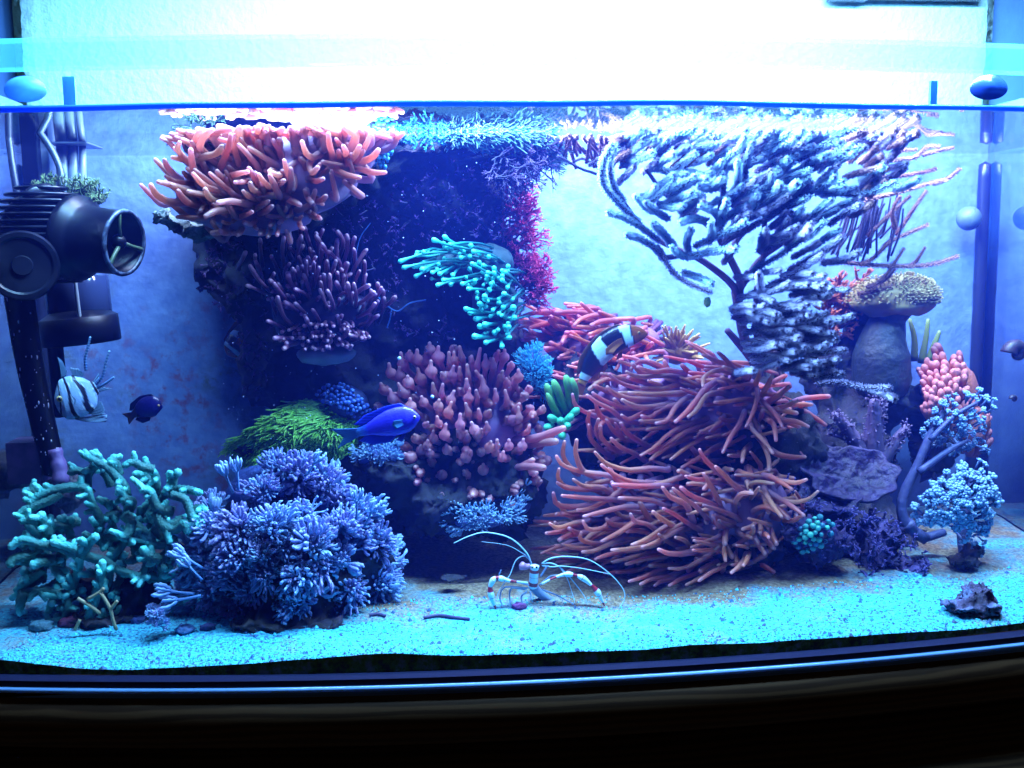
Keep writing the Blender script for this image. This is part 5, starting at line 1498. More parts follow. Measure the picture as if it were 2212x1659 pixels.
GSP = mat('green_blades', rough=0.5, stops=[(0.0, (0.03, 0.10, 0.02)), (0.5, (0.14, 0.48, 0.03)), (1.0, (0.42, 0.85, 0.14))], translucent=.25)
gs = thing('star_polyp_coral', 'grassy bright green star polyps beside the dark rock', 'coral', at(620, 1000, 0.19))
mound(gs, 'mat', [(610, 945, 85, 40, 0.20, 0.022), (690, 930, 65, 45, 0.20, 0.022), (560, 965, 55, 24, 0.19, 0.018)], mat('purple_mat', (0.02, 0.02, 0.03), .7))
blades('polyps', gs, [(495, 965), (560, 915), (640, 865), (720, 868), (775, 905), (765, 975), (700, 990), (640, 960), (590, 990), (540, 1000)], 2000, (630, 930), 0.165, 0.195, 0.0105, 0.00085, (-.75, -.25), GSP, 400)
blades('polyps', gs, [(540, 975), (600, 960), (580, 1000), (550, 1008)], 130, (570, 985), 0.165, 0.18, 0.010, 0.0008, (-.5, -.6), GSP, 401)
def buttons(name, label, poly, n, centre, Yc, Ye, r, material, seed, base, basemat, cat_='coral'):
    rnd = random.Random(seed)
    t = thing(name, label, cat_, at(centre[0], max(p[1] for p in poly), Ye))
    mound(t, 'base', base, basemat, 3)
    xs, ys = [p[0] for p in poly], [p[1] for p in poly]
    hw, hh = (max(xs) - min(xs)) / 2, (max(ys) - min(ys)) / 2
    m = MB()
    pts = []
    tries = 0
    while len(pts) < n and tries < 30000:
        tries += 1
        x, y = rnd.uniform(min(xs), max(xs)), rnd.uniform(min(ys), max(ys))
        if not inside(poly, x, y) or any((x - a) ** 2 + (y - b) ** 2 < (r * 1.45 / px(Yc)) ** 2 for a, b in pts):
            continue
        pts.append((x, y))
        q = min(1, ((x - centre[0]) / hw) ** 2 + ((y - centre[1]) / hh) ** 2)
        s_ = r * rnd.uniform(.75, 1.15)
        p = at(x, y, Yc + (Ye - Yc) * q)
        m.ball(p, (s_, s_, s_ * .9), 8, 5, rnd.uniform(0.2, 1))
        m.tube([p, p + Vector((0, .006, -.002))], [s_ * .6] * 2, 6, tv=[.1, .1])
    m.build('polyps', material, t, kind='stuff')
    return t
BLUEB = mat('blue_button', rough=0.35, stops=[(0.0, (0.03, 0.05, 0.22)), (0.3, (0.06, 0.14, 0.55)), (1.0, (0.16, 0.34, 0.9))], translucent=.15)
buttons('button_polyp_colony', 'mound of small round deep blue button polyps above the green star polyps', [(680, 850), (710, 830), (745, 828), (775, 855), (800, 885), (800, 915), (770, 915), (740, 880), (700, 870)], 150, (740, 870), 0.175, 0.2, 0.0021, BLUEB, 410, [(740, 875, 55, 45, .205, .02)], mat('blue_mat', (.03, .04, .12), .6))
CYB = mat('cyan_button', rough=0.35, stops=[(0.0, (0.02, 0.12, 0.35)), (0.4, (0.06, 0.40, 0.7)), (1.0, (0.18, 0.75, 0.95))], translucent=.15)
buttons('button_polyp_colony', 'pale blue round button polyps just right of the top anemone', [(755, 276), (850, 276), (860, 310), (840, 335), (830, 365), (800, 345), (785, 310)], 75, (810, 310), 0.125, 0.135, 0.0022, CYB, 411, [(815, 310, 40, 40, .15, .018)], M['rock'])
TQ = mat('turquoise_button', rough=0.3, stops=[(0.0, (0.03, 0.10, 0.3)), (0.4, (0.05, 0.30, 0.42)), (1.0, (0.12, 0.70, 0.5))], translucent=.1)
buttons('button_polyp_colony', 'blue-green crust of polyps on the small rock by the lower anemone', [(1715, 1170), (1735, 1130), (1770, 1115), (1800, 1130), (1800, 1160), (1770, 1185), (1735, 1195)], 60, (1760, 1150), 0.125, 0.14, 0.0028, TQ, 412, [(1760, 1155, 45, 35, .15, .015)], M['purplerock'])

# ------------------------------------------------------------------ growth on top of the rock: tufts and fringe
def bush(parent, name, poly, n, Y0, Y1, L, r, direc, material, seed, levels=3, kind=None, spread=.7):
    """many small forked fronds"""
    rnd = random.Random(seed)
    xs, ys = [p[0] for p in poly], [p[1] for p in poly]
    m = MB()
    def grow(p, d, l, rr, lev, t):
        q = p + d * l
        mid = p + d * l * .5 + Vector((rnd.uniform(-1, 1), rnd.uniform(-1, 1), rnd.uniform(-1, 1))) * l * .12
        m.tube([p, mid, q], [rr, rr * .9, rr * .75], 4, t0=t, t1=min(1, t + .3), cap=lev == 0)
        if lev:
            for _ in range(2 if rnd.random() < .7 else 3):
                dd = (d + Vector((rnd.uniform(-1, 1), rnd.uniform(-1, 1), rnd.uniform(-1, 1))) * spread).normalized()
                grow(q, dd, l * rnd.uniform(.6, .85), rr * .72, lev - 1, min(1, t + .3))
    c = 0
    while c < n:
        x, y = rnd.uniform(min(xs), max(xs)), rnd.uniform(min(ys), max(ys))
        if not inside(poly, x, y):
            continue
        c += 1
        d = Vector((direc[0] + rnd.uniform(-.6, .6), direc[1] + rnd.uniform(-.5, .5), direc[2] + rnd.uniform(-.6, .6))).normalized()
        grow(at(x, y, rnd.uniform(Y0, Y1)), d, L * rnd.uniform(.6, 1.2), r, levels, 0.0)
    o = m.build(name, material, parent)
    o['kind'] = 'stuff'
    return o
REDA = mat('red_algae_frond', rough=0.5, stops=[(0.0, (0.12, 0.015, 0.05)), (0.5, (0.38, 0.03, 0.12)), (1.0, (0.88, 0.07, 0.22))], translucent=.35)
ra = thing('red_algae', 'upper bush of frilly crimson algae at the edge of the rock pillar', 'algae', at(1110, 560, 0.225))
bush(ra, 'fronds', [(1085, 420), (1115, 400), (1135, 450), (1150, 510), (1140, 545), (1100, 560), (1075, 500)], 150, 0.215, 0.25, 0.007, 0.0011, (.5, -.35, .25), REDA, 420)
ra2 = thing('red_algae', 'lower bush of frilly crimson algae beside the turquoise torch coral', 'algae', at(1140, 660, 0.225))
bush(ra2, 'fronds', [(1100, 560), (1160, 560), (1175, 610), (1165, 650), (1130, 655), (1105, 620)], 140, 0.215, 0.245, 0.007, 0.0011, (.5, -.35, .1), REDA, 421)
DKA = mat('dark_algae_frond', rough=0.6, stops=[(0.0, (0.02, 0.015, 0.035)), (1.0, (0.12, 0.06, 0.16))], translucent=.2)
da = thing('dark_algae', 'dark bushy algae hanging under the top right edge of the rock', 'algae', at(1130, 330, 0.24))
bush(da, 'fronds', [(1060, 330), (1170, 300), (1195, 330), (1165, 365), (1110, 395), (1060, 400)], 150, 0.15, 0.22, 0.008, 0.0010, (.4, -.2, -.3), DKA, 422)
CY2 = mat('cyan_tuft', rough=0.5, stops=[(0.0, (0.03, 0.2, 0.3)), (0.5, (0.08, 0.5, 0.65)), (1.0, (0.3, 0.85, 0.9))], translucent=.25)
ct = thing('polyp_tuft', 'bright cyan star-shaped polyp tufts on top of the rock', 'coral', at(890, 280, 0.225))
bush(ct, 'fronds', [(845, 284), (960, 284), (975, 298), (940, 316), (880, 312), (850, 304)], 150, 0.155, 0.175, 0.0042, 0.0009, (0, -.7, -.1), CY2, 423, 1, spread=.9)
FR = mat('cream_fringe', rough=0.6, stops=[(0.0, (0.03, 0.16, 0.22)), (0.5, (0.10, 0.36, 0.42)), (1.0, (0.45, 0.52, 0.38))], translucent=.3)
fr = thing('hair_algae', 'cream and green hairy fringe on the rock top under the surface', 'algae', at(1080, 300, 0.23))
blades('fronds', fr, [(940, 284), (1195, 284), (1210, 320), (1195, 362), (1110, 345), (1030, 322), (960, 312)], 1900, (1080, 295), 0.155, 0.18, 0.009, 0.0007, (.6, .0), FR, 424, .5)
mound(fr, 'base', [(1080, 300, 110, 22, .19, .02)], M['rock'], 3)
gta = thing('hair_algae', 'small dark green weed at the surface left of the top anemone', 'algae', at(430, 290, 0.24))
bush(gta, 'fronds', [(405, 275), (470, 275), (460, 292), (430, 305), (410, 300)], 60, 0.12, 0.14, 0.007, 0.0009, (0, -.2, -.6), mat('green_weed', rough=.6, stops=[(0, (.02, .05, .03)), (1, (.08, .16, .07))]), 425, 2)

PUR = mat('purple_growth', rough=.6, stops=[(0, (.01, .006, .03)), (.6, (.04, .014, .09)), (1, (.14, .035, .19))], translucent=.15)
eg = thing('encrusting_algae', 'dark purple turf covering the shaded face of the rock pillar', 'algae', at(900, 500, .20))
bush(eg, 'fronds', [(760, 360), (1060, 350), (1090, 420), (1090, 520), (960, 510), (880, 540), (860, 700), (960, 690), (1000, 730), (860, 760), (800, 560), (700, 480), (640, 500), (720, 420)], 300, .175, .215, .0036, .0008, (0, -.6, .1), PUR, 470, 2)
bush(eg, 'fronds', [(440, 520), (620, 520), (560, 600), (600, 760), (560, 860), (530, 800), (510, 700), (450, 640)], 150, .225, .27, .005, .0009, (0, -.6, .1), PUR, 471, 2)
eg2 = thing('encrusting_algae', 'violet turf on the dark rock around the purple plate coral', 'algae', at(1850, 1200, .17))
bush(eg2, 'fronds', [(1700, 1030), (1740, 1060), (1770, 1100), (1850, 1100), (1920, 1110), (2000, 1190), (2010, 1250), (1930, 1280), (1860, 1280), (1840, 1200), (1760, 1210), (1690, 1190)], 190, .135, .165, .0045, .0011, (0, -.6, .4), mat('violet_turf', rough=.55, stops=[(0, (.02, .015, .07)), (.6, (.07, .04, .22)), (1, (.22, .16, .48))], translucent=.2), 472, 2)

# lime finger coral between the anemones
lf = thing('finger_coral', 'small lime green finger coral between the pink and orange anemones', 'coral', at(1215, 915, 0.19))
LIME = mat('lime_finger', rough=0.4, stops=[(0.0, (0.02, 0.12, 0.08)), (0.6, (0.12, 0.40, 0.06)), (1.0, (0.30, 0.75, 0.25))], translucent=.25)
for L, r in (([(1180, 830), (1190, 860), (1205, 890)], 9), ([(1195, 822), (1208, 855), (1222, 890)], 10), ([(1222, 812), (1230, 845), (1232, 885)], 10), ([(1235, 818), (1243, 850), (1240, 890)], 8), ([(1182, 850), (1195, 880), (1210, 900)], 8)):
    P = crom([at(x, y, .178 + .006 * i) for i, (x, y) in enumerate(L)][::-1], 9)
    MB().tube(P, [r * px(.18)] * 7 + [r * px(.18) * .85, r * px(.18) * .5], 9).build('finger', LIME, lf)
for (x, y, dx, dy) in ((1195, 905, -1, .6), (1210, 910, 0, .2), (1228, 905, .8, .9), (1186, 922, -.6, 0), (1222, 920, .3, .1), (1213, 935, .1, -.8), (1240, 892, .8, 1)):
    p = at(x, y, .172)
    d = Vector((dx, -.6, dy)).normalized()
    MB().tube(crom([p - d * .006 + Vector((0, .006, 0)), p, p + d * .006], 7), [.0022, .0026, .003, .0034, .0036, .0034, .002], 8).build('polyp', mat('lime_polyp', (.08, .60, .30), .35, translucent=.2), lf)

# ------------------------------------------------------------------ tan spiky anemone by the back pane
YEL = mat('tan_spike', rough=0.5, stops=[(0.0, (0.28, 0.15, 0.05)), (0.6, (0.55, 0.34, 0.08)), (1.0, (0.75, 0.58, 0.2))], translucent=.3)
ye = thing('spiky_anemone', 'tan spiky-tentacled anemone in front of the bright back pane', 'anemone', at(1460, 790, 0.30))
mound(ye, 'disc', [(1465, 760, 45, 28, .30, .012)], YEL)
def spikes():
    rnd = random.Random(430)
    for k in range(34):
        a = PI * (k / 33) * 1.15 - .15
        l = rnd.uniform(38, 68)
        x, y = 1462 + rnd.uniform(-14, 14), 758 + rnd.uniform(-6, 16)
        tx, ty = x + math.cos(a) * l, y - math.sin(a) * l * .95
        P = [at(x, y, .297), at((x + tx) / 2, (y + ty) / 2, .29), at(tx, ty, .285 + rnd.uniform(-.006, .006))]
        tentacle(ye, P, 8 * px(.3), 2.2 * px(.3), YEL, k=9, n=7)
spikes()

# ------------------------------------------------------------------ corals at the corner
# mushroom leather coral: broad cap, thick stem
LEA = mat('leather_cap', rough=0.6, stops=[(0.0, (0.12, 0.06, 0.03)), (0.6, (0.36, 0.24, 0.08)), (1.0, (0.52, 0.42, 0.16))], translucent=.1)
ml = thing('leather_coral', 'mushroom-shaped leather coral with a tan furry cap by the corner', 'coral', at(1910, 820, 0.30))
def leather():
    k = px(.29)
    c = at(1928, 645, .285)
    m = MB().blob(c, (104 * k, .030, 46 * k), 4, .16, 1.5, 8)
    m.blob(c + Vector((30 * k, -.006, 6 * k)), (62 * k, .026, 44 * k), 4, .16, 1.7, 9)
    cap = m.build('cap', LEA, ml)
    rnd = random.Random(440)
    top = [Vector(v) for v in m.v if v[2] > c.z - 10 * k and v[1] < c.y + .012]
    m = MB()
    for q in range(1500):
        p = rnd.choice(top)
        d = ((p - c).normalized() + Vector((rnd.uniform(-.4, .4), rnd.uniform(-.5, .1), rnd.uniform(-.1, .5)))).normalized()
        m.tube([p - d * .001, p + d * .002, p + d * .0040], [.0005, .0005, .0007], 4, t0=.6, t1=1)
    m.build('polyps', LEA, cap, kind='stuff')
    P = crom([at(1905, 850, .285), at(1903, 800, .282), at(1905, 745, .283), at(1915, 700, .286), at(1922, 655, .288)], 26)
    rr = np.interp(np.linspace(0, 1, 26), [0, .15, .4, .6, .8, 1], [52, 66, 64, 48, 40, 62])
    m = MB().tube(P, [float(rr[i]) * px(.285) * (1 + .06 * noise.noise(P[i] * 50)) for i in range(26)], 30, t0=.2, t1=.6)
    m.build('stem', mat('leather_stem', (.012, .020, .026), .6, mottling=(40, (.005, .009, .012), .7), bump=.8, bscale=120), ml)
leather()
ol = thing('soft_coral', 'rusty orange soft coral half hidden behind the gorgonian', 'coral', at(1810, 740, .31))
bush(ol, 'branches', [(1770, 640), (1840, 600), (1870, 610), (1850, 680), (1820, 730), (1770, 730)], 90, .295, .315, .010, .0020, (0, -.5, .5), mat('rusty_branch', rough=.6, stops=[(0, (.15, .03, .02)), (1, (.55, .14, .06))], translucent=.2), 441, 2)
yf = thing('soft_coral', 'thin olive finger coral behind the tan leather coral cap', 'coral', at(1985, 780, .32))
for L in ([(1975, 780), (1975, 730), (1965, 690)], [(1990, 785), (2000, 730), (2005, 690)], [(2005, 780), (2020, 740), (2030, 715)], [(1960, 780), (1950, 730), (1945, 700)]):
    P = crom([at(x, y, .325) for x, y in L], 9)
    MB().tube(P, [9 * px(.32) * (1 - .5 * i / 8) for i in range(9)], 8).build('finger', mat('olive_finger', (.20, .26, .05), .5, translucent=.2), yf)

# pink finger leather coral
FIN = mat('salmon_finger', rough=0.5, stops=[(0.0, (0.30, 0.08, 0.06)), (0.5, (0.72, 0.20, 0.10)), (1.0, (0.92, 0.30, 0.28))], translucent=.25, bump=.4, bscale=300)
fl = thing('finger_leather_coral', 'salmon pink finger leather coral near the corner seam', 'coral', at(2060, 960, .27))
def fingers(parent, poly, n, centre, Yc, Ye, L, r, material, seed, up=(0, 1)):
    rnd = random.Random(seed)
    xs, ys = [p[0] for p in poly], [p[1] for p in poly]
    c = 0
    pts = []
    while c < n:
        x, y = rnd.uniform(min(xs), max(xs)), rnd.uniform(min(ys), max(ys))
        if not inside(poly, x, y):
            continue
        if any((x - a) ** 2 + (y - b) ** 2 < (r * 1.1) ** 2 for a, b in pts) and rnd.random() < .8:
            continue
        pts.append((x, y))
        c += 1
        q = min(1, ((x - centre[0]) / (max(xs) - min(xs)) * 2) ** 2 + ((y - centre[1]) / (max(ys) - min(ys)) * 2) ** 2)
        Y = Yc + (Ye - Yc) * q
        dx, dy = (x - centre[0]) * .012 + up[0] + rnd.uniform(-.3, .3), up[1] + rnd.uniform(-.2, .3)
        l = L * rnd.uniform(.7, 1.2)
        P = crom([at(x - dx * l, y + dy * l, Y + .015), at(x - dx * l * .45 + rnd.uniform(-3, 3), y + dy * l * .45, Y + .004), at(x, y, Y)], 9)
        k = px(Y) * r * rnd.uniform(.8, 1.15)
        MB().tube(P, [k * .95, k, k, k, k * 1.02, k, k * .98, k * .85, k * .5], 8).build('finger', material, parent)
mound(fl, 'base', [(2050, 860, 65, 90, .28, .02), (2090, 920, 50, 50, .28, .02)], FIN)
fingers(fl, [(1980, 790), (2010, 745), (2045, 738), (2075, 760), (2095, 800), (2100, 850), (2150, 900), (2145, 950), (2090, 960), (2040, 900), (1990, 880), (1980, 830)], 120, (2050, 850), .245, .27, 30, 8.5, FIN, 450)

# slender lilac tree coral behind the plate
KEN = mat('lilac_flesh', rough=0.55, stops=[(0.0, (0.15, 0.10, 0.20)), (1.0, (0.22, 0.15, 0.27))], translucent=.2, bump=.4, bscale=200)
kt = thing('tree_coral', 'pale lilac tree coral with tapering arms behind the purple plate', 'coral', at(1870, 1000, .25))
for L, r in (([(1880, 1010), (1850, 960), (1825, 920), (1800, 895)], 24), ([(1880, 1015), (1885, 950), (1890, 900), (1888, 865)], 30), ([(1890, 1010), (1930, 960), (1960, 920)], 22), ([(1860, 990), (1835, 950), (1790, 935)], 14), ([(1890, 960), (1900, 900), (1905, 870)], 14)):
    P = crom([at(x, y, .25 - .004 * i) for i, (x, y) in enumerate(L)], 12)
    m = MB()
    m.tube(P, [r * px(.25) * (1 - .62 * i / 11) * (1 + .1 * noise.noise(P[i] * 200)) for i in range(12)], 10, knob=.03)
    a = m.build('arm', KEN, kt)
    rnd = random.Random(int(L[-1][0]))
    m = MB()
    for q in range(60):
        i = rnd.randint(4, 11)
        d = Vector((rnd.uniform(-1, 1), rnd.uniform(-1, .3), rnd.uniform(-.3, 1))).normalized()
        p = P[i] + d * r * px(.25) * (1 - .62 * i / 11) * .9
        m.tube([p, p + d * .0025, p + d * .004], [.0007, .0007, .0010], 4)
    m.build('polyps', KEN, a, kind='stuff')

# purple plate coral
pc = thing('plate_coral', 'ruffled dark purple plate coral in front of the shaded rock', 'coral', at(1830, 1080, .19))
def plate(c, rx, ry, tilt, seed, nm, material):
    m = MB()
    nr, ns = 16, 48
    V, T = [], []
    for side in (0, 1):
        for i in range(nr + 1):
            u = i / nr
            for j in range(ns):
                a = 2 * PI * j / ns
                w_ = 1 + .13 * noise.noise(Vector((math.cos(a) * 2, math.sin(a) * 2, seed))) + .06 * math.sin(9 * a + seed)
                p = Vector((math.cos(a) * u * w_ * rx, math.sin(a) * u * w_ * ry, .22 * rx * u * u + .05 * rx * u * math.sin(6 * a + seed) + .06 * rx * noise.fractal(Vector((math.cos(a) * u * 4, math.sin(a) * u * 4, seed + 3)), 1, 2, 4) - side * .004))
                V.append(c + Matrix.Rotation(tilt, 3, 'X') @ p)
                T.append(.5 + .5 * noise.noise(p * 200) + .3 * u)
    F = []
    o = (nr + 1) * ns
    for i in range(nr):
        for j in range(ns):
            q = (i * ns + j, i * ns + (j + 1) % ns, (i + 1) * ns + (j + 1) % ns, (i + 1) * ns + j)
            F.append(q)
            F.append(tuple(o + x for x in q[::-1]))
    F += [(nr * ns + j, nr * ns + (j + 1) % ns, o + nr * ns + (j + 1) % ns, o + nr * ns + j) for j in range(ns)]
    m.add(V, F, T)
    return m.build(nm, material, pc)
PLM = mat('purple_plate', rough=.6, stops=[(0, (.006, .003, .020)), (.6, (.014, .006, .044)), (1, (.034, .015, .10))], bump=1, bscale=160)
plate(at(1835, 1035, .20), .045, .030, .75, 1, 'plate', PLM)
plate(at(1790, 1075, .185), .030, .022, .6, 5, 'plate', PLM)
plate(at(1770, 1000, .225), .030, .02, .5, 9, 'plate', PLM)

# tall blue knobbly soft coral by the corner
TB = mat('blue_knob', rough=.4, stops=[(0, (.10, .16, .36)), (.5, (.20, .36, .62)), (1, (.42, .66, .92))], translucent=.25)
tb = thing('tall_soft_coral', 'tall soft coral with a lilac trunk and pale blue knobbly crown by the corner', 'coral', at(2060, 1230, .165))
for L, r in (([(2000, 1165), (1955, 1130), (1950, 1075), (1985, 1000), (2010, 940), (2040, 890)], 14), ([(1985, 1020), (2040, 980), (2090, 950)], 9), ([(2090, 1225), (2080, 1150), (2090, 1080), (2110, 1020)], 16), ([(2010, 950), (2060, 900), (2110, 870)], 7), ([(1960, 1130), (1990, 1160), (2040, 1150)], 15)):
    P = crom([at(x, y, .175 + .003 * i) for i, (x, y) in enumerate(L)], 14)
    MB().tube(P, [r * px(.17) * (1 - .4 * i / 13) for i in range(14)], 12, t0=.0, t1=.35).build('trunk', mat('lilac_trunk', (.09, .09, .22), .5, translucent=.15, mottling=(40, (.07, .09, .22), .6), bump=.5, bscale=150), tb)
KN = [None] * 3
for i in range(3):
    m = MB()
    rnd = random.Random(i)
    m.tube([(0, 0, -.8), (0, 0, 0), (.05, 0, .5)], [.16, .17, .2], 6, t0=0, t1=.4)
    for j in range(7):
        a = 2 * PI * j / 7 + rnd.uniform(-.3, .3)
        rr = rnd.uniform(.25, .5)
        m.ball((math.cos(a) * rr, math.sin(a) * rr, .6 + rnd.uniform(0, .35)), rnd.uniform(.17, .26), 6, 4, rnd.uniform(.5, 1))
    m.ball((0, 0, .95), .25, 6, 4, .9)
    KN[i] = m.mesh('polyp')
    KN[i].materials.append(TB)
colony(tb, [(1960, 1110), (2000, 1050), (2060, 1000), (2120, 990), (2170, 1020), (2165, 1080), (2140, 1150), (2125, 1210), (2095, 1215), (2070, 1150), (2030, 1130), (1990, 1140)], 195, (2070, 1090), .135, .165, .0066, KN, 460, up=.4, toward=.8)
colony(tb, [(1985, 900), (2050, 850), (2130, 830), (2160, 860), (2130, 920), (2140, 980), (2060, 990), (2010, 960), (1975, 930)], 95, (2070, 910), .175, .20, .0054, KN, 461, up=.5, toward=.7)
# ------------------------------------------------------------------ fish
def colmat(name, rough=.35, translucent=0.0, spec=.5):
    m = bpy.data.materials.new(name)
    m.use_nodes = True
    nt = m.node_tree
    b = nt.nodes['Principled BSDF']
    b.inputs['Roughness'].default_value = rough
    b.inputs['Specular IOR Level'].default_value = spec
    a = nt.nodes.new('ShaderNodeAttribute')
    a.attribute_name = 'skin'
    lnk(nt, a.outputs['Color'], b.inputs['Base Color'])
    # fine scales
    tc = nt.nodes.new('ShaderNodeTexCoord')
    vo = nt.nodes.new('ShaderNodeTexVoronoi')
    vo.inputs['Scale'].default_value = 700
    lnk(nt, tc.outputs['Object'], vo.inputs['Vector'])
    bp = nt.nodes.new('ShaderNodeBump')
    bp.inputs['Strength'].default_value = .25
    bp.inputs['Distance'].default_value = .0006
    lnk(nt, vo.outputs['Distance'], bp.inputs['Height'])
    lnk(nt, bp.outputs[0], b.inputs['Normal'])
    if translucent:
        tr = nt.nodes.new('ShaderNodeBsdfTranslucent')
        lnk(nt, a.outputs['Color'], tr.inputs[0])
        mx = nt.nodes.new('ShaderNodeMixShader')
        mx.inputs[0].default_value = translucent
        lnk(nt, b.outputs[0], mx.inputs[1])
        lnk(nt, tr.outputs[0], mx.inputs[2])
        lnk(nt, mx.outputs[0], nt.nodes['Material Output'].inputs['Surface'])
    return m
SKIN = colmat('fish_skin')
FIN_M = colmat('fish_fin', .4, .45)
EYE = mat('fish_eye', (.004, .004, .006), .08)
EYER = mat('fish_eye_ring', (.5, .35, .12), .3)
def paint(o, cols):
    a = o.data.attributes.new('skin', 'FLOAT_COLOR', 'POINT')
    a.data.foreach_set('color', np.array([(*c, 1.0) for c in cols], dtype=np.float32).ravel())
def fish(name, label, line, Y0, Y1, hpx, wfrac, prof, colour, fins, eye, finrays=True, toward=(0, -1, 0), category='fish'):
    """line: nose -> tail base in the photograph, depth Y0..Y1; prof: height along the body (fractions of hpx);
    fins: (name, [(s, h)...] outline in body coordinates, colour function)"""
    n = len(line)
    P3 = [at(x, y, Y0 + (Y1 - Y0) * i / (n - 1)) for i, (x, y) in enumerate(line)]
    t = thing(name, label, category, P3[n // 2])
    k = 44
    C = crom(P3, k)
    L = sum((C[i + 1] - C[i]).length for i in range(k - 1))
    H = hpx * px((Y0 + Y1) / 2)
    side = Vector(toward).normalized()
    frames = []
    for i in range(k):
        tan = (C[min(i + 1, k - 1)] - C[max(i - 1, 0)]).normalized()
        up = tan.cross(side)
        up = up.normalized()
        if up.z < 0 and abs(up.z) > .3:
            up = -up
        sd = up.cross(tan).normalized()
        if sd.y > 0:
            sd = -sd
        frames.append((C[i], tan, up, sd))
    # keep the back on one side all along
    for i in range(1, k):
        if frames[i][2].dot(frames[i - 1][2]) < 0:
            c, a, u, s_ = frames[i]
            frames[i] = (c, a, -u, s_)
    def hgt(s):
        x = [p[0] for p in prof]
        return float(np.interp(s, x, [p[1] for p in prof])) * H / 2
    def fr(s):
        f = max(0, min(1, s)) * (k - 1)
        i = min(int(f), k - 2)
        q = f - i
        A, B = frames[i], frames[i + 1]
        c = A[0].lerp(B[0], q)
        if s > 1:
            c = frames[-1][0] + frames[-1][1] * (s - 1) * L
        if s < 0:
            c = frames[0][0] + frames[0][1] * s * L
        return c, A[1].lerp(B[1], q).normalized(), A[2].lerp(B[2], q).normalized(), A[3].lerp(B[3], q).normalized()
    ns = 28
    V, cols, F = [], [], []
    kk = 60
    for i in range(kk):
        s = i / (kk - 1)
        c, tn, u, sd = fr(s)
        h = hgt(s)
        w_ = h * wfrac * (1 - .45 * max(0, s - .5) * 2)
        for j in range(ns):
            a = 2 * PI * j / ns
            V.append(c + u * (math.cos(a) * h) + sd * (math.sin(a) * w_))
            cols.append(colour(s, math.cos(a)))
    for i in range(kk - 1):
        for j in range(ns):
            F.append((i * ns + j, i * ns + (j + 1) % ns, (i + 1) * ns + (j + 1) % ns, (i + 1) * ns + j))
    F.append(tuple(range(ns))[::-1])
    F.append(tuple((kk - 1) * ns + j for j in range(ns)))
    o = MB().add(V, F).build('body', SKIN, t)
    paint(o, cols)
    for fin in fins:
        fname, outl, fcol = fin[:3]
        off = fin[3] if len(fin) > 3 else 0.0
        # fin as a thin ribbed blade: base edge and outer edge
        base, outer = outl
        nb, nv = 22, 6
        V, cols, F = [], [], []
        for sgn in (1, -1):
            for i in range(nb):
                q = i / (nb - 1)
                bs, bh = np.interp(q, np.linspace(0, 1, len(base)), [p[0] for p in base]), np.interp(q, np.linspace(0, 1, len(base)), [p[1] for p in base])
                os_, oh = np.interp(q, np.linspace(0, 1, len(outer)), [p[0] for p in outer]), np.interp(q, np.linspace(0, 1, len(outer)), [p[1] for p in outer])
                for j in range(nv):
                    g = j / (nv - 1)
                    s = bs + (os_ - bs) * g
                    hh = bh + (oh - bh) * g
                    c, tn, u, sd = fr(s)
                    th = .0006 * (1 - .7 * g) * (1.0 if i % 2 else .45)
                    lift = off * (.35 + g * .65) if off else 0
                    V.append(c + u * (hh * H / 2) + sd * (sgn * th + lift))
                    cols.append(fcol(s, hh, g, i % 2))
        m0 = nb * nv
        for i in range(nb - 1):
            for j in range(nv - 1):
                q = (i * nv + j, i * nv + j + 1, (i + 1) * nv + j + 1, (i + 1) * nv + j)
                F.append(q)
                F.append(tuple(m0 + x for x in q[::-1]))
        rim = [i * nv for i in range(nb)] + [(nb - 1) * nv + j for j in range(1, nv)] + [i * nv + nv - 1 for i in range(nb - 2, -1, -1)] + [j for j in range(nv - 2, 0, -1)]
        for i in range(len(rim)):
            a, b = rim[i], rim[(i + 1) % len(rim)]
            F.append((a, b, m0 + b, m0 + a))
        fo = MB().add(V, F).build(fname, FIN_M, t)
        paint(fo, cols)
    if eye:
        es, eh, er = eye
        c, tn, u, sd = fr(es)
        for sgn in (1, -1):
            p = c + u * (eh * hgt(es)) + sd * (sgn * hgt(es) * wfrac * math.sqrt(max(.05, 1 - eh * eh)) * .93)
            r = er * H
            eo = MB().ball(p, r, 12, 8).build('eye', EYER, t)
            MB().ball(p + sd * sgn * r * .42, r * .72, 12, 8).build('pupil', EYE, eo)
    return t

def lerp3(a, b, t):
    return tuple(x + (y - x) * t for x, y in zip(a, b))
def clown(s, c):
    or_, dk, wh = (.30, .075, .012), (.006, .006, .012), (.50, .80, .92)
    k = or_
    b = .5 + .5 * c
    if s > .20:
        k = lerp3(or_, dk, min(1, (s - .20) / .05) * min(1, max(0, (b + .75))))
    if b < .06 and s < .5:
        k = or_
    if s > .93:
        k = (.55, .30, .05)
    for ctr, wd in ((.235 + .015 * c, .046), (.56 - .03 * c, .058 + .03 * (1 - b)), (.88, .042)):
        d = abs(s - ctr)
        if d < wd:
            k = wh
        elif d < wd + .018:
            k = (.005, .005, .01)
    return k
clprof = [(0, .10), (.04, .38), (.10, .62), (.2, .86), (.35, 1.0), (.5, 1.0), (.65, .86), (.8, .58), (.92, .38), (1, .36)]
of = lambda s, h, g, i: lerp3((.50, .17, .03), (.62, .28, .06), g) if i else (.36, .11, .02)
df = lambda s, h, g, i: lerp3((.012, .012, .02), (.25, .10, .03), g * .8)
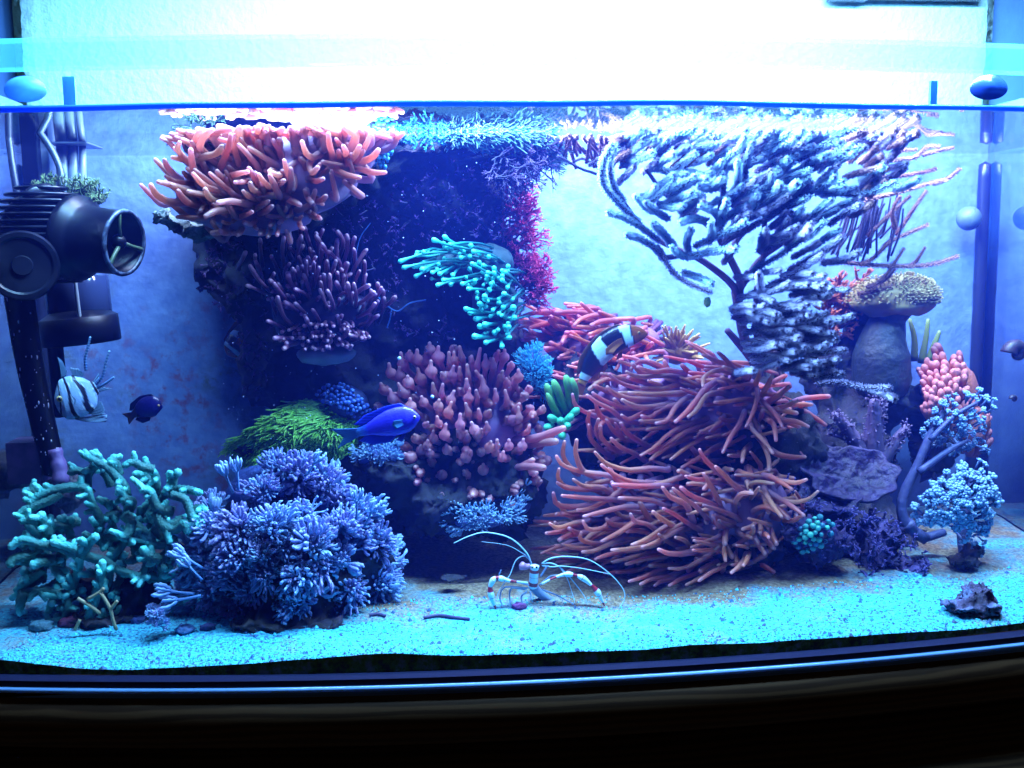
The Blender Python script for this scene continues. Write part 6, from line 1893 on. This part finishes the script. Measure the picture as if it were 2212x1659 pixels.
fish('clownfish', 'dark clownfish with white bands and an orange face above the orange anemones', [(1398, 722), (1362, 724), (1325, 738), (1294, 766), (1270, 802), (1256, 830)], .195, .21, 56, .42, clprof, clown, [
    ('dorsal_fin', ([(.25, .85), (.5, .95), (.85, .48)], [(.30, 1.12), (.5, 1.22), (.72, 1.15), (.92, .62)]), df),
    ('tail_fin', ([(.98, .34), (.98, -.34)], [(1.18, .55), (1.22, 0), (1.18, -.55)]), of),
    ('anal_fin', ([(.60, -.85), (.85, -.48)], [(.66, -1.2), (.82, -1.1), (.93, -.6)]), of),
    ('pelvic_fin', ([(.34, -.9), (.42, -.95)], [(.42, -1.45), (.52, -1.3)]), of),
    ('pectoral_fin', ([(.30, .05), (.30, -.4)], [(.50, .15), (.54, -.2), (.48, -.55)]), of, .012)], (.10, .22, .052))
fish('clownfish', 'second clownfish, half lost in the shade at the left edge of the rock', [(492, 768), (504, 754), (520, 732), (534, 708), (546, 688)], .318, .322, 50, .45, clprof, clown, [
    ('dorsal_fin', ([(.25, .85), (.5, .95), (.85, .48)], [(.30, 1.12), (.5, 1.22), (.72, 1.15), (.92, .62)]), df),
    ('tail_fin', ([(.98, .34), (.98, -.34)], [(1.2, .55), (1.24, 0), (1.2, -.55)]), of),
    ('anal_fin', ([(.60, -.85), (.85, -.48)], [(.66, -1.2), (.82, -1.1), (.93, -.6)]), of),
    ('pectoral_fin', ([(.30, .05), (.30, -.4)], [(.50, .15), (.54, -.2), (.48, -.55)]), of, .008)], (.12, .2, .055))
blue = lambda s, c: lerp3((.03, .012, .60), (.07, .06, .95), min(1, max(0, .55 + .45 * c))) if s < .85 else lerp3((.03, .06, .8), (.05, .22, .5), (s - .85) / .15)
bf = lambda s, h, g, i: lerp3((.015, .03, .75), (.04, .10, .9), g) if i else (.01, .02, .5)
tf = lambda s, h, g, i: lerp3((.04, .12, .62), (.07, .34, .50), g) if i else (.04, .18, .4)
dmprof = [(0, .08), (.04, .30), (.12, .62), (.25, .92), (.4, 1.0), (.55, .95), (.7, .74), (.85, .42), (1, .30)]
fish('damselfish', 'bright ultramarine blue fish swimming in front of the bulb-tipped anemone', [(907, 902), (880, 905), (850, 912), (812, 923), (770, 935)], .095, .105, 62, .40, dmprof, blue, [
    ('dorsal_fin', ([(.22, .85), (.5, .92), (.9, .38)], [(.30, 1.18), (.55, 1.25), (.85, 1.05), (1.0, .6)]), bf),
    ('anal_fin', ([(.50, -.92), (.9, -.38)], [(.62, -1.3), (.85, -1.15), (1.0, -.6)]), bf),
    ('tail_fin', ([(.97, .30), (.97, -.30)], [(1.36, .78), (1.24, .1), (1.22, -.1), (1.36, -.74)]), tf),
    ('pelvic_fin', ([(.32, -.9), (.40, -.95)], [(.46, -1.5), (.54, -1.25)]), bf),
    ('pectoral_fin', ([(.28, .05), (.28, -.3)], [(.45, .2), (.50, -.1), (.45, -.4)]), tf, .008)], (.09, .2, .06))
dblue = lambda s, c: lerp3((.006, .006, .05), (.012, .012, .28), min(1, max(0, .6 - .5 * c))) if s < .8 else (.03, .02, .05)
dbf = lambda s, h, g, i: (.008, .008, .09)
dtf = lambda s, h, g, i: lerp3((.02, .015, .06), (.22, .12, .05), g)
fish('damselfish', 'small deep violet-blue fish in front of the stained back pane', [(351, 879), (335, 877), (318, 880), (300, 889), (286, 897)], .225, .235, 46, .42, dmprof, dblue, [
    ('dorsal_fin', ([(.22, .85), (.5, .92), (.9, .38)], [(.30, 1.12), (.55, 1.2), (.85, 1.0), (1.0, .5)]), dbf),
    ('anal_fin', ([(.50, -.92), (.9, -.38)], [(.62, -1.2), (.85, -1.1), (1.0, -.5)]), dbf),
    ('tail_fin', ([(.97, .30), (.97, -.30)], [(1.26, .6), (1.18, 0), (1.26, -.6)]), dtf)], (.09, .2, .06))

# banner-finned cardinalfish
def bang(s, c):
    si, bk = (.32, .50, .72), (.006, .008, .03)
    k = lerp3(si, (.22, .36, .66), .5 + .5 * noise.noise(Vector((s * 40, c * 12, 1))))
    for ctr, wd in ((.16 + .03 * c, .022), (.40 + .02 * math.sin(c * 4), .035), (.64 + .03 * math.sin(c * 4 + 1), .045), (.93, .04)):
        if abs(s - ctr) < wd:
            k = bk
        elif abs(s - ctr) < wd + .03 and noise.noise(Vector((s * 90, c * 22, 5))) > .15:
            k = (.7, .85, .95)
    return k
bfin = lambda s, h, g, i: (.25, .48, .75) if i else (.01, .02, .10)
bdot = lambda s, h, g, i: (.45, .7, .95) if noise.noise(Vector((s * 60, h * 26, 2))) > .05 else (.01, .02, .16)
bgprof = [(0, .14), (.05, .38), (.12, .62), (.25, .92), (.42, 1.0), (.6, .96), (.75, .74), (.88, .40), (1, .28)]
bg = fish('cardinalfish', 'silver-blue black-banded cardinalfish with long streamer fins beside the black pipe', [(118, 866), (132, 864), (152, 860), (176, 852), (196, 842), (208, 836)], .105, .115, 92, .34, bgprof, bang, [
    ('first_dorsal_fin', ([(.30, .9), (.42, .98)], [(.42, 1.95), (.50, 1.75), (.52, 1.2)]), bfin),
    ('second_dorsal_fin', ([(.60, .92), (.78, .66)], [(.66, 1.35), (.80, 1.1), (.86, .8)]), bfin),
    ('anal_fin', ([(.58, -.95), (.80, -.6)], [(.72, -1.35), (.86, -1.1), (.9, -.7)]), bfin),
    ('pelvic_fin', ([(.34, -.95), (.46, -.98)], [(.72, -1.62), (.84, -1.35), (.80, -1.2)]), bdot),
    ('pectoral_fin', ([(.30, .0), (.30, -.25)], [(.46, .1), (.50, -.12), (.46, -.3)]), bfin, .006),
    ('tail_fin', ([(.98, .28), (.98, -.26)], [(1.22, .55), (1.10, .05), (1.08, -.05), (1.30, -.38)]), bfin)], (.15, .12, .072))
STR = mat('streamer', rough=.4, stops=[(0, (.02, .05, .3)), (.4, (.1, .25, .6)), (1, (.45, .72, .95))], translucent=.3)
for L in ([(186, 800), (184, 775), (190, 750), (195, 728)], [(208, 830), (222, 812), (228, 785), (236, 758)], [(210, 838), (228, 828), (246, 815)]):
    P = crom([at(x, y, .112) for x, y in L], 26)
    MB().tube(P, [(3.4 - 1.2 * i / 25) * px(.11) for i in range(26)], 7, knob=.22, tv=[(i % 2) * .6 + .4 * i / 25 for i in range(26)]).build('streamer_fin', STR, bg)

# ------------------------------------------------------------------ banded shrimp
RS = (1100, 1280, 600)
sh = thing('banded_shrimp', 'red and white banded shrimp with long white antennae on the sand', 'shrimp', ground(*Z(RS, [(920, 950)])[0], 0.012))
WHT = mat('white_antenna', (.42, .68, .85), .4, translucent=.2)
LEG = mat('clear_leg', (.30, .42, .62), .35, translucent=.4)
BND = mat('banded_limb', rough=.35, stops=[(0.0, (.55, .72, .82)), (.38, (.6, .78, .88)), (.42, (.28, .012, .03)), (.66, (.34, .015, .04)), (.70, (.6, .78, .88)), (1, (.6, .78, .88))])
YS = sh.location.y
def limb(nm, L, r0, r1, material, dy=0.0, dy2=0.0, n=6, k=22, tv=None):
    pts = Z(RS, L)
    q = len(pts)
    P = crom([at(x, y, YS + dy + (dy2 - dy) * i / (q - 1)) for i, (x, y) in enumerate(pts)], k)
    kk = px(YS) * 600 / 2212 * .8534
    return MB().tube(P, [(r0 + (r1 - r0) * i / (k - 1)) * kk for i in range(k)], n, tv=tv or None).build(nm, material, sh)
for L, r in (([(905, 545), (850, 430), (700, 300), (480, 250), (320, 285), (180, 350)], 13), ([(890, 510), (840, 470), (760, 510), (700, 650), (600, 800), (580, 890)], 9), ([(1000, 540), (1090, 490), (1250, 475), (1450, 510), (1640, 640), (1760, 780), (1770, 880), (1710, 970)], 11),
             ([(1000, 540), (1100, 540), (1200, 600), (1330, 750), (1400, 850), (1425, 920)], 11), ([(1000, 560), (1100, 570), (1200, 565), (1400, 590), (1640, 640)], 10), ([(1180, 590), (1230, 660), (1280, 800), (1310, 910)], 7), ([(880, 480), (830, 450), (680, 370), (440, 335)], 5)):
    limb('antenna', L, r * .72, r * .34, WHT, 0, -.006, 6, 36)
for L in ([(870, 770), (660, 760), (610, 850), (630, 930)], [(850, 780), (710, 780), (710, 960)], [(860, 800), (810, 850), (830, 940)], [(1000, 780), (1150, 840), (1300, 920)], [(980, 740), (1080, 660), (1160, 650)], [(890, 800), (900, 840), (885, 890)], [(990, 660), (1040, 580), (1060, 560)], [(880, 740), (740, 700), (610, 660), (620, 600)]):
    limb('leg', L, 10, 6, LEG, 0, -.004)
def bands(k, reps, ph=0):
    return [(((i / (k - 1)) * reps + ph) % 1.0) for i in range(k)]
body = limb('carapace', [(935, 560), (930, 620), (925, 690), (915, 760)], 44, 46, BND, .002, .004, 12, 26, bands(26, 1.7, .1))
limb('abdomen', [(915, 740), (960, 800), (1060, 870), (1180, 920)], 50, 34, mat('clear_abdomen', (.26, .36, .55), .3, translucent=.35), .006, .014, 12, 18)
limb('tail_fan', [(1080, 900), (1180, 925), (1270, 930)], 40, 52, mat('blue_tail', (.15, .28, .62), .3, translucent=.3), .010, .010, 10, 10)
def claw(L, radii):
    pts = Z(RS, L)
    k = 40
    P = crom([at(x, y, YS - .004) for x, y in pts], k)
    kk = px(YS) * 600 / 2212 * .8534
    R = [float(np.interp(i / (k - 1), np.linspace(0, 1, len(radii)), radii)) * kk for i in range(k)]
    MB().tube(P, R, 9, tv=bands(k, 3.6)).build('claw_arm', BND, sh)
claw([(870, 720), (720, 705), (620, 680), (560, 680), (520, 755), (535, 860), (570, 960)], [10, 12, 16, 30, 16, 32, 20, 34, 22, 8])
claw([(1000, 730), (1100, 680), (1220, 640), (1310, 650), (1390, 680), (1490, 770), (1545, 850), (1585, 935)], [10, 10, 14, 28, 14, 32, 16, 36, 18, 6])
limb('mandible', [(890, 560), (850, 570), (810, 560)], 22, 44, mat('lilac_maxilliped', (.45, .25, .40), .4, translucent=.3), -.002, -.004, 8, 10)
for x in (915, 952):
    p = at(*Z(RS, [(x, 575)])[0], YS - .004)
    MB().ball(p, 12 * px(YS) * .23, 10, 6).build('eye', EYE, sh)

# ------------------------------------------------------------------ pump with ribbed motor
pu = thing('circulation_pump', 'black ribbed circulation pump with a round outlet by the side glass', 'pump', at(105, 505, .15))
def pump():
    c = at(105, 508, .15)
    k = px(.15)
    R0 = 108 * k
    a = Vector((.92, -.36, -.10)).normalized()
    u = Vector((0, 0, 1)) - a * a.z
    u.normalize()
    v = a.cross(u)
    def lathe(prof, n=40, ax=a, e1=u, e2=v, org=c, mi=0, t=.5):
        V, F = [], []
        for (d, r) in prof:
            for j in range(n):
                q = 2 * PI * j / n
                V.append(org + ax * d + (e1 * math.cos(q) + e2 * math.sin(q)) * r)
        for i in range(len(prof) - 1):
            for j in range(n):
                F.append((i * n + j, i * n + (j + 1) % n, (i + 1) * n + (j + 1) % n, (i + 1) * n + j))
        return MB().add(V, F, [t] * len(V))
    # motor core and its cooling ribs, stacked one above the other
    MB().ball(c, R0 * .86, 32, 20).build('motor_body', M['black'], pu)
    X, Yv, Zv = Vector((1, 0, 0)), Vector((0, 1, 0)), Vector((-.08, 0, 1)).normalized()
    for i in range(15):
        h = -.88 + 1.76 * i / 14
        r = math.sqrt(1 - h * h) * R0
        w_ = R0 * .028
        lathe([(h * R0 - w_, r * .8), (h * R0 - w_, r * 1.0), (h * R0, r * 1.03), (h * R0 + w_, r * 1.0), (h * R0 + w_, r * .8)], 44, Zv, X, Yv).build('rib', M['black'], pu)
    # smooth band between motor and outlet
    nz = lathe([(R0 * .62, 0), (R0 * .62, R0 * .82), (R0 * .74, R0 * .80), (R0 * .84, R0 * .68), (R0 * .90, R0 * .62), (R0 * 1.62, R0 * .60), (R0 * 1.66, R0 * .62), (R0 * 1.70, R0 * .60), (R0 * 1.66, R0 * .53), (R0 * 1.2, R0 * .48), (R0 * 1.2, 0)])
    nz.build('outlet', M['blackmatt'], pu)
    rim = lathe([(R0 * 1.655, R0 * .56), (R0 * 1.66, R0 * .63), (R0 * 1.71, R0 * .61), (R0 * 1.71, R0 * .55), (R0 * 1.655, R0 * .55)]).build('outlet_rim', mat('worn_rim', (.02, .025, .05), .35, mottling=(160, (.12, .16, .26), .8)), pu)
    for q in (.3, .3 + 2 * PI / 3, .3 + 4 * PI / 3):
        d = u * math.cos(q) + v * math.sin(q)
        MB().tube([c + a * R0 * 1.60, c + a * R0 * 1.62 + d * R0 * .3, c + a * R0 * 1.66 + d * R0 * .56], [R0 * .05, R0 * .04, R0 * .05], 6).build('guard_vane', mat('algae_vane', (.06, .10, .05), .5), pu)
    MB().ball(c + a * R0 * 1.55, R0 * .15, 12, 8).build('hub', M['blackmatt'], pu)
    # round mounting disc toward the glass
    dc = at(48, 574, .100)
    f = (CAM - dc).normalized()
    e1 = Vector((1, 0, 0)) - f * f.x
    e1.normalize()
    e2 = f.cross(e1)
    lathe([(-.020, 66 * k), (0, 68 * k), (.003, 64 * k), (.003, 56 * k), (.0015, 52 * k), (.0015, 20 * k), (.003, 18 * k), (.003, 0)], 48, f, e1, e2, dc).build('mount_disc', M['black'], pu, smooth=False)
    MB().tube(crom([at(20, 470, .12), at(70, 420, .13), at(110, 412, .14)], 12), [.006] * 12, 8, squash=.5).build('bracket', M['black'], pu)
    # cable
    MB().tube(crom([at(60, 246, .17), at(78, 275, .17), at(112, 325, .165), at(131, 370, .16), at(133, 408, .155)], 26), [.0029] * 26, 8).build('power_cable', mat('cable_sheath', (.02, .03, .05), .4), pu)
pump()
# stand pipe under the pump
sp = thing('stand_pipe', 'black pipe flecked with white worms below the pump', 'pipe', at(120, 1030, .16))
P = crom([at(36, 600, .165), at(60, 760, .163), at(90, 900, .16), at(118, 1020, .158)], 24)
MB().tube(P, [(30 - 7 * i / 23) * px(.16) for i in range(24)], 20).build('tube', M['blackmatt'], sp)
def flecks():
    rnd = random.Random(9)
    m = MB()
    for q in range(70):
        i = rnd.randint(1, 22)
        a = rnd.uniform(-1.25, 1.25)
        r = (30 - 7 * i / 23) * px(.16)
        p = P[i].lerp(P[i + 1] if i < 23 else P[i], rnd.random()) + Vector((math.sin(a) * r, -math.cos(a) * r, 0))
        q1 = rnd.uniform(.3, 1.2)
        m.ball(p, (.0006 * q1, .0006 * q1, rnd.uniform(.0006, .0024) * q1), 6, 4)
    m.build('worm_tubes', mat('white_worm_tube', (.55, .6, .75), .6), sp, kind='stuff')
flecks()
MB().box(tuple(at(30, 1040, .165) - Vector((0, .012, 0))), tuple(at(96, 950, .165) + Vector((0, .02, 0)))).build('foot_block', mat('violet_foot', (.03, .025, .09), .5, mottling=(60, (.10, .06, .2), .6)), sp, smooth=False)
MB().tube(crom([at(118, 970, .15), at(128, 1010, .148), at(132, 1045, .146)], 10), [.0055, .006, .005, .006, .0065, .006, .006, .007, .007, .006], 9).build('clip', mat('lilac_clip', (.16, .10, .28), .5, bump=.6), sp)
MB().ball(at(62, 632, .13), (.012, .008, .006), 14, 8).build('collar', M['black'], sp)
# green tufts on the pump
ga = thing('hair_algae', 'green algae tuft growing on top of the pump', 'algae', at(180, 430, .17))
bush(ga, 'fronds', [(60, 420), (110, 400), (200, 402), (235, 430), (215, 445), (170, 425), (110, 425)], 90, .15, .18, .0055, .0009, (0, -.3, .6), mat('pump_weed', rough=.6, stops=[(0, (.03, .05, .02)), (1, (.10, .17, .05))]), 500, 2)
mound(ga, 'clump', [(190, 428, 34, 18, .175, .012)], mat('weed_clump', (.06, .10, .03), .8, bump=1, bscale=200), 3)

# filter box hanging at the back corner
fb = thing('filter_box', 'grey filter box with pale pipes hanging in the back corner', 'filter', at(130, 310, .26))
def bx(name, x0, y0, x1, y1, Y, d, material, parent):
    a, b = at(x0, y1, Y), at(x1, y0, Y)
    m = MB()
    m.box((a.x, Y, a.z), (b.x, Y + d, b.z))
    o = m.build(name, material, parent, smooth=False)
    bv = o.modifiers.new('soft_edge', 'BEVEL')
    bv.width = .0012
    bv.segments = 2
    return o
bx('box', 98, 282, 187, 310, .24, .05, M['greyplastic'], fb)
bx('lid', 92, 256, 192, 281, .236, .056, M['whitepipe'], fb)
bx('knob', 178, 264, 194, 280, .226, .009, M['blackmatt'], fb)
bx('back_column', 68, 250, 100, 420, .29, .04, M['greyplastic'], fb)
bx('dark_edge', 50, 250, 74, 400, .275, .012, M['blackmatt'], fb)
for x, r in ((158, 10), (135, 13), (178, 7)):
    MB().tube([at(x, 311, .262), at(x + 1, 380, .262), at(x + 3, 450, .262)], [r * px(.26)] * 3, 14).build('pipe', M['whitepipe'], fb)
inf = thing('internal_filter', 'black collared filter canister beneath the pump', 'filter', at(185, 745, .20))
def vtube(nm, x0, x1, y0, y1, Y, material, parent):
    r = (x1 - x0) / 2 * px(Y)
    xm = (x0 + x1) / 2
    P = [at(xm, y1, Y), at(xm, y0, Y)]
    P[1].x = P[0].x - .002
    m = MB()
    Q = [P[0].lerp(P[1], q) for q in (0, .03, .5, .97, 1)]
    m.tube(Q, [r * .96, r, r, r, r * .96], 28)
    return m.build(nm, material, parent)
vtube('collar', 100, 256, 684, 742, .215, M['blackmatt'], inf)
vtube('canister', 112, 238, 596, 690, .22, mat('smoky_canister', (.02, .03, .08), .12, translucent=.1), inf)
vtube('inner_tube', 168, 176, 596, 686, .188, M['whitepipe'], inf)
vtube('strainer', 118, 150, 740, 900, .235, M['blackmatt'], inf)
ah = thing('air_hose', 'thin black air hose running down the side glass beside the filter box', 'hose', at(40, 440, .20))
MB().tube(crom([at(14, 248, .21), at(22, 320, .205), at(32, 390, .20), at(42, 450, .20)], 16), [.0030] * 16, 8).build('hose', mat('hose_rubber', (.015, .02, .04), .4), ah)

# ------------------------------------------------------------------ small things
def lone(name, label, cat_, mb, material, loc, **kw):
    o = mb.build(name, material, loc=loc, **kw)
    o['label'] = label
    o['category'] = cat_
    return o
mg = at(2093, 472, .335)
lone('magnet_ball', 'pale ball magnet stuck beside the dark corner seam', 'magnet', MB().ball(mg, 27 * px(.335), 24, 16), mat('pale_magnet', (.09, .13, .14), .5, mottling=(60, (.04, .07, .07), .6)), mg)
for (x, y, r, Y, lb) in ((2196, 762, 26, .22, 'dark round snail on the side glass'), (2190, 862, 9, .22, 'tiny dark snail lower on the side glass')):
    p = at(x, y, Y)
    p.x = min(p.x, HALF - .012)
    m = MB()
    P = [p + Vector((-.006 * math.cos(q) * (1 - q / 9), .0, .006 * math.sin(q) * (1 - q / 9))) * (r / 20) for q in np.linspace(0, 8, 40)]
    m.tube(P, [(.0062 * (1 - i / 42)) * r / 20 for i in range(40)], 10)
    lone('snail', lb, 'snail', m, mat('snail_shell', (.012, .010, .02), .5, mottling=(150, (.05, .015, .03), .5)), p)
# clips and suction cups above the water
def cup(c, r, n=28):
    m = MB()
    prof = [(0, 1), (.10, .98), (.25, .82), (.45, .5), (.6, .3), (.95, .28), (1.0, .2), (1.0, 0)]
    V, F = [], []
    for d, q in prof:
        for j in range(n):
            a = 2 * PI * j / n
            V.append(c + Vector((math.cos(a) * q * r * 1.15, d * r * .7, math.sin(a) * q * r * (.62 if math.sin(a) < 0 else .8))))
    for i in range(len(prof) - 1):
        for j in range(n):
            F.append((i * n + j, (i + 1) * n + j, (i + 1) * n + (j + 1) % n, i * n + (j + 1) % n))
    F.append(tuple(range(n)))
    return m.add(V, F)
pA = at(55, 196, front(-.4) + .009)
lone('suction_cup', 'clear blue suction cup on the front glass above the filter box', 'suction cup', cup(pA, 36 * px(.05)), mat('blue_rubber', (.22, .50, .9), .3, translucent=.6), pA)
pB = at(2136, 192, front(.4) + .009)
lone('suction_cup', 'dark blue suction cup on the front glass above the corner seam', 'suction cup', cup(pB, 38 * px(.05)), mat('navy_rubber', (.02, .05, .28), .25, translucent=.15), pB)
pC = at(2016, 205, front(.36) + .010)
lone('cable_clip', 'small blue clip hanging from the glass brace', 'clip', MB().box(tuple(pC - Vector((.0026, .001, .010))), tuple(pC + Vector((.0026, .002, .010)))), mat('clip_blue', (.05, .18, .6), .3), pC, smooth=False)
pD = at(150, 195, front(-.37) + .010)
lone('cable_clip', 'clear plastic clip beside the suction cup above the filter box', 'clip', MB().box(tuple(pD - Vector((.004, .001, .010))), tuple(pD + Vector((.004, .003, .009)))), mat('clip_clear', (.2, .5, .8), .2, translucent=.4), pD, smooth=False)
# ballast box above, its lower edge just in view
e0, e1 = at(1782, 0, .447), at(2110, 0, .447)
bb = thing('lamp_ballast', 'dark lamp ballast box at the top edge in front of the wall panel', 'ballast', (e0 + e1) / 2)
MB().box((e0.x, .436, e0.z), (e1.x, .447, e0.z + .03)).build('case', M['housing'], bb, smooth=False)
MB().box((e0.x + .002, .434, e0.z - .0022), (e0.x + .045, .447, e0.z - .0004)).build('bracket', M['housing'], bb, smooth=False)
# twigs and crumbs on the sand
tw = mat('dark_twig', (.04, .03, .10), .7, bump=.5)
for L, lb in (([(915, 1338), (950, 1336), (985, 1341), (1014, 1342)], 'longer dark worm tube lying on the bright sand'), ([(798, 1336), (815, 1335), (832, 1338)], 'short reddish worm tube lying beside the blue feathery coral')):
    P = [ground(x, y, .0105) for x, y in L]
    for p in P:
        p.z = sand_z(p.x, p.y) + .0014
    lone('worm_tube', lb, 'worm tube', MB().tube(crom(P, 16), [.0014 * (1 + .25 * noise.noise(Vector((i, 0, 0)))) for i in range(16)], 7), tw, P[0])
def crumb(x, y, r, lb, col, seed):
    p = ground(x, y, .010)
    p.z = sand_z(p.x, p.y) + r * .35
    lone('rubble_crumb', lb, 'rubble', MB().blob(p, (r * 1.4, r, r * .7), 3, .35, 2.2, seed), mat('crumb_' + str(seed), col, .7, bump=.6, bscale=300, mottling=(200, tuple(c * .4 for c in col), .7)), p)
crumb(1122, 1322, .0042, 'purple crumb of rubble on the sand in front of the shrimp', (.16, .03, .18), 1)
crumb(90, 1360, .007, 'teal and violet crumb at the foot of the green coral', (.05, .16, .22), 2)
crumb(150, 1352, .006, 'reddish crumb at the foot of the green coral', (.16, .03, .10), 3)
crumb(300, 1348, .005, 'blue crumb between the green and blue corals', (.05, .09, .32), 4)
crumb(400, 1368, .0055, 'pale blue crumb under the left stalk of the blue coral', (.10, .22, .5), 5)
crumb(450, 1362, .0045, 'dark crumb beside the stalk of the blue coral', (.04, .05, .2), 6)
crumb(395, 1335, .005, 'flat pale shell piece in front of the blue coral stalk', (.12, .3, .55), 7)
# lone hanging things
hy = thing('hydroid', 'pale blue forked hydroid thread beside the dusky anemone', 'hydroid', at(850, 660, .19))
HYM = mat('hydroid_thread', (.05, .14, .42), .6, translucent=.2)
for L, r in (([(790, 612), (815, 640), (838, 662), (860, 672), (885, 655), (920, 648)], 1.7), ([(846, 668), (842, 690), (836, 708)], 1.5), ([(773, 580), (770, 545), (780, 510), (800, 482)], 1.1)):
    P = crom([at(x, y, .188) for x, y in L], 26)
    MB().tube(P, [r * px(.19) * (1 + .4 * noise.noise(Vector((i * .9, L[0][0], 0)))) for i in range(26)], 6).build('thread', HYM, hy)
sn = at(1528, 652, .17)
m = MB()
m.blob(sn, (.0032, .003, .0048), 3, .2, 2, 4)
lone('yellow_bud', 'tiny yellow-green bud hanging from the lowest gorgonian tip', 'polyp', m, mat('bud', (.45, .60, .15), .4, translucent=.3), sn)
# gas bubbles on the bulb-tipped anemone
for (x, y), lb in zip(Z(RE, [(508, 495), (772, 803)]), ('tiny silver bubble beside the topmost bulbs of the pink anemone', 'tiny silver bubble resting among the middle bulbs of the pink anemone')):
    p = at(x, y, .135)
    lone('bubble', lb, 'bubble', MB().ball(p, 4.0 * px(.135), 14, 10), mat('bubble_shine', (.55, .8, .95), .08, spec=1), p)
# drifting particles
rnd = random.Random(31)
m = MB()
for q in range(170):
    x, y = rnd.uniform(450, 1150), rnd.uniform(330, 1000)
    m.ball(at(x, y, rnd.uniform(.09, .2)), rnd.uniform(.00022, .00055), 5, 4, rnd.random())
m.build('drifting_particles', mat('marine_snow', (.45, .55, .8), .7), kind='stuff', label='fine pale particles drifting in the water')
